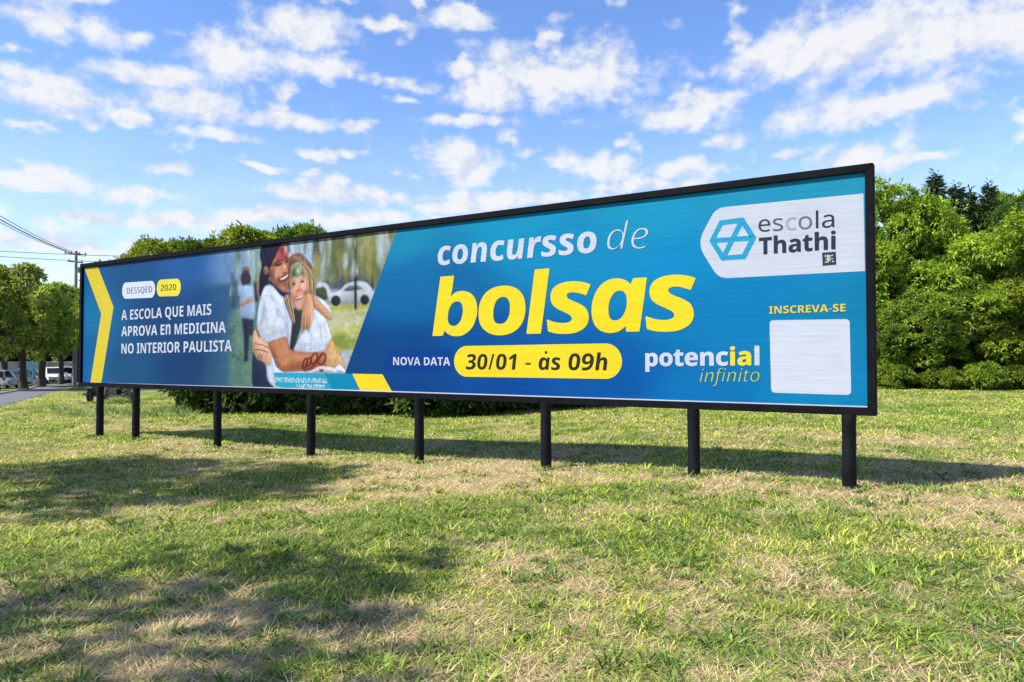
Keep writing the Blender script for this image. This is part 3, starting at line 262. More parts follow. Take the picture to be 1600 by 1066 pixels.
[1,82,443,[[[94,0,60,0,60,160],[60,320,60,480,107,480],[154,480,200,480,266,480],[314,468,345,444,376,420],[392,384,392,336,392,314],[387,295,379,278,371,262],[360,248,346,237,333,225],[318,216,302,209,349,139],[396,70,443,0,406,0],[368,0,330,0,292,61],[254,123,216,184,198,184],[180,184,162,184,162,123],[162,61,162,0,128,0]],[[162,310,162,267,173,267],[184,267,195,267,228,267],[252,272,267,283,282,295],[289,311,289,333,289,356],[281,372,266,382,250,391],[226,396,193,396,182,396],[172,396,162,396,162,353]]]],
[1,79,534,[[[320,-7,267,-7,215,-7],[172,4,139,24,105,45],[80,74,63,111,47,148],[39,191,39,241,39,291],[47,334,63,371,80,407],[105,436,139,456,172,477],[216,487,268,487,320,487],[363,477,396,456,430,436],[455,407,471,370,487,333],[496,290,496,240,496,191],[487,147,471,110,455,74],[430,45,396,24,363,4]],[[225,79,267,79,311,79],[342,93,361,122,379,151],[389,190,389,240,389,291],[379,331,361,359,342,388],[311,402,268,402,225,402],[194,388,175,359,155,331],[146,291,146,240,146,190],[155,151,175,122,194,93]]]],
[1,86,436,[[[199,0,163,0,108,160],[54,320,0,480,34,480],[69,480,103,480,133,384],[163,289,193,194,195,189],[197,180,200,167,204,154],[207,140,211,125,214,111],[217,99,218,89,220,99],[222,111,225,125,229,140],[232,154,236,167,239,180],[242,189,243,194,273,289],[304,384,334,480,368,480],[402,480,437,480,382,320],[328,160,273,0,236,0]]]],
[1,69,376,[[[152,0,60,0,60,160],[60,320,60,480,152,480],[244,480,336,480,336,452],[336,424,336,396,278,396],[220,396,162,396,162,361],[162,326,162,291,216,291],[270,291,324,291,324,263],[324,235,324,208,270,208],[216,208,162,208,162,166],[162,125,162,84,220,84],[278,84,336,84,336,56],[336,28,336,0,244,0]]]],
[1,68,497,[[[106,0,60,0,60,160],[60,320,60,480,111,480],[161,480,211,480,261,480],[305,471,342,453,378,435],[407,408,427,374,448,339],[458,296,458,244,458,163],[435,102,389,61,343,20],[279,0,196,0,151,0]],[[162,188,162,84,176,84],[191,84,206,84,304,84],[353,137,353,242,353,295],[341,334,318,359,294,384],[261,396,216,396,198,396],[180,396,162,396,162,292]]]],
[1,77,633,[[[91,0,60,0,60,160],[60,320,60,480,107,480],[153,480,199,480,237,357],[274,235,312,113,313,113],[314,113,314,113,354,235],[394,357,435,480,481,480],[527,480,573,480,573,320],[573,160,573,0,541,0],[510,0,478,0,478,76],[478,151,478,227,478,242],[479,260,479,279,480,299],[481,318,481,335,482,353],[482,366,483,375,482,375],[481,375,480,375,439,250],[398,125,357,0,325,0],[294,0,263,0,225,125],[186,251,148,376,147,376],[146,376,145,376,146,367],[147,354,148,336,149,318],[149,299,150,278,151,258],[151,240,151,223,151,149],[151,74,151,0,121,0]]]],
[1,73,261,[[[94,0,21,0,21,19],[21,39,21,58,41,67],[60,76,80,85,80,188],[80,291,80,395,60,404],[41,413,21,422,21,441],[21,460,21,480,94,480],[167,480,240,480,240,460],[240,441,240,422,220,413],[201,404,181,395,181,291],[181,188,181,85,201,76],[220,67,240,58,240,39],[240,19,240,0,167,0]]]],
[1,67,428,[[[280,-7,255,-7,205,-7],[165,3,133,24,101,44],[77,73,62,110,47,147],[39,190,39,239,39,287],[48,330,65,367,83,405],[108,434,141,455,175,476],[216,486,264,486,288,486],[312,483,335,477,359,471],[382,463,404,453,393,425],[382,398,371,370,353,379],[335,386,317,392,299,398],[281,402,264,402,225,402],[195,387,175,358,154,329],[144,289,144,238,144,187],[153,148,172,120,191,92],[222,78,264,78,284,78],[303,80,323,85,342,89],[363,95,386,103,386,75],[386,47,386,18,365,10],[344,3,324,-1,303,-5]]]],
[1,78,546,[[[91,0,60,0,60,160],[60,320,60,480,103,480],[146,480,189,480,258,360],[328,240,397,120,398,120],[398,120,399,120,398,143],[396,165,396,187,395,209],[394,231,394,253,394,328],[394,404,394,480,425,480],[455,480,486,480,486,320],[486,160,486,0,443,0],[400,0,357,0,287,121],[217,242,148,363,147,363],[146,363,145,363,147,340],[148,317,149,294,151,271],[151,248,151,226,151,150],[151,75,151,0,121,0]]]],
[1,83,370,[[[223,-7,167,-7,116,-7],[71,3,31,22,31,54],[31,85,31,117,54,107],[77,98,102,90,126,81],[150,77,175,77,200,77],[217,82,228,92,239,101],[244,113,244,128,244,146],[235,161,217,172,199,183],[177,195,150,207,139,212],[127,218,114,225,101,233],[89,242,77,253,65,264],[55,278,48,293,40,309],[36,328,36,350,36,393],[51,426,80,450,109,474],[149,486,199,486,224,486],[248,483,270,478,293,472],[317,463,341,453,330,426],[319,400,308,373,286,382],[267,389,249,394,232,399],[214,402,195,402,176,402],[161,397,151,388,141,379],[136,368,136,353,136,336],[143,323,158,313,174,303],[196,290,226,277,251,266],[272,254,289,241,306,228],[320,213,329,196,338,179],[343,158,343,133,343,90],[328,57,297,31,267,6]]]],
[1,81,534,[[[406,-114,363,-114,333,-78],[304,-43,275,-7,272,-7],[270,-7,267,-7,215,-7],[172,4,139,24,105,45],[80,74,63,111,47,148],[39,191,39,241,39,291],[47,334,63,371,80,407],[105,436,139,456,172,477],[216,487,268,487,320,487],[363,477,396,456,430,436],[455,407,471,370,487,333],[496,290,496,240,496,187],[486,140,467,101,448,62],[418,33,377,15,416,-28],[454,-71,493,-114,450,-114]],[[225,79,267,79,311,79],[342,93,361,122,379,151],[389,190,389,240,389,291],[379,331,361,359,342,388],[311,402,268,402,225,402],[194,388,175,359,155,331],[146,291,146,240,146,190],[155,151,175,122,194,93]]]],
[1,85,508,[[[297,-7,252,-7,188,-7],[140,10,107,42,74,74],[57,117,57,171,57,274],[57,377,57,480,91,480],[125,480,158,480,158,382],[158,284,158,186,158,147],[167,119,183,103,199,87],[223,79,255,79,288,79],[312,87,327,105,342,122],[349,150,349,187,349,284],[349,382,349,480,383,480],[417,480,451,480,451,376],[451,273,451,169,451,136],[443,106,429,80,414,53],[392,32,363,16,334,1]]]],
[1,76,379,[[[159,0,60,0,60,160],[60,320,60,480,94,480],[128,480,162,480,162,348],[162,216,162,84,227,84],[292,84,357,84,357,56],[357,28,357,0,258,0]]]],
[1,84,389,[[[178,0,144,0,144,132],[144,263,144,395,100,395],[57,395,13,395,13,423],[13,451,13,480,134,480],[255,480,375,480,375,451],[375,423,375,395,332,395],[289,395,245,395,245,263],[245,132,245,0,211,0]]]],
[1,116,291,[[[197,-7,178,-7,156,-7],[136,-3,119,4,102,11],[88,24,78,41,68,59],[63,84,63,115,63,174],[63,233,63,291,47,291],[31,291,15,291,15,306],[15,320,15,334,34,345],[52,356,71,367,80,393],[90,419,99,445,121,445],[142,445,163,445,163,419],[163,393,163,367,197,367],[232,367,266,367,266,342],[266,317,266,291,232,291],[197,291,163,291,163,233],[163,174,163,115,163,101],[167,91,175,84,183,77],[194,73,207,73,218,73],[229,74,239,77,249,79],[260,81,270,85,270,60],[270,35,270,10,259,6],[246,2,230,-2,214,-5]]]],
[1,115,334,[[[204,-7,152,-7,126,-7],[104,-5,86,-2,68,2],[49,7,31,15,31,42],[31,70,31,97,51,88],[72,81,95,75,118,69],[138,66,155,66,175,66],[189,69,197,75,205,81],[210,89,210,98,210,104],[208,110,204,115,201,120],[194,125,183,132,171,138],[154,146,130,156,107,166],[89,175,74,185,59,195],[48,206,41,220,34,234],[30,251,30,271,30,305],[43,331,70,348,96,365],[131,373,175,373,198,373],[220,371,240,367,261,362],[282,355,304,345,294,321],[284,297,274,273,256,280],[239,287,223,292,207,297],[191,300,174,300,144,300],[130,291,130,275,130,270],[132,264,135,260,139,255],[147,250,157,244,168,239],[185,232,206,223,227,214],[245,206,261,196,276,187],[288,176,296,162,304,149],[308,131,308,109,308,72],[295,43,269,23,243,3]]]],
[1,104,441,[[[86,0,52,0,52,170],[52,340,52,510,86,510],[119,510,152,510,152,476],[152,441,152,406,152,388],[152,371,151,355,150,338],[149,326,148,320,150,320],[151,320,153,320,165,338],[180,352,198,361,216,369],[237,373,259,373,299,373],[331,363,355,342,379,320],[391,286,391,239,391,159],[391,80,391,0,358,0],[324,0,291,0,291,71],[291,143,291,214,291,267],[271,293,232,293,202,293],[181,283,170,262,158,241],[152,212,152,173,152,115],[152,58,152,0,119,0]]]],
[1,105,205,[[[118,412,103,412,88,412],[75,416,64,423,54,430],[48,443,48,461,48,480],[54,493,64,500,75,507],[88,510,103,510,118,510],[130,507,141,500,152,493],[157,480,157,461,157,443],[152,430,141,423,130,416]],[[86,0,52,0,52,122],[52,244,52,367,86,367],[119,367,152,367,152,244],[152,122,152,0,119,0]]]],
[1,97,406,[[[172,-7,142,-7,109,-7],[82,3,60,22,39,41],[28,70,28,109,28,148],[42,177,69,196,96,214],[137,225,192,226,213,227],[235,228,256,228,256,234],[256,239,256,244,256,264],[251,278,241,287,231,296],[217,300,199,300,181,300],[163,298,146,292,129,287],[112,281,95,273,84,296],[73,319,62,341,82,351],[104,360,128,365,152,371],[177,374,203,374,252,374],[290,363,316,342,342,321],[355,288,355,244,355,163],[355,81,355,0,332,0],[309,0,285,0,279,17],[272,33,266,50,265,50],[264,50,263,50,248,30],[231,16,214,7,196,-2]],[[165,66,179,66,201,66],[219,73,234,86,248,98],[256,116,256,140,256,150],[256,160,256,170,243,169],[230,169,217,169,185,168],[162,162,150,151,137,140],[131,126,131,109,131,94],[135,83,144,76,153,70]]]],
[1,112,425,[[[86,-161,52,-161,52,15],[52,191,52,367,79,367],[107,367,134,367,138,351],[143,335,148,319,149,319],[151,319,152,319,162,334],[176,347,192,357,209,368],[230,373,257,373,298,373],[331,357,357,325,382,293],[395,246,395,184,395,122],[382,74,355,42,329,10],[295,-7,254,-7,227,-7],[206,-2,191,8,175,17],[162,28,152,40,151,40],[149,40,147,40,151,21],[152,4,152,-13,152,-63],[152,-112,152,-161,119,-161]],[[198,75,226,75,248,75],[265,84,276,103,287,122],[293,150,293,185,293,257],[270,293,224,293,198,293],[180,285,170,269,159,253],[153,229,152,195,152,192],[152,188,152,185,152,149],[158,122,168,103,179,84]]]],
[1,111,416,[[[262,-7,207,-7,173,-7],[142,1,116,15,89,30],[68,52,53,80,38,109],[30,143,30,184,30,245],[46,292,78,324,110,357],[153,373,209,373,243,373],[274,366,300,351,327,336],[347,315,363,287,378,259],[385,225,385,184,385,123],[369,76,337,43,305,10]],[[181,74,208,74,235,74],[254,83,266,102,277,120],[283,148,283,184,283,220],[277,247,266,266,254,284],[234,293,208,293,181,293],[162,284,150,266,138,247],[132,220,132,184,132,148],[138,120,150,102,162,83]]]],
[1,101,397,[[[246,-7,218,-7,182,-7],[149,0,121,14,93,27],[71,48,54,76,38,104],[30,139,30,181,30,224],[37,259,52,288,67,316],[87,338,113,352,139,366],[169,373,203,373,254,373],[294,359,324,330,353,301],[368,260,368,207,368,191],[368,175,368,158,289,158],[210,158,132,158,133,130],[141,108,157,92,173,76],[195,68,223,68,247,68],[268,70,287,75,307,80],[327,87,347,97,347,71],[347,45,347,19,329,11],[310,4,290,0,271,-5]],[[136,251,134,225,180,225],[227,225,274,225,274,247],[268,266,257,280,245,295],[228,302,204,302,185,302],[169,296,156,283,143,271]]]],
[1,110,441,[[[86,0,52,0,52,122],[52,244,52,367,78,367],[103,367,129,367,133,351],[138,335,142,320,144,320],[146,320,148,320,159,338],[175,352,196,361,216,369],[238,373,261,373,300,373],[332,363,355,342,379,320],[391,286,391,239,391,159],[391,80,391,0,358,0],[324,0,291,0,291,71],[291,143,291,214,291,241],[286,260,277,274,267,287],[252,293,232,293,201,293],[180,283,169,262,158,241],[152,212,152,173,152,115],[152,58,152,0,119,0]]]],
[1,99,345,[[[227,-7,201,-7,147,-7],[105,8,75,39,45,69],[30,116,30,181,30,226],[38,263,53,291,68,319],[89,340,117,353,144,367],[175,373,210,373,235,373],[257,371,276,366,294,361],[310,355,324,349,315,323],[305,297,295,271,279,278],[264,283,251,287,237,291],[224,293,210,293,158,293],[132,256,132,182,132,145],[139,118,153,101,166,83],[186,75,210,75,231,75],[250,77,266,83,282,89],[298,96,313,106,313,78],[313,49,313,21,298,11],[282,4,265,0,248,-5]]]],
[1,108,205,[[[86,0,52,0,52,170],[52,340,52,510,86,510],[119,510,152,510,152,340],[152,170,152,0,119,0]]]],
[1,45,216,[[[81,154,27,154,27,171],[27,189,27,206,81,206],[135,206,189,206,189,189],[189,171,189,154,135,154]]]],
[1,50,384,[[[139,0,27,0,27,24],[27,47,27,71,67,111],[107,152,147,192,172,217],[191,237,206,254,220,271],[231,286,238,300,244,314],[248,329,248,345,248,364],[243,378,232,388,222,397],[207,402,189,402,171,402],[153,397,136,389,118,380],[100,368,81,353,62,374],[44,396,26,418,39,430],[54,441,70,451,85,462],[103,470,123,476,144,483],[168,486,197,486,228,486],[255,481,278,469,300,458],[318,442,330,423,342,403],[349,381,349,357,349,330],[343,306,333,284,322,263],[307,241,287,220,267,198],[243,174,215,148,194,128],[174,109,153,90,153,88],[153,87,153,85,223,85],[292,85,362,85,362,57],[362,28,362,0,250,0]]]],
[1,48,384,[[[233,-7,191,-7,134,-7],[91,15,64,59,38,102],[24,163,24,240,24,292],[30,336,40,373,51,409],[69,438,93,457,118,477],[151,487,191,487,249,487],[291,465,318,422,346,378],[359,318,359,240,359,188],[354,144,343,107,332,71],[314,43,290,23,265,3]],[[166,75,191,75,216,75],[234,89,244,116,254,143],[259,185,259,240,259,294],[254,336,244,363,234,391],[216,405,191,405,166,405],[148,391,139,363,130,336],[125,294,125,240,125,185],[130,144,139,117,148,89]]]],
[1,49,384,[[[210,0,176,0,176,92],[176,185,176,277,176,289],[176,304,177,323,178,342],[178,358,179,373,176,370],[172,365,164,358,157,351],[150,345,144,340,125,325],[107,310,89,296,72,316],[56,336,40,357,91,398],[143,439,194,480,222,480],[250,480,277,480,277,320],[277,160,277,0,244,0]]]],
[1,53,384,[[[225,-7,162,-7,137,-7],[113,-4,91,0,69,4],[49,11,33,19,33,49],[33,78,33,107,49,98],[69,91,93,85,116,79],[138,76,158,76,188,76],[211,82,227,94,243,107],[251,126,251,152,251,200],[219,224,155,224,143,224],[130,223,116,221,103,218],[92,216,83,214,69,221],[56,228,42,235,48,317],[54,398,60,480,147,480],[234,480,320,480,320,451],[320,422,320,394,263,394],[206,394,149,394,146,362],[143,331,140,300,148,301],[156,303,165,304,174,306],[186,306,201,306,231,306],[257,301,279,289,302,278],[320,262,333,240,347,219],[353,192,353,161,353,109],[337,68,305,38,273,8]]]],
[1,71,486,[[[296,-7,262,-7,190,-7],[135,14,97,56,58,99],[39,160,39,240,39,291],[49,334,68,371,88,407],[116,436,153,456,190,476],[236,486,289,486,315,486],[340,484,365,478,389,473],[412,466,432,457,421,430],[409,403,398,375,383,383],[367,389,348,394,329,399],[309,402,289,402,259,402],[234,395,212,381,190,368],[173,349,162,325,150,300],[144,272,144,238,144,207],[148,179,156,155,165,131],[178,112,197,98,215,85],[239,78,269,78,283,78],[295,79,305,80,315,81],[325,83,333,85,333,118],[333,151,333,185,303,185],[273,185,242,185,242,213],[242,241,242,269,306,269],[369,269,433,269,433,186],[433,104,433,21,407,12],[381,6,354,1,327,-4]]]],
[2,100,389,[[[155,-7,130,-7,101,-7],[78,4,59,24,41,45],[32,75,32,116,32,149],[36,181,44,211,52,240],[64,267,80,290,95,314],[114,332,135,346,157,359],[182,366,209,366,233,366],[252,360,267,348,282,335],[292,321,300,304,301,304],[302,304,303,304,305,319],[307,334,310,348,312,362],[315,377,318,393,326,432],[334,471,343,510,362,510],[381,510,401,510,365,340],[329,170,293,0,277,0],[261,0,244,0,247,22],[249,44,252,66,251,66],[250,66,249,66,233,46],[215,29,196,15,177,0]],[[112,42,150,42,165,42],[180,48,195,59,210,70],[224,85,237,103,250,122],[260,144,268,168,276,192],[280,218,280,244,280,266],[275,283,264,297,254,310],[237,317,213,317,195,317],[179,311,164,300,150,288],[137,273,126,254,116,235],[107,213,101,189,96,165],[93,140,93,115,93,66]]]],
[2,101,335,[[[185,-7,163,-7,121,-7],[89,5,66,30,44,54],[32,87,32,129,32,158],[36,186,45,214,53,242],[65,267,81,290,96,314],[115,332,137,346,160,360],[184,367,212,367,246,367],[272,359,289,345,306,330],[315,309,315,283,315,259],[308,238,293,219,279,200],[256,184,225,173,194,162],[154,156,105,156,101,156],[97,156,93,156,93,152],[93,148,92,143,92,139],[92,135,92,131,92,104],[99,82,112,66,126,50],[146,42,173,42,190,42],[206,45,222,50,237,55],[253,61,271,70,271,53],[271,36,271,19,254,12],[238,6,221,1,205,-4]],[[112,240,102,203,104,203],[105,203,107,203,134,203],[158,206,181,211,204,215],[223,223,236,234,250,245],[257,260,257,278,257,290],[253,299,245,307,238,314],[225,318,209,318,187,318],[167,308,147,288,127,268]]]],
[2,105,173,[[[152,420,143,420,134,420],[126,423,120,428,114,434],[111,441,111,451,111,463],[114,473,121,482,128,490],[138,494,150,494,171,494],[181,484,181,464,181,450],[177,439,169,431,161,424]],[[39,0,19,0,44,120],[70,240,95,360,115,360],[135,360,154,360,129,240],[103,120,78,0,58,0]]]],
[2,110,389,[[[37,-2,16,-2,42,119],[68,241,93,362,111,362],[128,362,146,362,143,340],[141,318,138,296,147,307],[157,318,169,329,180,340],[194,350,209,357,224,365],[241,369,261,369,290,369],[312,361,329,345,345,329],[353,307,353,278,353,268],[352,257,351,246,349,236],[348,226,346,218,330,145],[314,71,298,-2,277,-2],[256,-2,235,-2,251,74],[267,150,283,226,286,236],[287,245,288,252,290,259],[290,266,290,272,290,301],[275,315,244,315,230,315],[214,310,196,299,179,289],[163,272,148,248,133,225],[121,194,113,154,102,102],[90,50,79,-2,58,-2]]]],
[2,102,213,[[[0,-161,-32,-161,-41,-161],[-49,-161,-56,-159,-63,-158],[-69,-156,-75,-154,-75,-138],[-75,-121,-75,-105,-69,-107],[-63,-108,-57,-110,-51,-111],[-45,-112,-38,-112,-21,-112],[-9,-106,0,-92,9,-79],[16,-60,21,-36,46,81],[71,198,95,315,75,315],[54,315,33,315,34,323],[36,332,38,340,60,347],[82,355,105,362,107,373],[110,383,112,394,119,425],[128,449,139,466,149,484],[162,496,178,503,194,510],[212,514,234,514,246,514],[257,513,269,510,281,508],[290,505,298,501,292,486],[287,471,282,456,276,458],[269,460,262,462,254,464],[246,465,237,465,220,465],[206,460,196,451,186,441],[178,422,171,394,169,383],[166,371,163,360,189,360],[215,360,240,360,238,345],[235,330,232,315,206,315],[180,315,154,315,129,196],[104,77,79,-42,72,-79],[59,-109,42,-130,25,-151]]]],
[2,116,223,[[[134,-7,124,-7,100,-7],[80,-1,63,11,47,22],[38,43,38,72,38,79],[39,86,40,94,41,103],[43,111,44,120,58,185],[72,250,85,315,67,315],[48,315,30,315,31,324],[33,333,35,342,55,350],[75,359,95,367,109,392],[123,417,137,442,149,442],[160,442,172,442,166,415],[160,387,154,360,184,360],[214,360,244,360,241,345],[238,330,235,315,205,315],[175,315,145,315,131,250],[117,184,103,119,102,113],[101,106,99,99,98,92],[97,85,97,79,97,68],[100,60,106,52,111,45],[120,42,133,42,141,42],[149,42,156,44,164,46],[172,48,181,50,181,35],[181,20,181,5,175,3],[167,0,156,-3,145,-5]]]],
[2,111,378,[[[197,-5,167,-5,125,-5],[92,7,68,32,44,57],[32,90,32,133,32,161],[36,188,44,216,51,243],[63,268,78,290,93,313],[111,331,134,344,157,358],[183,365,212,365,254,365],[287,352,311,327,335,303],[347,269,347,226,347,198],[343,171,335,144,328,116],[316,92,301,69,286,47],[268,29,245,15,223,1]],[[145,44,170,44,191,44],[211,51,228,66,246,81],[260,103,270,131,281,159],[286,193,286,232,286,246],[284,259,279,272,274,284],[267,295,256,303,245,312],[231,316,213,316,188,316],[167,307,149,290,131,274],[117,251,107,223,97,195],[92,165,92,131,92,103],[99,82,112,66,126,51]]]],
[0,101,379,[[[235,-7,210,-7,176,-7],[146,0,120,14,94,28],[73,49,59,76,44,104],[37,137,37,177,37,217],[44,251,57,279,70,307],[89,329,112,344,136,359],[164,367,196,367,227,367],[254,360,276,347,298,333],[315,314,327,290,339,265],[345,237,345,204,345,192],[345,180,345,169,262,169],[180,169,98,169,99,128],[109,97,129,76,149,54],[177,44,213,44,236,44],[256,46,274,50,291,54],[310,60,328,69,328,51],[328,34,328,17,310,9],[292,3,274,-1,256,-5]],[[103,248,99,216,161,216],[222,216,283,216,283,246],[276,271,262,290,247,309],[225,318,195,318,167,318],[145,309,129,291,112,273]]]],
[0,115,322,[[[192,-7,148,-7,123,-7],[101,-5,83,-1,65,3],[49,9,35,16,35,34],[35,52,35,70,49,63],[67,56,87,50,107,44],[128,41,149,41,179,41],[201,46,214,55,228,65],[234,78,234,94,234,103],[232,111,227,118,222,125],[213,133,200,140,188,147],[169,155,146,164,122,173],[103,182,86,191,69,200],[57,210,48,223,39,236],[34,252,34,271,34,302],[47,325,72,342,96,358],[129,367,169,367,191,367],[212,365,231,360,250,356],[268,350,284,343,277,327],[271,311,264,296,249,302],[233,307,216,312,200,316],[183,318,165,318,141,318],[123,314,110,307,97,299],[91,288,91,275,91,265],[94,256,99,249,105,243],[115,236,129,229,142,223],[160,215,183,206,206,198],[226,189,242,180,258,170],[270,160,279,147,287,135],[291,119,291,99,291,64],[278,38,253,20,227,2]]]],
[0,99,322,[[[222,-7,201,-7,170,-7],[141,0,117,13,92,26],[72,46,58,73,44,101],[37,135,37,178,37,222],[44,258,59,286,74,314],[94,334,119,347,145,360],[173,367,206,367,224,367],[242,365,259,361,276,357],[289,353,300,347,294,331],[288,315,282,298,271,302],[259,306,244,310,230,313],[217,315,204,315,133,315],[98,270,98,179,98,135],[107,102,124,79,141,56],[167,44,201,44,221,44],[238,46,253,50,268,54],[282,59,294,65,294,48],[294,30,294,13,282,6],[269,2,254,-2,240,-5]]]],
[0,111,406,[[[254,-7,202,-7,170,-7],[142,1,117,15,92,30],[73,51,58,79,44,107],[37,141,37,181,37,240],[52,286,82,318,112,351],[153,367,204,367,237,367],[266,359,290,345,315,330],[335,309,349,282,363,254],[370,221,370,181,370,121],[355,75,325,42,294,10]],[[167,42,203,42,240,42],[266,55,283,80,300,104],[309,138,309,181,309,223],[300,257,283,281,266,305],[240,317,203,317,166,317],[139,305,123,281,106,257],[98,223,98,181,98,138],[106,104,123,80,140,55]]]],
[0,108,173,[[[77,0,57,0,57,170],[57,340,57,510,77,510],[96,510,116,510,116,340],[116,170,116,0,96,0]]]],
[0,97,377,[[[175,-7,144,-7,112,-7],[85,2,63,19,42,36],[31,63,31,100,31,136],[45,164,73,183,101,202],[145,213,203,215,224,216],[244,216,265,217,265,224],[265,231,265,238,265,268],[258,289,245,301,232,313],[214,318,190,318,171,318],[153,316,136,310,119,304],[103,298,89,291,83,306],[77,320,71,335,86,344],[105,351,126,357,148,363],[170,366,193,366,237,366],[270,356,291,337,312,318],[322,287,322,245,322,163],[322,82,322,0,308,0],[294,0,279,0,276,17],[272,34,268,51,267,51],[266,51,265,51,250,31],[233,17,216,7,199,-2]],[[139,41,158,41,188,41],[214,49,234,66,254,83],[264,109,264,144,264,154],[264,165,264,176,246,175],[229,175,211,174,166,172],[135,165,118,152,101,140],[92,122,92,99,92,79],[98,64,110,55,123,46]]]]]
GLYPHS = {(row[0], chr(row[1])): (row[2], row[3]) for row in GLYPH_ROWS}

SHADE_TREES = [(-8.6, 2.5, 'shade', 1.05, 1.0, 'roadside tree outside the left edge, nearest the lower left corner'),
               (-10.6, 8.4, 'shade_wide', 1.0, 1.0, 'roadside tree outside the left edge, level with the middle posts'),
               (-13.4, 9.6, 'shade_wide', 0.9, 1.0, 'roadside tree outside the left edge, next to the lane')]

# ---------------------------------------------------------------- node helpers
def s2l(c):
    out = []
    for v in c[:3]:
        v = v / 255.0
        out.append(v / 12.92 if v <= 0.04045 else ((v + 0.055) / 1.055) ** 2.4)
    return tuple(out)

class NT:
    def __init__(self, tree):
        self.t = tree; self.n = tree.nodes; self.l = tree.links
    def add(self, typ, **kw):
        nd = self.n.new(typ)
        for k, v in kw.items():
            if k.startswith('_'): continue
            setattr(nd, k, v)
        return nd
    def link(self, a, b): self.l.new(a, b)
    def put(self, sock, v):
        if isinstance(v, bpy.types.NodeSocket): self.l.new(v, sock)
        elif v is not None:
            if hasattr(sock.default_value, '__len__') and not isinstance(v, (int, float)):
                v = tuple(v)
                if len(sock.default_value) == 4 and len(v) == 3: v = v + (1.0,)
                sock.default_value = v
            else: sock.default_value = v
    def math(self, op, a, b=None, c=None, clamp=False):
        nd = self.add('ShaderNodeMath', operation=op, use_clamp=clamp)
        self.put(nd.inputs[0], a)
        if b is not None: self.put(nd.inputs[1], b)
        if c is not None: self.put(nd.inputs[2], c)
        return nd.outputs[0]
    def vmath(self, op, a, b=None):
        nd = self.add('ShaderNodeVectorMath', operation=op)
        self.put(nd.inputs[0], a)
        if b is not None: self.put(nd.inputs[1], b)
        return nd.outputs['Value'] if op in ('LENGTH', 'DOT_PRODUCT') else nd.outputs[0]
    def noise(self, vec, scale, detail=4, rough=0.55, dist=0.0):
        nd = self.add('ShaderNodeTexNoise')
        if vec is not None: self.l.new(vec, nd.inputs['Vector'])
        nd.inputs['Scale'].default_value = scale; nd.inputs['Detail'].default_value = detail
        nd.inputs['Roughness'].default_value = rough; nd.inputs['Distortion'].default_value = dist
        return nd
    def ramp(self, v, a, b, lo=0.0, hi=1.0, smooth=True):
        nd = self.add('ShaderNodeMapRange', interpolation_type='SMOOTHSTEP' if smooth else 'LINEAR')
        self.put(nd.inputs['Value'], v)
        nd.inputs['From Min'].default_value = a; nd.inputs['From Max'].default_value = b
        nd.inputs['To Min'].default_value = lo; nd.inputs['To Max'].default_value = hi
        return nd.outputs['Result']
    def mix(self, f, a, b, mode='MIX'):
        nd = self.add('ShaderNodeMix', data_type='RGBA', blend_type=mode)
        self.put(nd.inputs['Factor'], f); self.put(nd.inputs['A'], a); self.put(nd.inputs['B'], b)
        for i in nd.inputs:
            pass
        return nd.outputs['Result']

def _mix_rgba(nt, f, a, b, mode='MIX'):
    nd = nt.add('ShaderNodeMix', data_type='RGBA', blend_type=mode)
    nt.put(nd.inputs[0], f); nt.put(nd.inputs[6], a); nt.put(nd.inputs[7], b)
    return nd.outputs[2]
NT.mix = _mix_rgba

def new_mat(name):
    m = bpy.data.materials.new(name); m.use_nodes = True
    nt = NT(m.node_tree)
    return m, nt, m.node_tree.nodes['Principled BSDF']

def paint(name, color, rough=0.5, metal=0.0, noise=0.12, scale=6.0, bump=0.0, coat=0.0, spec=0.5):
    """plain surface with a little uneven wear in tone and gloss"""
    m, nt, b = new_mat(name)
    tc = nt.add('ShaderNodeTexCoord')
    nz = nt.noise(tc.outputs['Object'], scale, 5, 0.6)
    f = nt.ramp(nz.outputs['Fac'], 0.3, 0.7, 1 - noise, 1 + noise)
    cc = nt.vmath('SCALE', tuple(color)); cc_node = cc.node
    nt.put(cc_node.inputs['Scale'], f)
    nt.link(cc, b.inputs['Base Color'])
    nt.link(nt.ramp(nz.outputs['Fac'], 0.3, 0.7, rough * 0.9, min(1, rough * 1.15)), b.inputs['Roughness'])
    b.inputs['Metallic'].default_value = metal
    b.inputs['Specular IOR Level'].default_value = spec
    if coat: b.inputs['Coat Weight'].default_value = coat; b.inputs['Coat Roughness'].default_value = 0.08
    if bump:
        bp = nt.add('ShaderNodeBump'); bp.inputs['Strength'].default_value = bump; bp.inputs['Distance'].default_value = 0.01
        nz2 = nt.noise(tc.outputs['Object'], scale * 6, 4, 0.6)
        nt.link(nz2.outputs['Fac'], bp.inputs['Height']); nt.link(bp.outputs[0], b.inputs['Normal'])
    return m

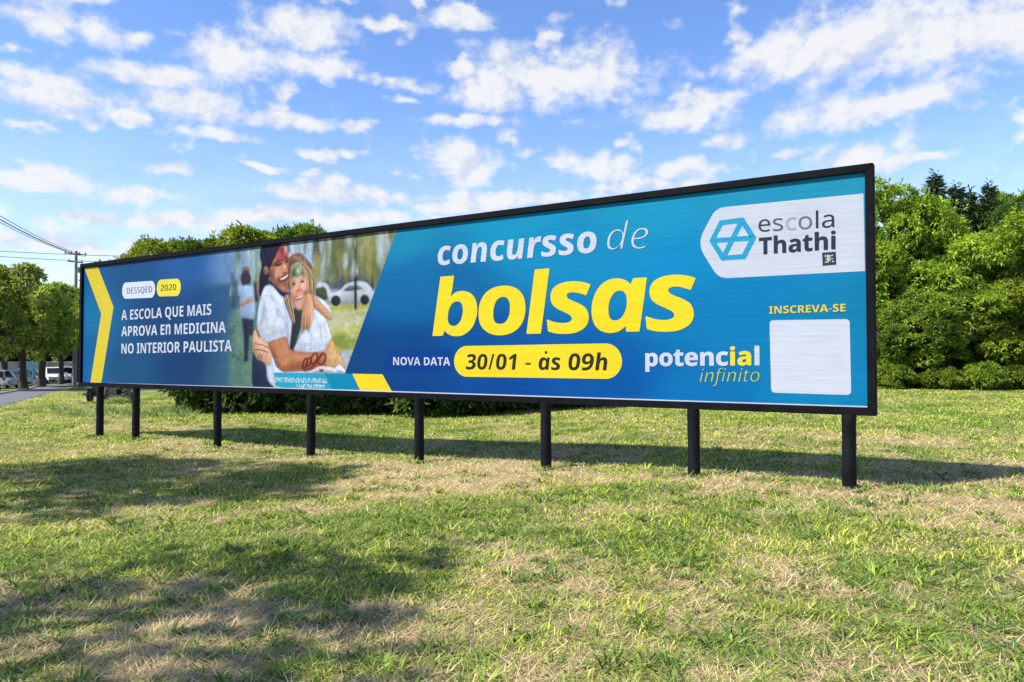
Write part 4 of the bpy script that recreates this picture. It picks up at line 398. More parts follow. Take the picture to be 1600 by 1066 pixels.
# ---------------------------------------------------------------- sky with cumulus
def build_sky():
    w = bpy.data.worlds.new('World'); scene.world = w; w.use_nodes = True
    nt = NT(w.node_tree); nt.n.clear()
    out = nt.add('ShaderNodeOutputWorld')
    sky = nt.add('ShaderNodeTexSky', sky_type='NISHITA', sun_disc=False)
    sky.sun_elevation = SUN_EL; sky.sun_rotation = SUN_ROT
    sky.air_density = 1.0; sky.dust_density = 0.3; sky.ozone_density = 2.5; sky.altitude = 300
    hs = nt.add('ShaderNodeHueSaturation'); hs.inputs['Saturation'].default_value = 1.16; hs.inputs['Value'].default_value = 1.0
    hs.inputs['Hue'].default_value = 0.511
    nt.link(sky.outputs[0], hs.inputs['Color'])
    bg = nt.add('ShaderNodeBackground'); nt.link(hs.outputs[0], bg.inputs['Color']); bg.inputs['Strength'].default_value = SKY_STRENGTH
    tc = nt.add('ShaderNodeTexCoord')
    sep = nt.add('ShaderNodeSeparateXYZ'); nt.link(tc.outputs['Generated'], sep.inputs[0])
    x, y, z = sep.outputs
    DEG = 180 / math.pi
    az = nt.math('MULTIPLY', nt.math('ARCTAN2', x, y), DEG)
    el = nt.math('MULTIPLY', nt.math('ARCSINE', z), DEG)
    comb = nt.add('ShaderNodeCombineXYZ'); nt.link(az, comb.inputs[0]); nt.link(el, comb.inputs[1])
    V = comb.outputs[0]
    # cloud sizes shrink towards the horizon: noise in stretched degrees
    st = nt.vmath('MULTIPLY', V, (0.72, 1.0, 1.0))
    big = nt.noise(st, 0.22, 6, 0.55, 0.1)
    big.noise_dimensions = '2D'
    warp = nt.noise(st, 0.30, 4, 0.6); warp.noise_dimensions = '2D'
    wv = nt.vmath('MULTIPLY', nt.vmath('SUBTRACT', warp.outputs['Color'], (0.5, 0.5, 0.5)), (3.2, 1.7, 0.0))
    VW = nt.vmath('ADD', V, wv)
    m = None
    for (a, e, ra, re, amp) in CLOUDS:
        mp = nt.add('ShaderNodeMapping', vector_type='POINT')
        nt.link(VW, mp.inputs['Vector'])
        ra *= 0.94; re *= 0.92
        mp.inputs['Scale'].default_value = (1 / ra, 1 / re, 0)
        mp.inputs['Location'].default_value = (-a / ra, -e / re, 0)
        ln = nt.vmath('LENGTH', mp.outputs[0])
        m = ln if m is None else nt.math('SMOOTH_MIN', m, ln, 0.25)
    d = nt.math('SUBTRACT', 1.0, m)
    d = nt.math('MAXIMUM', d, -0.9)
    fb = nt.math('SUBTRACT', big.outputs['Fac'], 0.5)
    fine = nt.noise(st, 0.85, 7, 0.56, 0.05); fine.noise_dimensions = '2D'
    fb2 = nt.math('SUBTRACT', fine.outputs['Fac'], 0.5)
    dens = nt.math('ADD', nt.math('MULTIPLY', d, 1.45), nt.math('ADD', nt.math('MULTIPLY', fb, 1.7), nt.math('MULTIPLY', fb2, 1.55)))
    # small fair-weather puffs between the larger clouds
    pf = nt.noise(nt.vmath('ADD', st, (41.3, 7.7, 0.0)), 0.40, 2, 0.5); pf.noise_dimensions = '2D'
    puff = nt.math('ADD', nt.math('MULTIPLY', nt.math('SUBTRACT', pf.outputs['Fac'], 0.625), 5.5), nt.math('MULTIPLY', fb2, 1.9))
    dens = nt.math('MAXIMUM', dens, puff)
    a1 = nt.ramp(dens, -0.26, 1.0)
    # thin wisps and the rest of the dome
    pl = nt.add('ShaderNodeCombineXYZ')
    zz = nt.math('MAXIMUM', z, 0.03)
    nt.link(nt.math('DIVIDE', x, zz), pl.inputs[0]); nt.link(nt.math('DIVIDE', y, zz), pl.inputs[1])
    wsp = nt.noise(pl.outputs[0], 0.9, 8, 0.62, 0.3)
    a2 = nt.ramp(wsp.outputs['Fac'], 0.50, 0.80, 0.0, 0.36)
    # pale haze low over the horizon
    a3 = nt.ramp(el, 0.0, 20.0, 0.52, 0.0)
    al = nt.math('MAXIMUM', nt.math('MULTIPLY', a1, 0.95), a2)
    al = nt.math('MAXIMUM', al, a3)
    up = nt.math('GREATER_THAN', z, -0.02)
    al = nt.math('MULTIPLY', al, up)
    # shading: bright edges and tops, lavender grey undersides
    st2 = nt.vmath('ADD', st, (-0.5, 0.75, 0.0))
    sh1 = nt.noise(st2, 0.22, 6, 0.55, 0.1); sh1.noise_dimensions = '2D'
    sh2 = nt.noise(st2, 0.85, 7, 0.56, 0.05); sh2.noise_dimensions = '2D'
    g = nt.math('ADD', nt.math('MULTIPLY', nt.math('SUBTRACT', big.outputs['Fac'], sh1.outputs['Fac']), 2.2),
                nt.math('MULTIPLY', nt.math('SUBTRACT', fine.outputs['Fac'], sh2.outputs['Fac']), 1.1))
    lit = nt.ramp(nt.math('ADD', g, nt.math('MULTIPLY', a1, 0.16)), -0.30, 0.30)
    cc = nt.mix(lit, CLOUD_SHADE, CLOUD_LIT)
    cb = nt.add('ShaderNodeBackground'); nt.link(cc, cb.inputs['Color']); cb.inputs['Strength'].default_value = 0.515
    mx = nt.add('ShaderNodeMixShader'); nt.link(al, mx.inputs[0]); nt.link(bg.outputs[0], mx.inputs[1]); nt.link(cb.outputs[0], mx.inputs[2])
    nt.link(mx.outputs[0], out.inputs['Surface'])
CLOUD_SHADE = (0.74, 0.80, 0.94); CLOUD_LIT = (0.97, 0.98, 1.0)
build_sky()

# ---------------------------------------------------------------- mesh helpers
def tag(o, label=None, cat=None, group=None, kind=None):
    if label: o['label'] = label
    if cat: o['category'] = cat
    if group: o['group'] = group
    if kind: o['kind'] = kind
    return o

def empty(name, loc=(0, 0, 0), rz=0.0, label=None, cat=None, group=None):
    o = bpy.data.objects.new(name, None); COL.objects.link(o)
    o.location = loc; o.rotation_euler = (0, 0, rz); o.empty_display_size = 0.2
    return tag(o, label, cat, group)

def link_mesh(name, me, mat=None, parent=None):
    o = bpy.data.objects.new(name, me); COL.objects.link(o)
    if mat is not None and not me.materials: me.materials.append(mat)
    if parent is not None: o.parent = parent
    return o

def np_mesh(name, verts, faces_flat, loop_totals, smooth=False, col=None):
    me = bpy.data.meshes.new(name)
    verts = np.asarray(verts, np.float32).reshape(-1, 3)
    loop_totals = np.asarray(loop_totals, np.int32); faces_flat = np.asarray(faces_flat, np.int32)
    me.vertices.add(len(verts)); me.vertices.foreach_set('co', verts.ravel())
    me.loops.add(len(faces_flat)); me.loops.foreach_set('vertex_index', faces_flat)
    me.polygons.add(len(loop_totals))
    starts = np.concatenate([[0], np.cumsum(loop_totals)[:-1]]).astype(np.int32)
    me.polygons.foreach_set('loop_start', starts)
    try: me.polygons.foreach_set('loop_total', loop_totals)
    except Exception: pass
    me.polygons.foreach_set('use_smooth', np.full(len(loop_totals), smooth))
    if col is not None:
        at = me.color_attributes.new('col', 'FLOAT_COLOR', 'POINT')
        c4 = np.ones((len(verts), 4), np.float32); c4[:, :3] = col
        at.data.foreach_set('color', c4.ravel())
    me.update(calc_edges=True)
    return me

class MB:
    """collects simple shapes that become ONE mesh"""
    def __init__(self): self.v = []; self.f = []
    def box(self, c, s, rot=None, taper=1.0):
        b = len(self.v); M = rot or Matrix.Identity(3)
        for dz in (-1, 1):
            k = taper if dz > 0 else 1.0
            for dx, dy in ((-1, -1), (1, -1), (1, 1), (-1, 1)):
                self.v.append(tuple(Vector(c) + M @ Vector((dx * s[0] / 2 * k, dy * s[1] / 2 * k, dz * s[2] / 2))))
        for q in ((3, 2, 1, 0), (4, 5, 6, 7), (0, 1, 5, 4), (1, 2, 6, 5), (2, 3, 7, 6), (3, 0, 4, 7)):
            self.f.append(tuple(b + i for i in q))
        return self
    def tube(self, pts, radii, n=8, cap=True):
        pts = [Vector(p) for p in pts]
        if not hasattr(radii, '__len__'): radii = [radii] * len(pts)
        b = len(self.v); ref = None
        for i, p in enumerate(pts):
            t = (pts[min(i + 1, len(pts) - 1)] - pts[max(i - 1, 0)]).normalized()
            if ref is None: ref = t.orthogonal().normalized()
            ref = (ref - t * ref.dot(t)).normalized(); bi = t.cross(ref)
            for k in range(n):
                a = 2 * math.pi * k / n
                self.v.append(tuple(p + (ref * math.cos(a) + bi * math.sin(a)) * radii[i]))
        for i in range(len(pts) - 1):
            for k in range(n):
                self.f.append((b + i * n + k, b + i * n + (k + 1) % n, b + (i + 1) * n + (k + 1) % n, b + (i + 1) * n + k))
        if cap:
            self.f.append(tuple(b + k for k in range(n))[::-1])
            self.f.append(tuple(b + (len(pts) - 1) * n + k for k in range(n)))
        return self
    def lathe(self, c, axis, prof, n=20):
        axis = Vector(axis).normalized(); ref = axis.orthogonal().normalized(); bi = axis.cross(ref); b = len(self.v)
        for (h, r) in prof:
            for k in range(n):
                a = 2 * math.pi * k / n
                self.v.append(tuple(Vector(c) + axis * h + (ref * math.cos(a) + bi * math.sin(a)) * r))
        for i in range(len(prof) - 1):
            for k in range(n):
                self.f.append((b + i * n + k, b + i * n + (k + 1) % n, b + (i + 1) * n + (k + 1) % n, b + (i + 1) * n + k))
        return self
    def prism(self, poly, y0, y1, plane='xz'):
        """polygon in x-z pushed out along y"""
        b = len(self.v); n = len(poly)
        for y in (y0, y1):
            for (x, z) in poly: self.v.append((x, y, z))
        self.f.append(tuple(range(b, b + n))); self.f.append(tuple(range(b + 2 * n - 1, b + n - 1, -1)))
        for k in range(n): self.f.append((b + k, b + n + k, b + n + (k + 1) % n, b + (k + 1) % n))
        return self
    def mesh(self, name, bevel=0.0, smooth=False):
        me = bpy.data.meshes.new(name); me.from_pydata(self.v, [], self.f)
        bm = bmesh.new(); bm.from_mesh(me)
        bmesh.ops.recalc_face_normals(bm, faces=bm.faces)
        if bevel:
            ed = [e for e in bm.edges if len(e.link_faces) == 2 and e.calc_face_angle(0) > 0.6]
            bmesh.ops.bevel(bm, geom=ed, offset=bevel, segments=2, affect='EDGES', clamp_overlap=True)
        for f_ in bm.faces: f_.smooth = smooth
        bm.to_mesh(me); bm.free(); me.update()
        if smooth:
            try: me.set_sharp_from_angle(angle=R(40))
            except Exception: pass
        return me
    def build(self, name, mat, parent=None, bevel=0.0, smooth=False):
        return link_mesh(name, self.mesh(name, bevel, smooth), mat, parent)

# value noise
def _hash(ix, iy, seed):
    h = (ix.astype(np.int64) * 374761393 + iy.astype(np.int64) * 668265263 + seed * 974634777) & 0xffffffff
    h = ((h ^ (h >> 13)) * 1274126177) & 0xffffffff
    h = (h ^ (h >> 16)) & 0xffffffff
    return h / 4294967295.0
def vnoise(x, y, seed=0):
    ix = np.floor(x); iy = np.floor(y); fx = x - ix; fy = y - iy
    fx = fx * fx * (3 - 2 * fx); fy = fy * fy * (3 - 2 * fy)
    a = _hash(ix, iy, seed); b = _hash(ix + 1, iy, seed); c = _hash(ix, iy + 1, seed); d = _hash(ix + 1, iy + 1, seed)
    return (a * (1 - fx) + b * fx) * (1 - fy) + (c * (1 - fx) + d * fx) * fy
def fbm(x, y, seed=0, oct=4):
    s = 0; a = 0.5; t = 0
    for i in range(oct):
        s = s + a * vnoise(x, y, seed + i * 17); t += a; a *= 0.55; x = x * 2.03 + 11.7; y = y * 2.03 + 5.3
    return s / t
def sst(x, a, b):
    t = np.clip((x - a) / (b - a), 0, 1); return t * t * (3 - 2 * t)

# ---------------------------------------------------------------- terrain
XL, YL, XR, YR = -10.5943, 18.1949, 4.3172, 8.7621
BL = math.hypot(XR - XL, YR - YL)
BDX, BDY = (XR - XL) / BL, (YR - YL) / BL            # along the board, left to right
BNX, BNY = -BDY, BDX                                 # away from the viewer
BOARD_Z = EYE - 0.6806                               # underside of the frame

ROAD_P = (-19.3, 27.6); ROAD_D = (-0.468, 0.884)     # near edge of the lane
ROAD_W = 2.3
def road_dist(x, y):
    """distance to the left of the near edge"""
    return (x - ROAD_P[0]) * (-ROAD_D[1]) + (y - ROAD_P[1]) * ROAD_D[0]

def gz(x, y):
    x = np.asarray(x, float); y = np.asarray(y, float)
    s = sst((-x + 0.25 * y + 2.0) / 11.0, 0, 1)
    w = sst((-x - 6) / 16.0, 0, 1)
    z = EYE - 1.56 - 0.30 * s - 0.02 * np.clip(y - 30, 0, 30) * w
    near = np.exp(-((x / 30) ** 2 + ((y - 10) / 30) ** 2))
    z = z + near * 0.05 * (fbm(x * 0.5, y * 0.5, 5, 3) - 0.5)
    rd = road_dist(x, y)
    z = z - 0.05 * sst(rd, -0.5, 0.1) * (1 - sst(rd, ROAD_W - 0.1, ROAD_W + 0.5))
    return z
def gzf(x, y): return float(gz(x, y))

def dry(x, y):
    """0 lush green, 1 bleached straw"""
    n = fbm(x * 0.40 + 3, y * 0.40, 21, 4); n2 = fbm(x * 1.5, y * 1.5, 43, 3); n3 = fbm(x * 5.0, y * 5.0, 47, 2)
    far = sst(y, 10, 18)
    d = 0.46 + (1.15 - 0.5 * far) * (n - 0.5) + (1.35 - 0.6 * far) * (n2 - 0.5) + 0.75 * (n3 - 0.5)
    u = (x - XL) * BDX + (y - YL) * BDY; p = (x - XL) * BNX + (y - YL) * BNY
    d = d + 0.36 * np.exp(-((p + 0.35) / 0.5) ** 2) * sst(u, 6, 12)
    d = d + 0.17 * (1 - sst(y, 4.4, 6.4)) * 0.8
    d = d - 0.26 * np.exp(-((x + 3.0) / 2.6) ** 2 - ((y - 7.2) / 0.9) ** 2)
    d = d - 0.12 * np.exp(-((y - 6.6) / 0.9) ** 2)
    d = d - 0.10 * far
    return np.clip(d, 0, 1)

def build_ground():
    t = np.linspace(-1, 1, 281); xs = np.sinh(t * 5.2) / np.sinh(5.2) * 900
    t2 = np.linspace(0, 1, 260); ys = -40 + (np.sinh(t2 * 6.0 - 2.0) - np.sinh(-2.0)) / (np.sinh(4.0) - np.sinh(-2.0)) * 1500
    ys = np.unique(np.concatenate([np.linspace(-60, 0, 14), np.linspace(0, 30, 151), np.linspace(30, 100, 120), np.geomspace(100, 1500, 40)]))
    xs = np.unique(np.concatenate([-np.geomspace(80, 1200, 30), np.linspace(-80, -20, 90), np.linspace(-20, 20, 201), np.linspace(20, 60, 30), np.geomspace(60, 1200, 30)]))
    X, Y = np.meshgrid(xs, ys); Z = gz(X, Y)
    n, mx = len(ys), len(xs)
    i = np.arange((n - 1) * mx).reshape(n - 1, mx)[:, :-1].ravel()
    q = np.stack([i, i + 1, i + mx + 1, i + mx], 1)
    D = dry(X, Y).ravel()
    me = np_mesh('ground', np.stack([X, Y, Z], -1), q.ravel(), np.full(len(q), 4), True, np.stack([D, D, D], 1))
    m, nt, b = new_mat('turf_soil')
    at = nt.add('ShaderNodeAttribute', attribute_name='col')
    tc = nt.add('ShaderNodeTexCoord')
    n1 = nt.noise(tc.outputs['Object'], 14, 6, 0.65); n2 = nt.noise(tc.outputs['Object'], 60, 4, 0.6)
    n3 = nt.noise(tc.outputs['Object'], 2.2, 5, 0.6)
    sepa = nt.add('ShaderNodeSeparateColor'); nt.link(at.outputs['Color'], sepa.inputs[0])
    f = nt.math('ADD', sepa.outputs[0], nt.math('MULTIPLY', nt.math('SUBTRACT', n1.outputs['Fac'], 0.5), 1.1))
    f = nt.math('ADD', f, nt.math('MULTIPLY', nt.math('SUBTRACT', n3.outputs['Fac'], 0.5), 0.5))
    c = nt.mix(nt.ramp(f, 0.15, 0.85), (0.085, 0.13, 0.022), (0.34, 0.27, 0.13))
    c = nt.mix(nt.ramp(n2.outputs['Fac'], 0.50, 0.72, 0.0, 0.6), c, (0.10, 0.075, 0.04))
    nt.link(c, b.inputs['Base Color']); b.inputs['Roughness'].default_value = 0.95
    b.inputs['Specular IOR Level'].default_value = 0.1
    bp = nt.add('ShaderNodeBump'); bp.inputs['Strength'].default_value = 0.7; bp.inputs['Distance'].default_value = 0.03
    nt.link(nt.math('ADD', n1.outputs['Fac'], n2.outputs['Fac']), bp.inputs['Height']); nt.link(bp.outputs[0], b.inputs['Normal'])
    o = link_mesh('ground', me, m); tag(o, 'mown field of patchy green and straw coloured turf', kind='structure')
build_ground()

def build_road():
    me_v, q = [], []
    ts = np.linspace(-45, 130, 120); ws = np.linspace(0, ROAD_W, 5)
    for t in ts:
        for w in ws:
            x = ROAD_P[0] + ROAD_D[0] * t - ROAD_D[1] * w; y = ROAD_P[1] + ROAD_D[1] * t - (-ROAD_D[0]) * w * 1.0
            me_v.append((x, y, gzf(x, y) + 0.02))
    nw = len(ws)
    for i in range(len(ts) - 1):
        for k in range(nw - 1):
            a = i * nw + k; q.append((a, a + 1, a + nw + 1, a + nw))
    m, nt, b = new_mat('worn_asphalt')
    tc = nt.add('ShaderNodeTexCoord'); n1 = nt.noise(tc.outputs['Object'], 1.3, 6, 0.6); n2 = nt.noise(tc.outputs['Object'], 60, 3, 0.6)
    c = nt.mix(n1.outputs['Fac'], (0.085, 0.085, 0.09), (0.16, 0.16, 0.165))
    c = nt.mix(nt.ramp(n2.outputs['Fac'], 0.45, 0.7, 0, 0.5), c, (0.07, 0.07, 0.07))
    nt.link(c, b.inputs['Base Color']); b.inputs['Roughness'].default_value = 0.85
    bp = nt.add('ShaderNodeBump'); bp.inputs['Strength'].default_value = 0.3; bp.inputs['Distance'].default_value = 0.01
    nt.link(n2.outputs['Fac'], bp.inputs['Height']); nt.link(bp.outputs[0], b.inputs['Normal'])
    me = bpy.data.meshes.new('road'); me.from_pydata(me_v, [], q); me.update()
    o = link_mesh('road', me, m); tag(o, 'narrow grey asphalt lane beside the field', kind='structure')
    # low concrete kerb on the far side
    for side, w in ((1, ROAD_W + 0.09),):
        mb = MB(); v0 = None
        pts = []
        for t in ts:
            x = ROAD_P[0] + ROAD_D[0] * t - ROAD_D[1] * w; y = ROAD_P[1] + ROAD_D[1] * t + ROAD_D[0] * w
            pts.append((x, y, gzf(x, y)))
        for p in pts:
            for (dw, dz) in ((-0.07, -0.1), (-0.07, 0.10), (0.07, 0.10), (0.07, -0.1)):
                mb.v.append((p[0] - ROAD_D[1] * dw, p[1] + ROAD_D[0] * dw, p[2] + dz))
        for i in range(len(pts) - 1):
            for k in range(4): mb.f.append((i * 4 + k, i * 4 + (k + 1) % 4, (i + 1) * 4 + (k + 1) % 4, (i + 1) * 4 + k))
        k_ = mb.build('kerb', MAT_CONCRETE); tag(k_, 'low concrete kerb on the far side of the asphalt lane', kind='structure')
MAT_CONCRETE = paint('kerb_concrete', (0.30, 0.29, 0.27), 0.9, noise=0.25, scale=3, bump=0.3)
build_road()

# ---------------------------------------------------------------- billboard
MAT_FRAME = paint('black_frame_paint', (0.006, 0.0065, 0.009), 0.62, noise=0.3, scale=4, bump=0.12, spec=0.04)
MAT_POST = paint('black_post_paint', (0.006, 0.007, 0.009), 0.5, noise=0.35, scale=5, bump=0.35, spec=0.10)
PRINT_K = 0.54

def printed(name, color=None):
    """vinyl print: ink with faint horizontal banding and a soft sheen"""
    m, nt, b = new_mat(name)
    tc = nt.add('ShaderNodeTexCoord')
    mp = nt.add('ShaderNodeMapping'); nt.link(tc.outputs['Object'], mp.inputs['Vector']); mp.inputs['Scale'].default_value = (0.9, 1, 26)
    n1 = nt.noise(mp.outputs[0], 1.0, 5, 0.65)
    mp2 = nt.add('ShaderNodeMapping'); nt.link(tc.outputs['Object'], mp2.inputs['Vector']); mp2.inputs['Scale'].default_value = (3.0, 1, 120)
    n2 = nt.noise(mp2.outputs[0], 1.0, 3, 0.6)
    n3 = nt.noise(tc.outputs['Object'], 1.1, 5, 0.6)
    f = nt.ramp(n1.outputs['Fac'], 0.25, 0.75, 0.925, 1.07)
    f2 = nt.ramp(n2.outputs['Fac'], 0.25, 0.75, 0.95, 1.05)
    f3 = nt.ramp(n3.outputs['Fac'], 0.25, 0.75, 0.95, 1.04)
    k = nt.math('MULTIPLY', nt.math('MULTIPLY', f, f2), f3)
    if color is None:
        src = nt.add('ShaderNodeAttribute', attribute_name='col').outputs['Color']
    else:
        src = tuple(c * PRINT_K for c in s2l(color))
    sc = nt.add('ShaderNodeVectorMath', operation='SCALE'); nt.put(sc.inputs[0], src); nt.put(sc.inputs['Scale'], k)
    nt.link(sc.outputs[0], b.inputs['Base Color'])
    b.inputs['Roughness'].default_value = 0.5; b.inputs['Specular IOR Level'].default_value = 0.07
    bp = nt.add('ShaderNodeBump'); bp.inputs['Strength'].default_value = 0.25; bp.inputs['Distance'].default_value = 0.01
    nt.link(nt.math('ADD', n1.outputs['Fac'], nt.math('MULTIPLY', n3.outputs['Fac'], 1.5)), bp.inputs['Height']); nt.link(bp.outputs[0], b.inputs['Normal'])
    return m
_INK = {}
def ink(c):
    c = tuple(c)
    if c not in _INK: _INK[c] = printed('print_ink', c)
    return _INK[c]

def catmull(pts, k=5):
    p = np.asarray(pts, float); n = len(p); out = []
    for i in range(n):
        p0, p1, p2, p3 = p[i - 1], p[i], p[(i + 1) % n], p[(i + 2) % n]
        for j in range(k):
            t = j / k
            out.append(0.5 * ((2 * p1) + (-p0 + p2) * t + (2 * p0 - 5 * p1 + 4 * p2 - p3) * t * t + (-p0 + 3 * p1 - 3 * p2 + p3) * t ** 3))
    return np.array(out)

def inside(px, py, poly):
    r = np.zeros(px.shape, bool); n = len(poly); j = n - 1
    for i in range(n):
        xi, yi = poly[i]; xj, yj = poly[j]
        if abs(yi - yj) > 1e-12:
            c = ((yi > py) != (yj > py)) & (px < (xj - xi) * (py - yi) / (yj - yi) + xi)
            r ^= c
        j = i
    return r

def box_blur(a, r):
    if r < 1: return a
    for ax in (0, 1):
        for _ in range(2):
            p = np.pad(a, [(r + 1, r) if k == ax else (0, 0) for k in (0, 1)], mode='edge')
            c = np.cumsum(p, axis=ax)
            n = 2 * r + 1
            a = (np.take(c, range(n, c.shape[ax]), ax) - np.take(c, range(0, c.shape[ax] - n), ax)) / n
    return a

def build_billboard():
    base_z = gzf(XL, YL)
    root = empty('billboard', (XL, YL, base_z), math.atan2(BDY, BDX),
                 'long blue and yellow advertising billboard in a black frame on eight black posts', 'billboard')
    zb = BOARD_Z - base_z; H = 3.0; FW = 0.095
    # frame: four mitred rails
    for poly in ([(0, 0), (BL, 0), (BL - FW, FW), (FW, FW)], [(BL, 0), (BL, H), (BL - FW, H - FW), (BL - FW, FW)],
                 [(BL, H), (0, H), (FW, H - FW), (BL - FW, H - FW)], [(0, H), (0, 0), (FW, FW), (FW, H - FW)]):
        c = np.mean(poly, axis=0)
        mb = MB(); mb.prism([(x + (c[0] - x) * 0.0004, zb + y + (c[1] - y) * 0.0012) for x, y in poly], -0.07, 0.07)
        mb.build('frame_rail', MAT_FRAME, root, bevel=0.006)
    # backing sheet and rear braces
    mb = MB(); mb.box((BL / 2, 0.012, zb + H / 2), (BL - 0.06, 0.02, H - 0.06)); mb.build('backing_sheet', paint('zinc_sheet', (0.35, 0.36, 0.37), 0.45, 0.7), root)
    # posts
    for i, u in enumerate([0.86, 2.37, 5.31, 8.09, 10.69, 13.14, 15.42, 17.34]):
        x = XL + BDX * u - BNX * 0.0; y = YL + BDY * u
        g = gzf(x, y) - base_z
        rr = random.Random(i)
        lean = rr.uniform(-0.012, 0.012)
        n = 9; zs = np.linspace(g - 0.3, zb + 0.004, n)
        mb = MB(); mb.tube([(u + lean * (1 - k / (n - 1)) + rr.uniform(-.002, .002), 0.0 + rr.uniform(-.002, .002), zz) for k, zz in enumerate(zs)],
                           [0.082 * rr.uniform(0.97, 1.03) for _ in zs], 18)
        mb.build('post', MAT_POST, root, smooth=True)
        mb = MB(); mb.box((u, 0.11, zb + H / 2 - 0.1), (0.08, 0.075, H - 0.3)); mb.build('rear_brace', MAT_POST, root, bevel=0.005)
    # printed sheet: vertex colours carry the ink (gradient plus the printed picture)
    PU = (min(PHOTO_U[0], 4.6), 10.4)
    us = np.unique(np.round(np.concatenate([np.arange(0.06, PU[0], 0.07), np.arange(PU[0], PU[1], 0.0095), np.arange(PU[1], BL - 0.05, 0.08), [BL - 0.06]]), 4))
    vs_ = np.arange(0.06, H - 0.059, 0.0095); vs_ = np.append(vs_, H - 0.06)
    U, Vv = np.meshgrid(us, vs_)
    # ink gradient from control points
    num = np.zeros(U.shape + (3,)); den = np.zeros(U.shape)
    for g in GRAD:
        left = g[0] < 8
        wgt = 1.0 / (((U - g[0]) / 1.3) ** 2 + ((Vv - g[1]) / 0.8) ** 2 + 0.10) ** 2
        num += wgt[..., None] * np.array(s2l(g[2:5])); den += wgt
    col = num / den[..., None]
    # picture area, drawn on its own square grid
    h = 0.0095; gu = np.arange(4.5, 10.5, h); gv = np.arange(0.0, 3.0, h); GU, GV = np.meshgrid(gu, gv)
    img = np.zeros(GU.shape + (3,)); img[:] = s2l((150, 175, 200))
    prng = np.random.default_rng(8)
    for pi, (c, blur, alpha, smooth, pts) in enumerate(PICTURE):
        if pi == PICTURE_BACK:
            # out-of-focus leaves, trunks and lawn of the printed backdrop
            pal = ([(120, 126, 70), (168, 170, 100), (84, 96, 70), (190, 205, 220), (140, 140, 78), (70, 84, 66)], [(160, 172, 84), (206, 206, 140), (122, 142, 62), (190, 190, 150), (176, 178, 96)],
                   [(150, 180, 205), (110, 140, 120), (84, 116, 120), (176, 196, 214)], [(70, 110, 96), (104, 136, 96), (60, 92, 92), (120, 146, 112)])
            for (ua, va, ub, vb), cols, cnt, st_ in zip(BLOTCH_AREAS, pal, (150, 70, 40, 40), (2.2, 0.5, 1.6, 0.6)):
                for _ in range(cnt):
                    cu_, cv_ = prng.uniform(ua, ub), prng.uniform(va, vb); ru = prng.uniform(.03, .11); rv = ru * prng.uniform(.8, 1.3) * st_
                    m_ = np.clip(1.35 - np.hypot((GU - cu_) / ru, (GV - cv_) / rv), 0, 1) ** 0.8 * prng.uniform(.35, .75)
                    img = img * (1 - m_[..., None]) + np.array(s2l(cols[prng.integers(len(cols))])) * m_[..., None]
        pts = catmull(pts) if smooth else np.array(pts)
        r = int(round(blur * 0.0042 / h * 1.0 + (0.35 if blur > 1.2 else 0)))
        lo = pts.min(0) - (r * 3 + 3) * h; hi = pts.max(0) + (r * 3 + 3) * h
        i0, i1 = np.clip([int((lo[0] - gu[0]) / h), int((hi[0] - gu[0]) / h) + 1], 0, len(gu)); j0, j1 = np.clip([int((lo[1] - gv[0]) / h), int((hi[1] - gv[0]) / h) + 1], 0, len(gv))
        if i1 - i0 < 2 or j1 - j0 < 2: continue
        sx, sy = GU[j0:j1, i0:i1], GV[j0:j1, i0:i1]
        mk = sum(inside(sx + dx * h, sy + dy * h, pts).astype(float) for dx, dy in ((-.25, -.25), (.25, -.25), (-.25, .25), (.25, .25))) / 4
        soft = box_blur(mk, max(3, int(min(i1 - i0, j1 - j0) * 0.16)))
        gy, gx = np.gradient(soft); tone = np.clip(1 + 9.0 * (-0.55 * gx - 0.85 * gy) * mk * (1 + 0.0 * r), 0.58, 1.2) if alpha > 0.5 and blur < 4 else np.ones(mk.shape)
        if min(c) > 195 and alpha > 0.5: tone = tone * (1 + 0.30 * (fbm(sx * 5 + sy * 4, sy * 2.2 - sx * 2, 83, 3) - 0.5))
        mk = box_blur(mk, r)[..., None] * alpha
        img[j0:j1, i0:i1] = img[j0:j1, i0:i1] * (1 - mk) + np.array(s2l(c)) * tone[..., None] * mk
        if alpha > 0.85 and blur < 2 and min(i1 - i0, j1 - j0) > 14:
            ey_, ex_ = np.gradient(box_blur(mk[..., 0], 1)); img[j0:j1, i0:i1] *= (1 - np.clip(0.9 * np.hypot(ex_, ey_), 0, 0.34))[..., None]
    # grain of the printed photograph
    gr = fbm(GU * 14, GV * 14, 77, 3) - 0.5
    img *= (1 + 0.30 * gr + 0.40 * (fbm(GU * 5, GV * 3.2, 79, 3) - 0.5) + 0.22 * (fbm(GU * 26, GV * 20, 81, 2) - 0.5))[..., None]
    ii = np.clip(np.round((U - gu[0]) / h).astype(int), 0, len(gu) - 1); jj = np.clip(np.round((Vv - gv[0]) / h).astype(int), 0, len(gv) - 1)
    pic = img[jj, ii]
    k = (DIAG[0][0] - DIAG[1][0]) / (DIAG[0][1] - DIAG[1][1]); edge = DIAG[1][0] + k * (Vv - DIAG[1][1])
    a = np.clip((edge - U) / 0.012 + 0.5, 0, 1) * sst(U, FADE[1] - 0.35, FADE[0] + 0.25) ** 1.3
    col = col * (1 - a[..., None]) + pic * a[..., None]
    # dark blue panel behind the date line
    bx = np.array(SHAPES['box']); mkb = inside(U, Vv, bx).astype(float)[..., None] * 0.75
    col = col * (1 - mkb) + np.array(s2l((4, 60, 145))) * mkb
    col *= PRINT_K
    n, mx = U.shape
    i = np.arange((n - 1) * mx).reshape(n - 1, mx)[:, :-1].ravel()
    q = np.stack([i, i + 1, i + mx + 1, i + mx], 1)
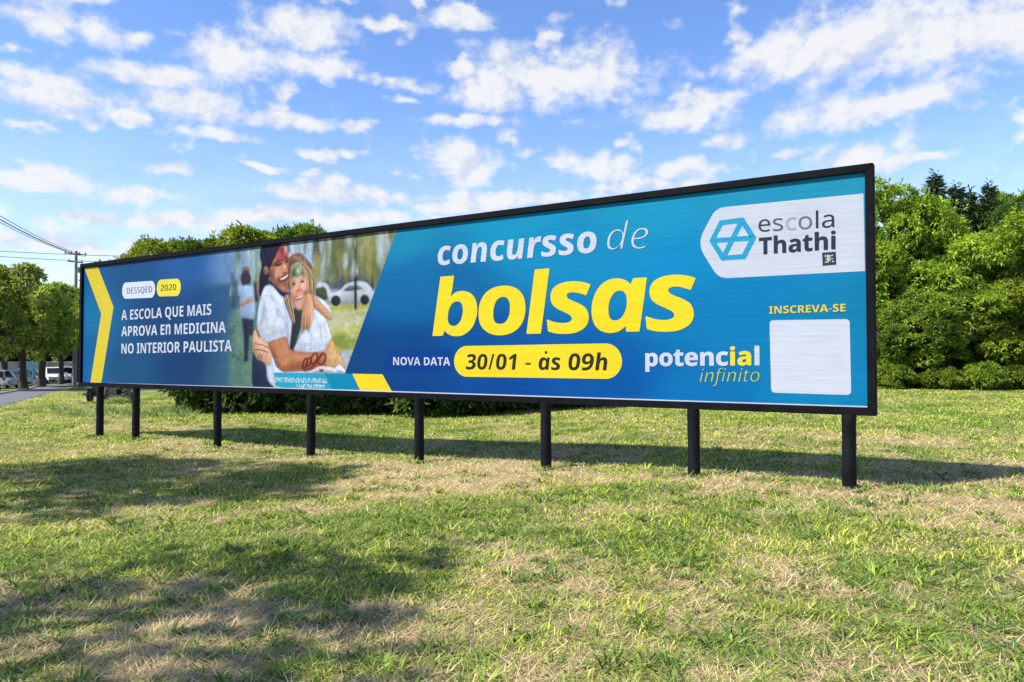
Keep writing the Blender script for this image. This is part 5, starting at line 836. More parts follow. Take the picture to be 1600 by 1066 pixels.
    # the sheet is not perfectly taut
    Yw = -0.0225 + 0.0016 * (fbm(U * 0.6, Vv * 0.8, 9, 3) - 0.5)
    me = np_mesh('poster', np.stack([U, Yw, Vv + zb], -1), q.ravel(), np.full(len(q), 4), True, col.reshape(-1, 3))
    poster = link_mesh('poster', me, printed('poster_print'), root)
    poster['label'] = 'printed vinyl sheet with two hugging people in white shirts on its left half'

    layer = {}
    def flat(name, pts, c, lev, parent=None):
        y = -0.0245 - 0.0011 * lev
        mb = MB(); b = 0
        mb.v = [(p[0], y, p[1] + zb) for p in pts]; mb.f = [tuple(range(len(pts)))]
        me = bpy.data.meshes.new(name); me.from_pydata(mb.v, [], mb.f)
        bm = bmesh.new(); bm.from_mesh(me); bmesh.ops.triangulate(bm, faces=bm.faces); bm.normal_update()
        for f_ in bm.faces:
            if f_.normal.y > 0: f_.normal_flip()
        bm.to_mesh(me); bm.free()
        return link_mesh(name, me, ink(c), parent or poster)
    def rounded(pts, r, k=6):
        p = [np.array(q_, float) for q_ in pts]; out = []
        for i_ in range(len(p)):
            a_, b_, c_ = p[i_ - 1], p[i_], p[(i_ + 1) % len(p)]
            rr = r[i_] if hasattr(r, '__len__') else r
            if rr <= 0: out.append(b_); continue
            d1 = (a_ - b_); d2 = (c_ - b_); l1 = np.linalg.norm(d1); l2 = np.linalg.norm(d2)
            q1 = b_ + d1 / l1 * min(rr, l1 * .49); q2 = b_ + d2 / l2 * min(rr, l2 * .49)
            for j in range(k + 1):
                t = j / k; out.append((1 - t) ** 2 * q1 * 1 + 2 * t * (1 - t) * (b_ * .95 + (q1 + q2) / 2 * .05) + t * t * q2)
        return out
    Sx = SHAPES
    flat('chevron', Sx['chevron'], (222, 202, 58), 0)
    flat('logo_plate', rounded(Sx['plate'], [0.18, 0.12, 0, 0, 0.12]), (205, 213, 229), 0)
    flat('code_card', rounded(Sx['code_card'], 0.05), (212, 219, 236), 0)
    def capsule(pts, rad=1.0):
        u0 = (pts[0][0] + pts[3][0]) / 2; u1 = (pts[1][0] + pts[2][0]) / 2
        hL = (pts[0][1] - pts[3][1]) / 2; c0 = (pts[0][1] + pts[3][1]) / 2; hR = (pts[1][1] - pts[2][1]) / 2; c1 = (pts[1][1] + pts[2][1]) / 2
        rl, rr_ = hL * rad, hR * rad; out = []
        for j in range(21):
            t = math.pi / 2 + math.pi * j / 20; out.append((u0 + rl + rl * math.cos(t), c0 + hL * math.sin(t)))
        for j in range(21):
            t = -math.pi / 2 + math.pi * j / 20; out.append((u1 - rr_ + rr_ * math.cos(t), c1 + hR * math.sin(t)))
        return out
    flat('date_pill', capsule(Sx['date_pill']), (250, 222, 45), 0)
    flat('badge_pill', capsule(Sx['badge'], 0.8), (218, 226, 244), 0)
    flat('year_pill', capsule(Sx['year'], 0.8), (238, 225, 70), 0)
    b1 = Sx['band1']
    flat('caption_band', b1, (40, 165, 200), 0); flat('caption_band', Sx['band2'], (10, 140, 180), 0); flat('caption_band', Sx['band3'], (248, 220, 40), 0)
    # pale border of the sheet along the lower rail and lower right corner
    flat('sheet_border', [(1.2, 0.097), (BL - 0.1, 0.097), (BL - 0.1, 0.112), (9.0, 0.116), (1.2, 0.100)], (215, 222, 235), 1)
    # emblem: hexagon outline with a crossbar and a diagonal
    hx = np.array(Sx['hex']); cen = hx.mean(0)
    bars = [(0, 1), (1, 2), (2, 3), (3, 4), (4, 5), (5, 0), (0, 3), (2, 5)]
    for q_i, (i_, j_) in enumerate(bars):
        sh = 0.90 if j_ == (i_ + 1) % 6 else 0.86
        A, B = cen + (hx[i_] - cen) * sh, cen + (hx[j_] - cen) * sh
        d_ = (B - A) / np.linalg.norm(B - A); nn = np.array([-d_[1], d_[0]]) * 0.034; e = d_ * 0.018
        flat('emblem_bar', [A - e - nn, B + e - nn, B + e + nn, A - e + nn], (42, 165, 212), 1 + 0.25 * (q_i % 4))
    flat('emblem_stamp', Sx['stamp'], (58, 66, 78), 1)
    st = np.array(Sx['stamp']); c0 = st[3]; ex = st[2] - st[3]; ey = st[0] - st[3]
    for (a0, b0, a1, b1_) in ((.18, .22, .46, .30), (.2, .62, .3, .8), (.36, .34, .5, .8), (.52, .3, .6, .74), (.62, .68, .8, .76), (.66, .44, .78, .52), (.72, .22, .84, .32), (.24, .42, .36, .5)):
        flat('stamp_mark', [c0 + ex * a_ + ey * b_ for a_, b_ in ((a0, b0), (a1, b0), (a1, b1_), (a0, b1_))], (205, 215, 205), 2)
    # small caption, unreadable in the photo: rows of cramped strokes
    rr = random.Random(4)
    for nm in ('tiny1', 'tiny2'):
        q4 = np.array(Sx[nm]); me_v, me_f = [], []
        y = -0.0245 - 0.0011 * 1.5; u0, u1 = q4[0][0], q4[1][0]; v1 = (q4[0][1] + q4[1][1]) / 2; v0 = (q4[2][1] + q4[3][1]) / 2
        u = u0
        while u < u1:
            w = rr.uniform(0.010, 0.016); hh = (v1 - v0); lo = v0 + hh * rr.choice((0, 0, .08)); hi_ = v1 - hh * rr.choice((0, 0, .3)); sl = rr.uniform(-.02, .02)
            b_ = len(me_v); me_v += [(u, y, lo + zb), (u + w, y, lo + zb), (u + w + sl, y, hi_ + zb), (u + sl, y, hi_ + zb)]; me_f.append((b_, b_ + 1, b_ + 2, b_ + 3))
            if rr.random() < .75:
                vv = rr.choice((lo, hi_ - .025, (lo + hi_) / 2)); b_ = len(me_v); me_v += [(u, y - .0006, vv + zb), (u + .045, y - .0006, vv + zb), (u + .045, y - .0006, vv + .022 + zb), (u, y - .0006, vv + .022 + zb)]; me_f.append((b_, b_ + 1, b_ + 2, b_ + 3))
            u += rr.uniform(.028, .05)
        me = bpy.data.meshes.new('caption_lettering'); me.from_pydata(me_v, [], me_f); link_mesh('caption_lettering', me, ink((205, 225, 235)), poster)
    # lettering from outline data
    def lettering(name, s, st, uL, vL, uR, vR, em, colr, off, subset=None, widen=0.0, tall=1.0):
        # natural extents
        adv = 0; placed = []
        xmin, xmax = 1e9, -1e9
        for ch in s:
            if ch == ' ': adv += 185; continue
            up = 1.0
            c_ = ch
            if ch == 'à': c_ = 'a'
            if ch == 'n' and name == 'slogan_lettering' and st == 1 and 'APROVA' in s: up = 1.31
            a_, spl = GLYPHS[(st, c_)]
            spl = [[[v * (up if k_ % 2 else 1) for k_, v in enumerate(b_)] for b_ in sp] for sp in spl]
            if st == 3: spl = [[[b_[k_] + ((0.11 if ch in '0139' else -0.09) * b_[k_ + 1] - (15 if ch in '0139' else -20) if k_ % 2 == 0 else 0) for k_ in range(6)] for b_ in sp] for sp in spl]
            for sp in spl:
                for b_ in sp: xmin = min(xmin, adv + b_[2]); xmax = max(xmax, adv + b_[2])
            placed.append((adv, spl, ch)); 
            adv += a_
        W = xmax - xmin; su = (uR - uL) / W; sv = em
        cu = bpy.data.curves.new(name, 'CURVE'); cu.dimensions = '2D'; cu.fill_mode = 'BOTH'; cu.resolution_u = 5
        for i_, (ax, spl, ch) in enumerate(placed):
            if subset is not None and i_ not in subset: continue
            for sp in spl:
                s_ = cu.splines.new('BEZIER'); s_.bezier_points.add(len(sp) - 1); s_.use_cyclic_u = True
                for bp_, d_ in zip(s_.bezier_points, sp):
                    bp_.handle_left_type = bp_.handle_right_type = 'FREE'
                    bp_.handle_left = ((ax + d_[0] - xmin) * su, d_[1] * sv, 0); bp_.co = ((ax + d_[2] - xmin) * su, d_[3] * sv, 0); bp_.handle_right = ((ax + d_[4] - xmin) * su, d_[5] * sv, 0)
            if ch == 'à':
                s_ = cu.splines.new('BEZIER'); s_.bezier_points.add(3); s_.use_cyclic_u = True
                cx, cy, rr2 = (ax + 262 - xmin) * su, 520 * sv, 44 * sv
                for bp_, (dx, dy) in zip(s_.bezier_points, ((rr2, 0), (0, rr2), (-rr2, 0), (0, -rr2))):
                    bp_.co = (cx + dx, cy + dy, 0); bp_.handle_left_type = bp_.handle_right_type = 'AUTO'
        cu.offset = min(off, 0) * em
        ob = bpy.data.objects.new(name, cu); COL.objects.link(ob)
        dg = bpy.context.evaluated_depsgraph_get()
        me = bpy.data.meshes.new_from_object(ob.evaluated_get(dg))
        bpy.data.objects.remove(ob); bpy.data.curves.remove(cu)
        nv = len(me.vertices); co = np.zeros(nv * 3, np.float32); me.vertices.foreach_get('co', co); co = co.reshape(-1, 3)
        t_ = co[:, 0] / max(uR - uL, 1e-6)
        new = np.stack([uL + co[:, 0], np.full(nv, -0.0245 - 0.0011 * 3), vL + (vR - vL) * t_ + co[:, 1] * tall + zb], 1)
        me.vertices.foreach_set('co', new.astype(np.float32).ravel()); me.materials.clear(); me.update()
        if widen:
            # heavier weight: the outline printed again a hair to each side, each pass 0.12 mm behind the last
            nf = len(me.polygons); lt = np.zeros(nf, np.int32); me.polygons.foreach_get('loop_total', lt)
            lv = np.zeros(len(me.loops), np.int32); me.loops.foreach_get('vertex_index', lv)
            Vs, Fs, Ts = [], [], []
            for i_, (dx, dz) in enumerate(((0, 0), (1, 0), (-1, 0), (0, .8), (0, -.8), (.7, .56), (-.7, .56), (.7, -.56), (-.7, -.56))):
                Vs.append(new + np.array([dx * widen, 0.00012 * i_, dz * widen])); Fs.append(lv + i_ * nv); Ts.append(lt)
            me = np_mesh(name, np.concatenate(Vs), np.concatenate(Fs), np.concatenate(Ts))
        if me.polygons and me.polygons[0].normal.y > 0: me.flip_normals()
        o = link_mesh(name, me, ink(colr), poster)
        return o
    for (name, s, st, uL, vL, uR, vR, em, colr, off) in TEXTS:
        em = em * 1e-3
        if s == 'bolsas':
            # each letter at its own measured extent
            for ch, (x0, x1), tall in zip(s, BOLSAS, (1.0, 1.06, 1.0, 1.06, 1.06, 1.06)):
                wd = 0.011
                sc_ = uL + (uR - uL) * x0; ec_ = uL + (uR - uL) * x1
                lettering(name, ch, st, sc_ + wd, vL + (vR - vL) * x0 + .006, ec_ - wd, vL + (vR - vL) * x1 + .006, em, colr, 0, None, wd, tall)
        elif s == 'potencial':
            for sub, c_ in (([0, 1, 2, 3, 4, 5, 8], (207, 215, 234)), ([6, 7], (245, 222, 60))):
                lettering(name, s, st, uL, vL, uR, vR, em, c_, off, sub, 0.006)
        elif s == 'escola':
            # the middle letters are bleached in the photo
            for sub, c_ in (([0], (66, 74, 92)), ([1], (92, 104, 122)), ([2], (168, 180, 196)), ([3], (112, 122, 142)), ([4, 5], (52, 58, 78))):
                lettering(name, s, st, uL, vL, uR, vR, em, c_, off, sub)
        else:
            k0 = 0
            for word in s.split(' '):
                lettering(name, s, st, uL, vL, uR, vR, em, colr, off, list(range(k0, k0 + len(word))), {'concursso': 0.004, 'Thathi': 0.003}.get(s, 0.0)); k0 += len(word)
    return root
build_billboard()

# ---------------------------------------------------------------- foliage
def leaf_material(name, tint=(1, 1, 1), trans=0.35, rough=0.55):
    m, nt, b = new_mat(name)
    at = nt.add('ShaderNodeAttribute', attribute_name='col')
    oi = nt.add('ShaderNodeObjectInfo')
    c = nt.mix(1.0, at.outputs['Color'], tuple(tint) + (1,), 'MULTIPLY')
    hs = nt.add('ShaderNodeHueSaturation'); nt.link(c, hs.inputs['Color'])
    nt.link(nt.ramp(oi.outputs['Random'], 0, 1, 0.485, 0.512, False), hs.inputs['Hue'])
    nt.link(nt.ramp(oi.outputs['Random'], 0, 1, 0.85, 1.15, False), hs.inputs['Value'])
    nt.link(hs.outputs[0], b.inputs['Base Color']); b.inputs['Roughness'].default_value = rough
    b.inputs['Specular IOR Level'].default_value = 0.25
    tr = nt.add('ShaderNodeBsdfTranslucent')
    tcol = nt.mix(1.0, hs.outputs[0], (1.25, 1.2, 0.45, 1), 'MULTIPLY'); nt.link(tcol, tr.inputs['Color'])
    mx = nt.add('ShaderNodeMixShader'); mx.inputs[0].default_value = trans
    nt.link(b.outputs[0], mx.inputs[1]); nt.link(tr.outputs[0], mx.inputs[2])
    nt.link(mx.outputs[0], nt.n['Material Output'].inputs['Surface'])
    return m

MAT_LEAF_LIME = leaf_material('lime_leaves', trans=0.42)
MAT_LEAF_MID = leaf_material('green_leaves', trans=0.38)
MAT_LEAF_DARK = leaf_material('dark_leaves', tint=(1.2, 1.2, 1.0), trans=0.32)
MAT_NEEDLE = leaf_material('conifer_needles', trans=0.2)
MAT_BARK = paint('bark', (0.05, 0.041, 0.032), 0.9, noise=0.4, scale=5, bump=0.8)
MAT_BARK_GREY = paint('grey_bark', (0.13, 0.115, 0.095), 0.9, noise=0.4, scale=5, bump=0.8)

def unit(a): return a / (np.linalg.norm(a, axis=-1, keepdims=True) + 1e-9)

def leaf_cloud(rng, P, O, size, width, per, col_a, col_b, spread=0.8, droop=0.25, cupped=0.15, clump_v=0.3, lobe=None):
    """sprays of pointed leaves at points P growing outwards along O"""
    n = len(P)
    axis = unit(O + rng.normal(0, 0.45, (n, 3)) + np.array([0, 0, 0.15]))
    cv = rng.uniform(1 - clump_v, 1 + clump_v, n); ct = rng.normal(0.5, 0.22, n)
    if lobe is not None: ct = ct + rng.normal(0, 0.38, lobe.max() + 1)[lobe]
    ct = np.clip(ct, 0, 1.1)
    p = np.repeat(P, per, 0); ax = np.repeat(axis, per, 0)
    N = n * per
    d = unit(ax + rng.normal(0, spread, (N, 3)) - np.array([0, 0, droop]))
    L = size * rng.uniform(0.6, 1.25, N)[:, None]; W = width * rng.uniform(0.7, 1.2, N)[:, None]
    nr = unit(np.array([0, 0, 1.0]) + 0.55 * np.repeat(unit(O), per, 0) + rng.normal(0, 0.45, (N, 3)))
    side = unit(np.cross(d, nr)); nr = unit(np.cross(side, d))
    st = p + d * (rng.uniform(-0.2, 0.5, N)[:, None] * size)
    mid = st + d * L * 0.45 + nr * L * cupped * 0.5
    tip = st + d * L - nr * L * cupped
    V = np.stack([st, mid - side * W / 2, tip, mid + side * W / 2], 1).reshape(-1, 3)
    c = np.array(col_a)[None] * (1 - np.repeat(ct, per)[:, None]) + np.array(col_b)[None] * np.repeat(ct, per)[:, None]
    c = c * (np.repeat(cv, per) * rng.uniform(0.8, 1.2, N))[:, None]
    return V, np.repeat(c, 4, 0)

def quads_mesh(name, V, C):
    n = len(V) // 4
    return np_mesh(name, V, np.arange(n * 4), np.full(n, 4), False, C)

def sample_lobes(rng, lobes, n, inner=0.80, reject=0.70, up=0.55):
    lobes = np.array(lobes, float)
    area = (lobes[:, 3] * lobes[:, 4] + lobes[:, 3] * lobes[:, 5] + lobes[:, 4] * lobes[:, 5])
    P, O, K = [], [], []; got = 0
    while got < n:
        k = rng.choice(len(lobes), n * 2, p=area / area.sum())
        d = unit(rng.normal(0, 1, (n * 2, 3)) + np.array([0, 0, up]))
        r = np.where(rng.uniform(0, 1, n * 2) < 0.07, rng.uniform(1.05, 1.5, n * 2), rng.uniform(inner, 1.06, n * 2))[:, None]
        p = lobes[k, :3] + d * lobes[k, 3:] * r
        keep = np.ones(len(p), bool)
        for j, lb in enumerate(lobes):
            q = ((p - lb[:3]) / lb[3:]); keep &= ~(((q ** 2).sum(1) < reject ** 2) & (k != j))
        p = p[keep]; o = unit(d[keep] / lobes[k[keep], 3:])
        P.append(p); O.append(o); K.append(k[keep]); got += len(p)
    return np.concatenate(P)[:n], np.concatenate(O)[:n], np.concatenate(K)[:n]

def trunk_mesh(name, rng, height, r0, lobes, limb_from=0.35, n_limbs=9, sway=0.12):
    mb = MB(); pts = []; rad = []
    K = 8; off = np.zeros(2)
    for i in range(K + 1):
        t = i / K; off = off + rng.normal(0, sway * 0.35, 2) * (i > 0)
        pts.append(Vector((off[0], off[1], height * t - 0.15 * (i == 0)))); rad.append(r0 * (1 - 0.72 * t) * (1.35 if i == 0 else 1))
    mb.tube(pts, rad, 10)
    idx = rng.choice(len(lobes), min(n_limbs, len(lobes)), replace=False)
    for j in idx:
        c = Vector(lobes[j][:3]); t = min(0.97, max(limb_from, c.z / height * rng.uniform(0.5, 0.8)))
        k = t * K; i = int(k); a = pts[i].lerp(pts[min(i + 1, K)], k - i); ra = r0 * (1 - 0.72 * t) * 0.55
        mid = a.lerp(c, 0.5) + Vector((0, 0, -0.12 * (c - a).length)) + Vector(rng.normal(0, 0.12, 3))
        mb.tube([a, a.lerp(mid, .5), mid, mid.lerp(c, .55), c], [ra, ra * .8, ra * .6, ra * .4, ra * .16], 6)
    return mb.mesh(name, smooth=True)

def blob_lobes(rng, n, cz, rx, rz, size, bottom=-0.55, hollow=0.45):
    """lobes spread through an overall egg-shaped crown"""
    L = []
    B = unit(rng.normal(0, 1, (7, 3))); A = rng.uniform(-0.32, 0.26, 7)
    while len(L) < n:
        d = unit(rng.normal(0, 1, 3)); 
        if d[2] < bottom: continue
        r = rng.uniform(hollow, 1.0) ** 0.6 * (1 + float((A * np.clip(B @ d, 0, 1) ** 3).sum()))
        s = size * rng.uniform(0.45, 1.35)
        L.append((d[0] * rx * r, d[1] * rx * r, cz + d[2] * rz * r, s, s, s * rng.uniform(0.6, 0.85)))
    return L

TREE_CACHE = {}
LIME = ((0.10, 0.20, 0.022), (0.33, 0.45, 0.05))
MIDG = ((0.075, 0.15, 0.022), (0.22, 0.32, 0.04))
DARKG = ((0.035, 0.07, 0.018), (0.075, 0.12, 0.028))
def tree_meshes(key, seed, height, crown_r, crown_z, crown_rz, n_lobes, lobe, n_sprays, per, leaf, width, cols, trunk_r, bottom=-0.55, droop=0.3, n_limbs=10, limb_from=0.3, hollow=0.45):
    rng = np.random.default_rng(seed)
    lobes = blob_lobes(rng, n_lobes, crown_z, crown_r, crown_rz, lobe, bottom, hollow)
    P, O, K = sample_lobes(rng, lobes, n_sprays)
    V, C = leaf_cloud(rng, P, O, leaf, width, per, cols[0], cols[1], droop=droop, lobe=K)
    cm = quads_mesh('crown', V, C)
    tm = trunk_mesh('trunk', rng, height * 0.9, trunk_r, lobes, limb_from, n_limbs)
    TREE_CACHE[key] = (cm, tm)

tree_meshes('lime_a', 11, 9.0, 4.4, 4.4, 3.9, 90, 0.95, 13500, 6, 0.235, 0.10, LIME, 0.28, bottom=-0.95, droop=0.45)
tree_meshes('lime_b', 12, 9.0, 4.6, 4.4, 4.0, 90, 0.95, 13500, 6, 0.235, 0.10, LIME, 0.28, bottom=-0.95, droop=0.45)
tree_meshes('green_a', 13, 10.5, 4.2, 5.6, 4.6, 85, 1.0, 12500, 6, 0.235, 0.10, MIDG, 0.30, bottom=-0.9, droop=0.35)
tree_meshes('green_b', 14, 10.5, 4.4, 5.6, 4.6, 85, 1.0, 12500, 6, 0.235, 0.10, ((0.10, 0.19, 0.022), (0.31, 0.41, 0.04)), 0.30, bottom=-0.9, droop=0.35)
tree_meshes('street_a', 15, 9.5, 3.9, 6.0, 3.3, 64, 0.62, 2700, 6, 0.36, 0.15, ((0.13, 0.21, 0.04), (0.34, 0.41, 0.09)), 0.30, bottom=-0.9, droop=0.35)
tree_meshes('street_b', 16, 9.8, 4.1, 6.1, 3.4, 62, 0.62, 2700, 6, 0.36, 0.15, ((0.14, 0.22, 0.04), (0.36, 0.43, 0.10)), 0.32, bottom=-0.9, droop=0.35)
tree_meshes('behind', 17, 6.6, 2.8, 3.9, 2.7, 80, 0.58, 10000, 6, 0.18, 0.075, ((0.09, 0.165, 0.022), (0.25, 0.34, 0.035)), 0.2, bottom=-0.8, droop=0.3)
tree_meshes('behind_b', 18, 6.6, 2.9, 3.9, 2.6, 80, 0.58, 10000, 6, 0.18, 0.075, ((0.10, 0.175, 0.022), (0.27, 0.36, 0.035)), 0.2, bottom=-0.8, droop=0.3)
tree_meshes('bush_a', 19, 3.4, 1.75, 1.6, 1.6, 34, 0.55, 2600, 6, 0.22, 0.09, DARKG, 0.10, bottom=-0.98, droop=0.3, n_limbs=7, limb_from=0.1)
tree_meshes('bush_b', 20, 3.6, 1.65, 1.7, 1.7, 34, 0.55, 2600, 6, 0.22, 0.09, ((0.045, 0.085, 0.02), (0.11, 0.16, 0.03)), 0.10, bottom=-0.98, droop=0.3, n_limbs=7, limb_from=0.1)
tree_meshes('low_bush', 22, 1.5, 1.25, 0.58, 0.52, 26, 0.32, 1500, 6, 0.18, 0.07, ((0.11, 0.18, 0.022), (0.25, 0.32, 0.03)), 0.05, bottom=-0.9, droop=0.3, n_limbs=6, limb_from=0.08)
tree_meshes('shade', 23, 8.0, 2.0, 6.9, 1.0, 34, 0.40, 400, 5, 0.24, 0.12, MIDG, 0.18, bottom=-0.8, droop=0.2, hollow=0.2)
tree_meshes('shade_wide', 24, 8.5, 2.5, 6.9, 0.9, 50, 0.44, 760, 5, 0.26, 0.13, MIDG, 0.22, bottom=-0.8, droop=0.2, hollow=0.2)

def place_tree(name, key, x, y, rz, s, sz, leaf_mat, label, cat, group=None, bark=None, trunk=True, z=0.0):
    r = empty(name, (x, y, gzf(x, y) + z), rz, label, cat, group)
    r.scale = (s, s, sz)
    cm, tm = TREE_CACHE[key]
    key2 = (key, leaf_mat.name)
    c = bpy.data.objects.new('crown', cm); COL.objects.link(c); c.parent = r
    if not cm.materials: cm.materials.append(leaf_mat)
    c.material_slots[0].link = 'OBJECT'; c.material_slots[0].material = leaf_mat
    t = bpy.data.objects.new('trunk', tm); COL.objects.link(t); t.parent = r
    if not tm.materials: tm.materials.append(bark or MAT_BARK)
    return r

def conifer_mesh(seed, h, r):
    rng = np.random.default_rng(seed); P, O = [], []
    z = 0.6
    while z < h:
        t = z / h; rad = r * (1 - t) ** 0.72 + 0.06
        nb = max(4, int(7 + rad * 3))
        for k in range(nb):
            a = rng.uniform(0, 2 * math.pi); rl = rad * rng.uniform(0.65, 1.1)
            m = max(3, int(rl / 0.16)); tt = np.linspace(0.12, 1, m)
            P.append(np.stack([np.cos(a) * rl * tt, np.sin(a) * rl * tt, z + 0.15 * rl * np.sin(tt * 3) - 0.16 * rl * tt + rng.normal(0, .04, m)], 1))
            O.append(np.tile([math.cos(a), math.sin(a), 0.25], (m, 1)))
        z += 0.20 + 0.10 * (1 - t)
    P = np.concatenate(P); O = np.concatenate(O)
    P = np.concatenate([P, np.stack([np.zeros(8), np.zeros(8), np.linspace(h - .6, h + .35, 8)], 1)]); O = np.concatenate([O, np.tile([0, 0, 1.0], (8, 1))])
    V, C = leaf_cloud(rng, P, O, 0.30, 0.085, 5, (0.035, 0.065, 0.03), (0.075, 0.12, 0.045), spread=0.7, droop=0.1)
    cm = quads_mesh('crown', V, C)
    mb = MB(); mb.tube([(0, 0, -.2), (0.03, 0, h * .5), (0, 0.02, h)], [0.2, 0.12, 0.02], 8)
    return cm, mb.mesh('trunk', smooth=True)
TREE_CACHE['fir_a'] = conifer_mesh(31, 11.5, 2.2); TREE_CACHE['fir_b'] = conifer_mesh(32, 11.5, 1.9)

def at(px, Y): return (px - 800) / 1155.0 * Y     # sideways offset of a measured bearing at distance Y

# wood at the right of the field
GR = 'trees at the edge of the field'
place_tree('broadleaf_tree', 'green_b', at(1395, 43), 43, 0.4, 1.0, 1.10, MAT_LEAF_MID, 'tall yellow-green tree just right of the billboard, behind the lower bright tree', 'tree', GR)
place_tree('broadleaf_tree', 'lime_a', at(1535, 40), 40, 1.3, 0.92, 0.80, MAT_LEAF_LIME, 'bright lime green tree in front of the wood, below the conifers', 'tree', GR)
place_tree('broadleaf_tree', 'lime_b', at(1655, 38.5), 38.5, 2.1, 1.0, 0.98, MAT_LEAF_LIME, 'bright lime green tree cut by the right edge of the photo', 'tree', GR)
place_tree('broadleaf_tree', 'green_a', at(1425, 39.0), 39.0, 3.6, 0.60, 0.50, MAT_LEAF_DARK, 'small dark green tree low against the right post of the frame', 'tree', GR)
place_tree('broadleaf_tree', 'green_a', at(1635, 50), 50, 5.0, 1.0, 1.26, MAT_LEAF_MID, 'tall green tree at the skyline right of the conifers', 'tree', GR)
place_tree('broadleaf_tree', 'green_a', at(1462, 46), 46, 4.1, 0.9, 0.88, MAT_LEAF_MID, 'shaded green tree between the billboard and the conifers', 'tree', GR)
place_tree('broadleaf_tree', 'green_b', at(1575, 54), 54, 2.2, 0.95, 1.28, MAT_LEAF_MID, 'far yellow-green tree rising behind the right end of the conifer row', 'tree', GR)
place_tree('broadleaf_tree', 'green_b', at(1300, 45), 45, 2.9, 1.0, 0.86, MAT_LEAF_MID, 'green tree hidden behind the right end of the billboard', 'tree', GR)
place_tree('broadleaf_tree', 'lime_b', at(1780, 44), 44, 0.2, 1.1, 1.05, MAT_LEAF_MID, 'green tree beyond the right edge of the view', 'tree', GR)
for (px, Y, k, s, sz, lab) in ((1190, 47, 'green_a', 1.0, .78, 'green tree behind the billboard under the logo plate'), (1060, 48, 'green_b', 1.0, .72, 'yellow-green tree behind the middle of the billboard'), (930, 48, 'green_a', .95, .68, 'green tree behind the billboard under the large yellow word'),
                       (1930, 41, 'green_b', 1.05, .95, 'yellow-green tree well beyond the right edge of the view'), (2080, 42, 'lime_a', 1.05, 1.0, 'lime green tree farthest beyond the right edge of the view')):
    place_tree('broadleaf_tree', k, at(px, Y), Y, px * .61, s, sz, MAT_LEAF_MID, lab, 'tree', GR)
for (px, Y, k, s, sz, lab) in ((1464, 50, 'fir_a', 1.45, 1.20, 'tallest dark conifer on the skyline right of the billboard'), (1432, 51, 'fir_b', 1.3, 1.10, 'dark conifer left of the tallest conifer'),
                       (1497, 50, 'fir_b', 1.5, 1.13, 'dark conifer right of the tallest conifer'), (1520, 51, 'fir_a', 1.3, 1.12, 'dark conifer second from the right of the conifer row'),
                       (1548, 51, 'fir_b', 1.3, 1.16, 'dark conifer at the right end of the conifer row')):
    place_tree('conifer', k, at(px, Y), Y, px * .37, s, sz, MAT_NEEDLE, lab, 'conifer', 'conifers on the skyline')
for i, (px, Y, s, lab) in enumerate(((1400, 37.6, .9, 'low bush by the billboard at the foot of the wood'), (1478, 37.0, .8, 'low bright bush under the lime green tree'), (1530, 36.6, 1.0, 'wide low bush in front of the dark gap'),
                         (1590, 36.2, .9, 'low bush at the right edge of the field'))):
    place_tree('bush', 'low_bush', at(px, Y), Y, i * 1.7, s, s, MAT_LEAF_MID, lab, 'bush', 'low bushes along the wood')
# dark understory behind
for i, (px, Y) in enumerate(((1390, 41.5), (1450, 42.5), (1500, 43), (1560, 43.5), (1625, 43))):
    place_tree('bush', 'bush_a', at(px, Y), Y, i * 2.1, 1.35, 1.2, MAT_LEAF_DARK, ['dark bush behind the frame post', 'dark bush under the conifers', 'dark bush deep in the gap of the wood', 'dark bush behind the lime green trunk', 'dark bush at the right margin under the wood'][i], 'bush', 'dark bushes inside the wood')

# hedge and trees behind the board
hb = [(-11.6, 27.6), (-9.6, 26.2), (-7.6, 25.8), (-5.6, 25.4), (-3.6, 25.2), (-1.6, 25.2), (0.4, 25.8), (2.2, 26.9), (-8.6, 28.0), (-4.6, 27.4), (-0.6, 27.6)]
hl = ['dark bush at the left end of the hedge behind the billboard', 'dark bush seen right of the third post', 'dark bush between the third and fourth posts', 'dark bush just left of the fourth post',
      'dark bush right of the fourth post', 'dark bush seen left of the fifth post', 'dark bush right of the fifth post', 'dark bush at the right end of the hedge behind the billboard',
      'taller dark bush in the back row near the third post', 'taller dark bush in the back row near the fourth post', 'taller dark bush in the back row near the fifth post']
for i, (x, y) in enumerate(hb):
    place_tree('hedge_bush', 'bush_a' if i % 2 else 'bush_b', x, y, i * 1.9, 1.0 + .08 * (i % 3), 1.0 + .05 * (i % 2) + (0.15 if i > 7 else 0), MAT_LEAF_DARK, hl[i], 'bush', 'dark hedge bushes behind the billboard')
for i, (px, y, k, s, sz, lab) in enumerate(((284, 28.0, 'behind', 0.92, 0.97, 'small round tree at the left of the crowns above the billboard'), (372, 28.4, 'behind_b', 1.08, 1.06, 'tallest round tree showing above the left half of the billboard'),
       (325, 30.6, 'behind_b', 0.95, 1.0, 'tree behind the tallest round crown over the billboard'), (450, 28.6, 'behind', 0.86, 1.07, 'round tree at the right of the crowns above the billboard'))):
    place_tree('round_tree', k, at(px, y), y, i * 1.3, s, sz, MAT_LEAF_MID, lab, 'tree', 'round trees behind the billboard')

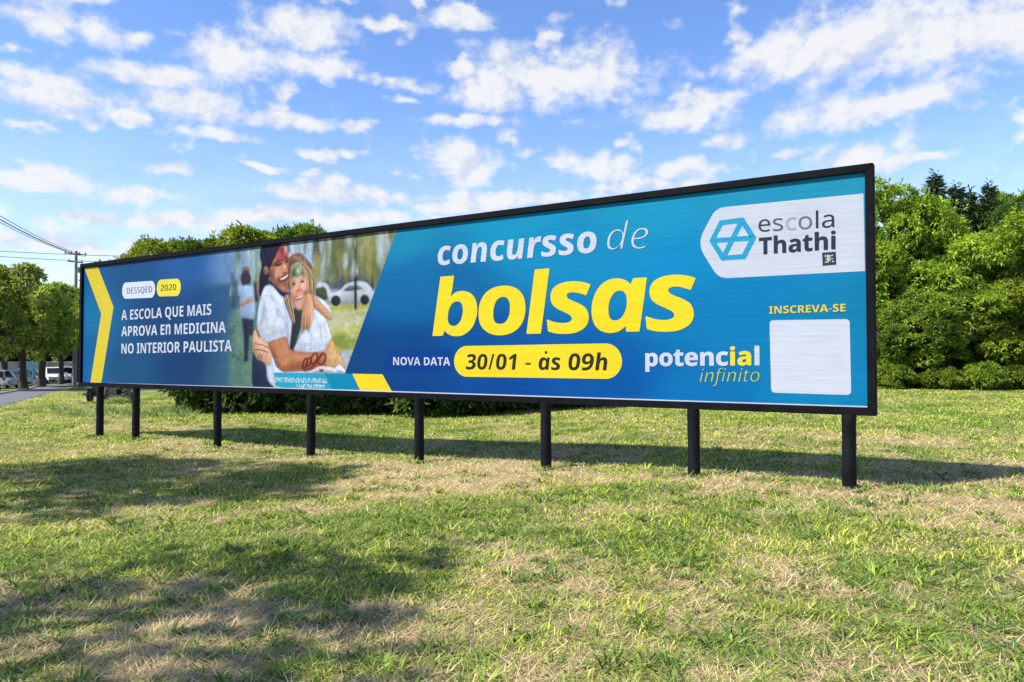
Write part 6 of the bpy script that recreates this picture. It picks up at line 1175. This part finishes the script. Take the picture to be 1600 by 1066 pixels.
# row of street trees beyond the lane
ST = 'street trees along the lane'
for i, (px, Y, k, s, sz, lab) in enumerate(((38, 58.4, 'street_a', 0.95, 0.96, 'street tree with a thick trunk, left of the blue panel sign'), (65, 64.6, 'street_b', 0.98, 0.97, 'street tree with the broadest trunk between sign and white car'),
        (96, 71, 'street_a', 0.85, 0.93, 'street tree with a thin trunk in front of the white car'), (121, 76, 'street_b', 0.95, 0.98, 'street tree beside the left end of the billboard'),
        (-8, 54, 'street_b', 1.0, 1.0, 'street tree at the left edge of the photo'), (8, 80, 'street_a', 1.15, 1.12, 'tree behind the parked silver car'),
        (70, 92, 'street_b', 1.15, 1.05, 'tree behind the grey wall above the cars'), (135, 90, 'street_a', 1.15, 1.05, 'tree behind the wall, mostly hidden by the billboard'), (30, 96, 'street_b', 1.2, 1.1, 'far tree behind the wall at the left'), (104, 98, 'street_a', 1.15, 1.05, 'far tree behind the wall near the utility pole'), (-30, 88, 'street_a', 1.2, 1.2, 'far tree behind the wall left of the view'))):
    place_tree('street_tree', k, at(px, Y), Y, i * 2.3, s, sz, MAT_LEAF_MID, lab, 'tree', ST)

for i, (px, Y) in enumerate(((-40, 90), (-15, 91), (12, 92), (36, 93), (60, 94), (84, 95), (108, 96), (132, 97), (156, 98))):
    place_tree('bush', 'bush_b', at(px, Y), Y, i * 1.4, 1.75, 1.7, MAT_LEAF_MID, ['bush behind the wall beyond the left edge', 'bush behind the wall at the left edge of the photo', 'bush behind the wall over the silver hatchback', 'bush behind the wall over the dark grey car', 'bush behind the wall over the turquoise post', 'bush behind the wall over the white car by the thin trunk', 'bush behind the wall near the last street trunk', 'bush behind the wall hidden by the left end of the billboard', 'bush at the right end of the wall behind the billboard'][i], 'bush', 'bushes behind the boundary wall')

# roadside trees to the left of the view: their dappled shade lies on the grass
for i, (x, y, k, s, sz, lab) in enumerate(SHADE_TREES):
    place_tree('roadside_tree', k, x, y, i * 1.1, s, sz, MAT_LEAF_MID, lab, 'tree', 'roadside trees beyond the left edge')

# ---------------------------------------------------------------- grass
def grass_material(name, trans=0.3):
    m, nt, b = new_mat(name)
    at_ = nt.add('ShaderNodeAttribute', attribute_name='col')
    nt.link(at_.outputs['Color'], b.inputs['Base Color']); b.inputs['Roughness'].default_value = 0.6; b.inputs['Specular IOR Level'].default_value = 0.2
    tr = nt.add('ShaderNodeBsdfTranslucent'); nt.link(at_.outputs['Color'], tr.inputs['Color'])
    mx = nt.add('ShaderNodeMixShader'); mx.inputs[0].default_value = trans
    nt.link(b.outputs[0], mx.inputs[1]); nt.link(tr.outputs[0], mx.inputs[2]); nt.link(mx.outputs[0], nt.n['Material Output'].inputs['Surface'])
    return m
MAT_GRASS = grass_material('grass_blades', 0.35); MAT_STRAW = grass_material('dry_blades', 0.2)

def blades(rng, x, y, L, W, lean, curl, col, head=None):
    n = len(x); z = gz(x, y) - 0.008
    a = rng.uniform(0, 2 * math.pi, n) if head is None else head
    d = np.stack([np.cos(a), np.sin(a), np.zeros(n)], 1); s = np.stack([-np.sin(a), np.cos(a), np.zeros(n)], 1)
    tw = rng.normal(0, 0.5, n)[:, None]; s = unit(s * np.cos(tw) + d * np.sin(tw))
    B = np.stack([x, y, z], 1)
    def pt(t): return B + d * ((lean * t + curl * t * t) * L)[:, None] + np.array([0, 0, 1.0]) * ((np.sqrt(np.clip(1 - np.minimum(lean, .98) ** 2, .03, 1)) * t - 0.45 * curl * t * t) * L)[:, None]
    w = W[:, None] / 2
    p0, p1, p2 = pt(0.0), pt(0.55), pt(1.0)
    zmin = z + 0.010
    p1[:, 2] = np.maximum(p1[:, 2], zmin + .006); p2[:, 2] = np.maximum(p2[:, 2], zmin)
    V = np.stack([p0 - s * w, p0 + s * w, p1 + s * w * .85, p1 - s * w * .85, p2], 1).reshape(-1, 3)
    i = np.arange(n) * 5
    F = np.stack([i, i + 1, i + 2, i + 3, i + 3, i + 2, i + 4], 1).ravel()
    LT = np.tile([4, 3], n)
    return V, F, LT, np.repeat(col, 5, 0)

def join_blades(parts):
    V, F, T, C = [], [], [], []; o = 0
    for v, f_, t_, c in parts:
        V.append(v); F.append(f_ + o); T.append(t_); C.append(c); o += len(v)
    return np.concatenate(V), np.concatenate(F), np.concatenate(T), np.concatenate(C)

def mixc(a, b, t): return np.array(a)[None] * (1 - t[:, None]) + np.array(b)[None] * t[:, None]

def build_grass():
    rng = np.random.default_rng(5)
    # spread over the field in front of, under and behind the board; finer close by
    Y0, Y1 = 2.2, 46.0
    n = 500000
    t = rng.uniform(0, 1, n); e = 0.28
    y = (Y0 ** e + t * (Y1 ** e - Y0 ** e)) ** (1 / e)
    x = rng.uniform(-1, 1, n) * (0.76 * y + 3.2)
    rd = road_dist(x, y); keep = (rd < -0.25) | (rd > ROAD_W + 0.25); x, y = x[keep], y[keep]
    D = dry(x, y); n = len(x)
    jit = rng.normal(0, 0.16, n); q = np.clip(D + jit, 0, 1)
    isdry = q > 0.585 + 0.03 * sst(y, 6, 9)
    k = np.maximum(1, (y / 4.2)) ** 0.62
    clump = fbm(x * 3.1, y * 3.1, 91, 3)
    # green
    g = ~isdry; xg, yg, kg = x[g], y[g], k[g]; ng = len(xg)
    hue = np.clip(fbm(xg * 0.8, yg * 0.8, 63, 3) * 1.5 - 0.25 + rng.normal(0, .22, ng) + (q[g] - 0.3) * 0.7, 0, 1)
    cg = mixc((0.17, 0.31, 0.032), (0.70, 0.71, 0.115), hue) * rng.uniform(0.55, 1.3, ng)[:, None]
    Lg = (0.03 + 0.06 * rng.uniform(0, 1, ng) ** 1.8) * (0.55 + 1.0 * np.clip(clump[g] * 1.6 - .3, 0, 1)) * (0.9 + .1 * kg) * np.where(q[g] < .3, 1.15, .85)
    Wg = 0.0068 * rng.uniform(.7, 1.5, ng) * kg
    pg = blades(rng, xg, yg, Lg, Wg, rng.uniform(0.25, 0.95, ng), rng.uniform(0.1, 0.9, ng), cg)
    # straw: mostly lying down
    xs_, ys_, ks = x[isdry], y[isdry], k[isdry]; ns = len(xs_)
    hue = np.clip(rng.normal(.5, .3, ns), 0, 1)
    cs = mixc((0.54, 0.40, 0.19), (0.84, 0.68, 0.37), hue) * rng.uniform(0.62, 1.2, ns)[:, None]
    Ls = (0.06 + 0.10 * rng.uniform(0, 1, ns)) * (0.85 + .15 * ks); Ws = 0.0040 * rng.uniform(.7, 1.5, ns) * ks
    ps = blades(rng, xs_, ys_, Ls, Ws, rng.uniform(0.86, 0.995, ns), rng.uniform(0, 0.2, ns), cs)
    # a thatch of lying straw under everything close by
    m = 125000; t = rng.uniform(0, 1, m); yy = (Y0 ** .3 + t * (16 ** .3 - Y0 ** .3)) ** (1 / .3); xx = rng.uniform(-1, 1, m) * (0.76 * yy + 3.0)
    kk = np.maximum(1, yy / 4.2) ** .7
    ct = mixc((0.36, 0.26, 0.14), (0.64, 0.49, 0.30), rng.uniform(0, 1, m)) * rng.uniform(.5, 1.15, m)[:, None]
    pt_ = blades(rng, xx, yy, (0.05 + .11 * rng.uniform(0, 1, m)) * kk ** .4, 0.003 * rng.uniform(.7, 1.4, m) * kk, rng.uniform(.9, .99, m), rng.uniform(0, .15, m), ct)
    # coarse dark tufts
    cx, cy, cr, cn = [], [], [], []
    fixed = [(1235, 808, .5), (1300, 806, .6), (1345, 808, .55), (1390, 815, .4), (1300, 885, .35), (1370, 895, .45), (1430, 898, .4), (1260, 880, .3), (1060, 880, .28), (830, 900, .3), (1210, 920, .3), (1190, 975, .35), (1110, 990, .3), (470, 960, .3), (240, 930, .3), (160, 950, .35),
             (1500, 820, .4), (1560, 870, .35), (960, 855, .35), (1040, 840, .3), (880, 870, .3), (60, 880, .4), (130, 875, .4), (330, 905, .3), (590, 880, .3), (660, 900, .3), (1075, 770, .3), (800, 850, .3), (700, 960, .3), (560, 1010, .3), (960, 1040, .3), (1290, 1045, .3), (1040, 1050, .3), (400, 1040, .3), (120, 1050, .3), (1500, 975, .3), (1420, 1010, .3)]
    for (px, py, r) in fixed:
        Y = 1155 * 1.6 / (py - 560); cx.append((px - 800) / 1155 * Y); cy.append(Y); cr.append(r * .45); cn.append(int(60 * r / .3))
    for _ in range(900):
        Y = rng.uniform(3.2 ** .5, 26 ** .5) ** 2; cx.append(rng.uniform(-.76, .76) * Y); cy.append(Y); cr.append(rng.uniform(.05, .16)); cn.append(int(rng.uniform(8, 34)))
    for _ in range(260):
        Y = rng.uniform(3.0 ** .5, 10 ** .5) ** 2; cx.append(rng.uniform(-.76, .76) * Y); cy.append(Y); cr.append(rng.uniform(.06, .16)); cn.append(int(rng.uniform(30, 80)))
    for u_ in (0.86, 2.37, 5.31, 8.09, 10.69, 13.14, 15.42, 17.34):
        for _ in range(4):
            a_ = rng.uniform(0, 6.3); cx.append(XL + BDX * u_ + .17 * math.cos(a_)); cy.append(YL + BDY * u_ + .17 * math.sin(a_)); cr.append(.05); cn.append(int(rng.uniform(14, 40)))
    for px, Yc in ((110, 24.5), (135, 24), (150, 25), (125, 26), (100, 26.5), (232, 24), (250, 24), (268, 24.4), (285, 24.2), (215, 24.5), (240, 25), (175, 25.5), (195, 25), (150, 30.5), (165, 30.6), (178, 30.4), (192, 30.6), (185, 30.2), (205, 30.5)):   # taller weeds behind the left posts
        for _ in range(4): cx.append(at(px, Yc) + rng.normal(0, .4 if Yc < 29 else .2)); cy.append(Yc + rng.normal(0, .7 if Yc < 29 else .15)); cr.append(.22); cn.append(-int(rng.uniform(12, 40)))
    X, Yv, Lc, Wc, Cc, Hc, Nc, Uc = [], [], [], [], [], [], [], []
    def tuft(a, b_, r, cnt, Lr, W, ca, cb, leanr, curlr, tone):
        ang = rng.uniform(0, 2 * math.pi, cnt); rad = r * np.sqrt(rng.uniform(0, 1, cnt))
        X.append(a + np.cos(ang) * rad); Yv.append(b_ + np.sin(ang) * rad * .8); Hc.append(ang + rng.normal(0, .5, cnt))
        Lc.append(rng.uniform(Lr[0], Lr[1], cnt)); Wc.append(W * rng.uniform(.7, 1.3, cnt)); Nc.append(rng.uniform(leanr[0], leanr[1], cnt)); Uc.append(rng.uniform(curlr[0], curlr[1], cnt))
        Cc.append(mixc(ca, cb, np.clip(tone + rng.normal(0, .22, cnt), 0, 1)) * rng.uniform(.75, 1.2, cnt)[:, None])
    for a, b_, r, cnt in zip(cx, cy, cr, cn):
        kk_ = max(1, b_ / 5.0) ** .6
        if cnt < 0:
            l = rng.uniform(.14, .5); tuft(a, b_, r, -cnt, (l * .6, l), .009 * kk_, (0.16, 0.25, 0.08), (0.40, 0.46, 0.15), (.1, .6), (.1, .6), rng.uniform(0, 1))
        else:
            n_t = max(1, int(round(cnt / 16)))
            for _ in range(n_t):           # a patch is a handful of splayed tufts
                tone = rng.uniform(-.1, 1.0); l = rng.uniform(.06, .15) * min(kk_, 1.25)
                tuft(a + rng.normal(0, r), b_ + rng.normal(0, r * .8), .022 * kk_, int(rng.uniform(9, 18)), (l * .5, l), rng.uniform(.009, .014) * kk_, (0.07, 0.16, 0.03), (0.36, 0.44, 0.08), (.3, .9), (.2, .9), tone)
    for _ in range(140):                   # flat broad-leaved weeds
        Y = rng.uniform(3.0 ** .5, 11 ** .5) ** 2; a = rng.uniform(-.75, .75) * Y
        for _k in range(rng.integers(1, 5)):
            tuft(a + rng.normal(0, .07), Y + rng.normal(0, .07), .02, int(rng.uniform(6, 11)), (.035, .075), .026, (0.06, 0.14, 0.03), (0.16, 0.27, 0.05), (.75, .97), (.0, .3), rng.uniform(0, 1))
    X, Yv, Lc, Wc, Cc, Hc, Nc, Uc = map(np.concatenate, (X, Yv, Lc, Wc, Cc, Hc, Nc, Uc))
    rd = road_dist(X, Yv); kp = rd < -.3; X, Yv, Lc, Wc, Cc, Hc, Nc, Uc = (q_[kp] for q_ in (X, Yv, Lc, Wc, Cc, Hc, Nc, Uc))
    pc = blades(rng, X, Yv, Lc, Wc, Nc, Uc, Cc, Hc)
    V, F, T, C = join_blades([pg, pc])
    o = link_mesh('grass', np_mesh('grass', V, F, T, False, C), MAT_GRASS); tag(o, 'green grass blades and coarse tufts over the field', 'grass', kind='stuff')
    V, F, T, C = join_blades([ps, pt_])
    o = link_mesh('dry_grass', np_mesh('dry_grass', V, F, T, False, C), MAT_STRAW); tag(o, 'bleached straw and dry mown grass lying on the field', 'dry grass', kind='stuff')
build_grass()

# ---------------------------------------------------------------- cars
MAT_GLASS_CAR = paint('car_glass', (0.012, 0.016, 0.028), 0.06, noise=0.05, spec=0.8)
MAT_TYRE = paint('tyre_rubber', (0.015, 0.015, 0.016), 0.85)
MAT_RIM = paint('alloy_rim', (0.45, 0.46, 0.48), 0.3, 0.8)
MAT_BLACK = paint('black_plastic', (0.02, 0.02, 0.022), 0.55)
MAT_LAMP = paint('lamp_glass', (0.72, 0.75, 0.80), 0.12)
MAT_TAIL = paint('tail_lamp', (0.30, 0.012, 0.012), 0.15)
MAT_PLATE = paint('number_plate', (0.62, 0.63, 0.65), 0.5)

def loft(sections):
    """rings of equal size -> closed mesh"""
    mb = MB(); n = len(sections[0])
    for s in sections: mb.v += s
    for i in range(len(sections) - 1):
        for k in range(n): mb.f.append((i * n + k, i * n + (k + 1) % n, (i + 1) * n + (k + 1) % n, (i + 1) * n + k))
    mb.f.append(tuple(range(n))); mb.f.append(tuple(range((len(sections) - 1) * n, len(sections) * n))[::-1])
    return mb

def make_car(x, y, rz, paint_mat, label, length=4.1, height=1.5, width=1.75, style='hatch'):
    root = empty('parked_car', (x, y, gzf(x, y)), rz, label, 'car', 'cars parked along the lane')
    hl = length / 2; belt = height * 0.60
    # stations along x (front +x): x, top z, bottom z, half width
    st = [(-hl, .46, .40, .74), (-hl + .04, belt * .92, .30, .82), (-hl + .35, belt, .24, .86), (-hl * .45, belt + .02, .22, .875), (0, belt, .22, .875), (hl * .42, belt - .02, .22, .875), (hl * .66, belt - .10, .23, .86), (hl - .22, belt - .2, .27, .82), (hl - .03, .56, .32, .75), (hl, .48, .40, .68)]
    secs = []
    for (sx, tz, bz, hw) in st:
        hw *= width / 1.75
        m = (tz + bz) / 2
        secs.append([(sx, -hw * .90, bz), (sx, -hw, bz + .08), (sx, -hw * 1.0, m + .05), (sx, -hw * .96, tz - .05), (sx, -hw * .86, tz), (sx, 0, tz + .025), (sx, hw * .86, tz), (sx, hw * .96, tz - .05), (sx, hw, m + .05), (sx, hw, bz + .08), (sx, hw * .90, bz), (sx, 0, bz)])
    loft(secs).build('body', paint_mat, root, smooth=True)
    # cabin
    if style == 'pickup': cab = [(-hl * .20, 0), (-hl * .12, 1), (hl * .12, 1), (hl * .46, 0)]
    elif style == 'sedan': cab = [(-hl * .80, 0), (-hl * .42, 1), (hl * .10, 1), (hl * .50, 0)]
    else: cab = [(-hl * .96, 0), (-hl * .80, 1), (hl * .08, 1), (hl * .54, 0)]
    hw0 = .80 * width / 1.75; hw1 = .62 * width / 1.75
    zt = height; zb_ = belt - .06
    A = [(cab[0][0], zb_), (cab[1][0], zt - .04), ((cab[1][0] + cab[2][0]) / 2, zt), (cab[2][0], zt - .03), (cab[3][0], zb_)]
    mb = MB()
    for (px, pz) in A:
        w = hw0 + (hw1 - hw0) * ((pz - zb_) / (zt - zb_))
        mb.v += [(px, -w, pz), (px, w, pz)]
    for i in range(4): mb.f.append((2 * i, 2 * i + 1, 2 * i + 3, 2 * i + 2))
    mb.f.append((0, 2, 4, 6, 8)); mb.f.append((1, 9, 7, 5, 3)); mb.f.append((0, 8, 9, 1))
    mb.build('cabin', paint_mat, root, bevel=0.035, smooth=True)
    def pane(name, pts):
        m2 = MB(); m2.v = pts; m2.f = [tuple(range(len(pts)))]
        o = m2.build(name, MAT_GLASS_CAR, root); sd = o.modifiers.new('thickness', 'SOLIDIFY'); sd.thickness = 0.012; sd.offset = 0; return o
    def side_w(z): return hw0 + (hw1 - hw0) * ((z - zb_) / (zt - zb_)) + .012
    z0, z1 = belt + .03, zt - .10
    def lx(a, b, z): return a[0] + (b[0] - a[0]) * ((z - a[1]) / (b[1] - a[1]))
    # windshield and rear window lie on the sloped ends
    for nm, a, b, o_ in (('windshield', A[4], A[3], .03), ('rear_window', A[0], A[1], -.03)):
        p = []
        for z, k in ((z0, .86), (z0, -.86), (z1, -.86), (z1, .86)):
            p.append((lx(a, b, z) + o_, (side_w(z) - .012) * k, z + .01))
        pane(nm, p)
    for sgn in (-1, 1):
        f0 = lx(A[4], A[3], z0) - .16; f1 = lx(A[4], A[3], z1) - .12; r0 = lx(A[0], A[1], z0) + .16; r1 = lx(A[0], A[1], z1) + .12
        md = (f0 + r0) / 2
        pane('side_window', [(f0, sgn * side_w(z0), z0), (md + .04, sgn * side_w(z0), z0), (md + .04, sgn * side_w(z1), z1), (f1, sgn * side_w(z1), z1)])
        pane('side_window', [(md - .04, sgn * side_w(z0), z0), (r0, sgn * side_w(z0), z0), (r1, sgn * side_w(z1), z1), (md - .04, sgn * side_w(z1), z1)])
        w = width / 2
        MB().box((hl - .13, sgn * w * .70, .64), (.20, w * .42, .15)).build('headlight', MAT_LAMP, root, bevel=.03, smooth=True)
        MB().box((-hl + .09, sgn * w * .80, .80), (.18, w * .26, .26)).build('taillight', MAT_TAIL, root, bevel=.03, smooth=True)
        MB().box((hl * .40, sgn * (w + .07), belt + .08), (.12, .20, .14)).build('wing_mirror', paint_mat, root, bevel=.03, smooth=True)
        for sx in (hl * .62, -hl * .62):
            wh = bpy.data.objects.new('wheel', None); COL.objects.link(wh); wh.parent = root; wh.location = (sx, sgn * (w - .10), .31)
            MB().lathe((0, 0, 0), (0, 1, 0), [(-.10, .16), (-.10, .28), (-.07, .31), (.07, .31), (.10, .28), (.10, .16)], 22).build('tyre', MAT_TYRE, wh, smooth=True)
            MB().lathe((0, 0, 0), (0, 1, 0), [(-.105, .0), (-.105, .05), (-.08, .17), (-.06, .2), (.06, .2), (.08, .17), (.105, .05), (.105, 0)], 16).build('rim', MAT_RIM, wh, smooth=True)
    MB().box((hl - .015, 0, .58), (.06, width * .46, .13)).build('grille', MAT_BLACK, root, bevel=.01)
    MB().box((hl - .03, 0, .34), (.10, width * .80, .16)).build('front_bumper', MAT_BLACK, root, bevel=.03)
    MB().box((-hl + .02, 0, .40), (.12, width * .84, .18)).build('rear_bumper', MAT_BLACK if style == 'pickup' else paint_mat, root, bevel=.03)
    MB().box((hl + .03, 0, .40), (.012, .42, .13)).build('number_plate', MAT_PLATE, root)
    MB().box((-hl - .045, 0, .52), (.012, .42, .13)).build('number_plate', MAT_PLATE, root)
    return root
MAT_WHITE_CAR = paint('white_car_paint', (0.70, 0.71, 0.74), 0.25, noise=0.04, coat=0.6)
MAT_SILVER_CAR = paint('silver_car_paint', (0.46, 0.50, 0.58), 0.25, 0.35, noise=0.05, coat=0.6)
MAT_GREY_CAR = paint('grey_car_paint', (0.10, 0.105, 0.115), 0.3, 0.3, noise=0.05, coat=0.6)
def face_view(x, y, deg): return math.atan2(-y, -x) + R(deg)      # front turned towards the field
make_car(at(3, 60.5), 60.5, face_view(at(3, 60.5), 60.5, 180 - 16), MAT_SILVER_CAR, 'silver hatchback seen from behind at the left edge, red tail lamp showing', 3.9, 1.52)
make_car(at(33, 66), 66, face_view(at(33, 66), 66, 150), MAT_GREY_CAR, 'dark grey car half hidden by the first street trunk', 4.1, 1.42, style='sedan')
make_car(at(83, 74.5), 74.5, face_view(at(83, 74.5), 74.5, 12), MAT_WHITE_CAR, 'white car facing the field behind the thin trunk', 4.3, 1.62, 1.85)
make_car(at(104, 77), 77, face_view(at(104, 77), 77, 22), MAT_WHITE_CAR, 'white car parked close to the left end of the billboard', 4.3, 1.62, 1.8, 'sedan')
make_car(at(122, 84), 84, face_view(at(122, 84), 84, 120), MAT_WHITE_CAR, 'white pickup mostly hidden by the last street trunk', 4.8, 1.8, 1.85, 'pickup')
make_car(at(45, 72), 72, face_view(at(45, 72), 72, 8), MAT_WHITE_CAR, 'white car behind the blue panel sign', 4.1, 1.5, 1.75)

# ---------------------------------------------------------------- motorcycles under the left end of the board
def make_motorcycle(x, y, rz, col, label):
    root = empty('motorcycle', (x, y, gzf(x, y)), rz, label, 'motorcycle', 'motorcycles parked behind the billboard')
    for sx in (-.64, .64):
        wh = bpy.data.objects.new('wheel', None); COL.objects.link(wh); wh.parent = root; wh.location = (sx, 0, .30)
        MB().lathe((0, 0, 0), (0, 1, 0), [(-.05, .23), (-.05, .27), (-.02, .305), (.02, .305), (.05, .27), (.05, .23), (-.05, .23)], 24).build('tyre', MAT_TYRE, wh, smooth=True)
        rb = MB().lathe((0, 0, 0), (0, 1, 0), [(-.03, .20), (-.03, .235), (.03, .235), (.03, .20), (-.03, .20)], 24)
        rb.lathe((0, 0, 0), (0, 1, 0), [(-.02, 0), (-.02, .22), (.02, .22), (.02, 0)], 24)
        rb.build('rim', MAT_BLACK, wh, smooth=True)
    MB().tube([(.64, .09, .30), (.42, .09, .88)], .025, 8).tube([(.64, -.09, .30), (.42, -.09, .88)], .025, 8).build('fork', MAT_RIM, root, smooth=True)
    MB().tube([(.36, -.36, 1.02), (.44, -.2, 1.0), (.46, 0, .94), (.44, .2, 1.0), (.36, .36, 1.02)], .014, 8).build('handlebar', MAT_BLACK, root, smooth=True)
    MB().tube([(.44, 0, .82), (.1, 0, .72), (-.35, 0, .70), (-.62, 0, .72)], .03, 8).tube([(.42, 0, .78), (.28, 0, .38), (-.18, 0, .30), (-.30, 0, .68)], .025, 8).tube([(-.18, .08, .33), (-.64, .08, .30)], .022, 8).tube([(-.18, -.08, .33), (-.64, -.08, .30)], .022, 8).build('chassis', MAT_BLACK, root, smooth=True)
    MB().box((.04, 0, .42), (.52, .30, .36)).build('engine', MAT_BLACK, root, bevel=.03)
    e = MB()
    e.lathe((.14, 0, .82), (1, 0, 0), [(-.32, .02), (-.28, .11), (-.05, .15), (.15, .14), (.26, .07), (.29, .02)], 16)
    e.build('tank', col, root, smooth=True)
    MB().box((-.40, 0, .80), (.62, .24, .11)).build('seat', MAT_BLACK, root, bevel=.04, smooth=True)
    MB().lathe((.52, 0, .84), (1, 0, 0), [(-.06, .03), (-.02, .085), (.03, .09), (.04, .02)], 16).build('headlight', MAT_BLACK, root, smooth=True)
    MB().tube([(.2, .13, .34), (-.1, .15, .26), (-.5, .16, .34), (-.8, .16, .42)], [.025, .03, .045, .045], 8).build('exhaust', MAT_BLACK, root, smooth=True)
    MB().box((-.70, 0, .66), (.34, .16, .06)).build('rear_fender', col, root, bevel=.02)
    root.rotation_euler = (R(-6), 0, rz)
    return root
make_motorcycle(at(184, 31.5), 31.5, 2.75, paint('black_enamel', (.015, .016, .02), .2, coat=.5), 'black motorcycle in the grass between the first and second posts')
make_motorcycle(at(152, 32.0), 32.0, 1.72, paint('grey_enamel', (.12, .12, .13), .3, coat=.3), 'grey and black motorcycle seen end on beside the first post')

# ---------------------------------------------------------------- panel sign and turquoise post between the trunks
def build_sign():
    x, y = at(47, 66.5), 66.5
    r = empty('panel_sign', (x, y, gzf(x, y)), face_view(x, y, 90) , 'light blue and pink panel sign standing between two street trunks', 'sign')
    MB().box((0, 0, 1.20), (.95, .10, 2.0)).build('board', paint('pale_blue_panel', (.35, .55, .78), .4), r, bevel=.01)
    MB().box((0, .056, .95), (.80, .012, .7)).build('pink_panel', paint('pink_panel', (.55, .30, .38), .4), r)
    MB().box((-.40, 0, .1), (.08, .08, .5)).build('leg', MAT_BLACK, r); MB().box((.40, 0, .1), (.08, .08, .5)).build('leg', MAT_BLACK, r)
    x, y = at(52.5, 65.8), 65.8
    r = empty('sign_post', (x, y, gzf(x, y)), 0, 'turquoise post with a rounded white base beside the panel sign', 'post')
    MB().tube([(0, 0, .6), (0, 0, 2.2)], .055, 12).build('shaft', paint('turquoise_paint', (.05, .45, .50), .4), r, smooth=True)
    MB().lathe((0, 0, 0), (0, 0, 1), [(-.05, .16), (.02, .18), (.3, .18), (.52, .14), (.62, .07), (.64, 0)], 16).build('base', MAT_WHITE_CAR, r, smooth=True)
    MB().box((.18, 0, 2.02), (.42, .06, .26)).build('sign_plate', paint('teal_plate', (.10, .50, .55), .4), r, bevel=.01)
build_sign()

# ---------------------------------------------------------------- wall behind the parked cars
def build_wall():
    r = empty('boundary_wall', (0, 0, 0), 0, 'long pale grey boundary wall with pilasters behind the parked cars', 'wall')
    A = Vector((-92, 78, 0)); B = Vector((-34, 92, 0)); d = (B - A).normalized(); ang = math.atan2(d.y, d.x)
    rot = Matrix.Rotation(ang, 3, 'Z'); L = (B - A).length; z = EYE - 2.5
    mc = paint('wall_render', (0.36, 0.37, 0.38), .9, noise=.25, scale=.8, bump=.2)
    c = (A + B) / 2
    MB().box((c.x, c.y, z + .95), (L, .2, 2.1), rot).build('wall_panel', mc, r)
    MB().box((c.x, c.y, z + 2.06), (L + .1, .32, .12), rot).build('coping', paint('wall_coping', (.45, .45, .44), .9), r)
    k = 0
    while k < L:
        p = A + d * k; MB().box((p.x, p.y, z + 1.0), (.34, .36, 2.24), rot).build('pilaster', mc, r, bevel=.01); k += 3.2
build_wall()

# ---------------------------------------------------------------- utility poles and overhead wires
MAT_POLE = paint('pole_concrete', (.20, .19, .18), .85, noise=.2, bump=.2)
MAT_WIRE = paint('wire', (.05, .05, .055), .6)
def make_pole(x, y, top, label, rz):
    r = empty('utility_pole', (x, y, gzf(x, y)), rz, label, 'utility pole')
    h = top - gzf(x, y)
    MB().tube([(0, 0, -.3), (0, 0, h * .5), (0, 0, h)], [.19, .155, .115], 12).build('shaft', MAT_POLE, r, smooth=True)
    for dz in (.25, 1.0):
        MB().box((0, .14, h - dz), (1.9 if dz < .5 else 1.3, .10, .11)).build('crossarm', MAT_POLE, r, bevel=.01)
        for k in ((-.85, -.35, .35, .85) if dz < .5 else (-.55, .55)):
            MB().lathe((k, .14, h - dz + .055), (0, 0, 1), [(0, .03), (.05, .05), (.09, .035), (.13, .05), (.18, .02), (.19, 0)], 10).build('insulator', MAT_BLACK, r, smooth=True)
    MB().lathe((.30, -.1, h - 2.0), (0, 0, 1), [(0, .0), (.02, .17), (.5, .18), (.52, 0)], 14).build('transformer', MAT_POLE, r, smooth=True)
    return r
P1 = (at(117, 68), 68.0); P1Z = EYE + 168 * 68 / 1155
P2 = (-26.0, 30.0); P2Z = EYE + 9.35
make_pole(P1[0], P1[1], P1Z, 'tall concrete utility pole with crossarms above the street trees', 0.9)
make_pole(P2[0], P2[1], P2Z, 'utility pole nearer the field, outside the left edge', 0.9)
def wire(a, b, sag, label, r=.022):
    a, b = Vector(a), Vector(b); pts = []
    for i in range(25):
        t = i / 24; p = a.lerp(b, t); p.z -= sag * 4 * t * (1 - t); pts.append(p)
    o = MB().tube(pts, r, 6).build('overhead_wire', MAT_WIRE, smooth=True)
    tag(o, label, 'wire', 'overhead wires on the utility pole')
for k, dz, lab in ((-.85, 0, 'topmost of the four wires sloping up to the left from the pole'), (-.35, -.02, 'second of the four sloping wires from the top'), (.35, -.10, 'third of the four sloping wires from the top'), (.85, -.35, 'lowest of the four wires sloping up to the left from the pole')):
    c, s = math.cos(.9), math.sin(.9)
    wire((P1[0] + k * c - .14 * s, P1[1] + k * s + .14 * c, P1Z - .1 + dz), (P2[0] + k * c - .14 * s, P2[1] + k * s + .14 * c, P2Z - .1 + dz * 2.5), .55, lab)
wire((at(-120, 64), 64, EYE + (560 - 384) * 64 / 1155), (at(300, 72), 72, EYE + (560 - 401) * 72 / 1155), .25, 'upper of the two nearly level wires crossing the pole', .024)
wire((at(-120, 64), 64, EYE + (560 - 392) * 64 / 1155), (at(300, 72), 72, EYE + (560 - 413) * 72 / 1155), .2, 'lower of the two nearly level wires crossing the pole', .024)
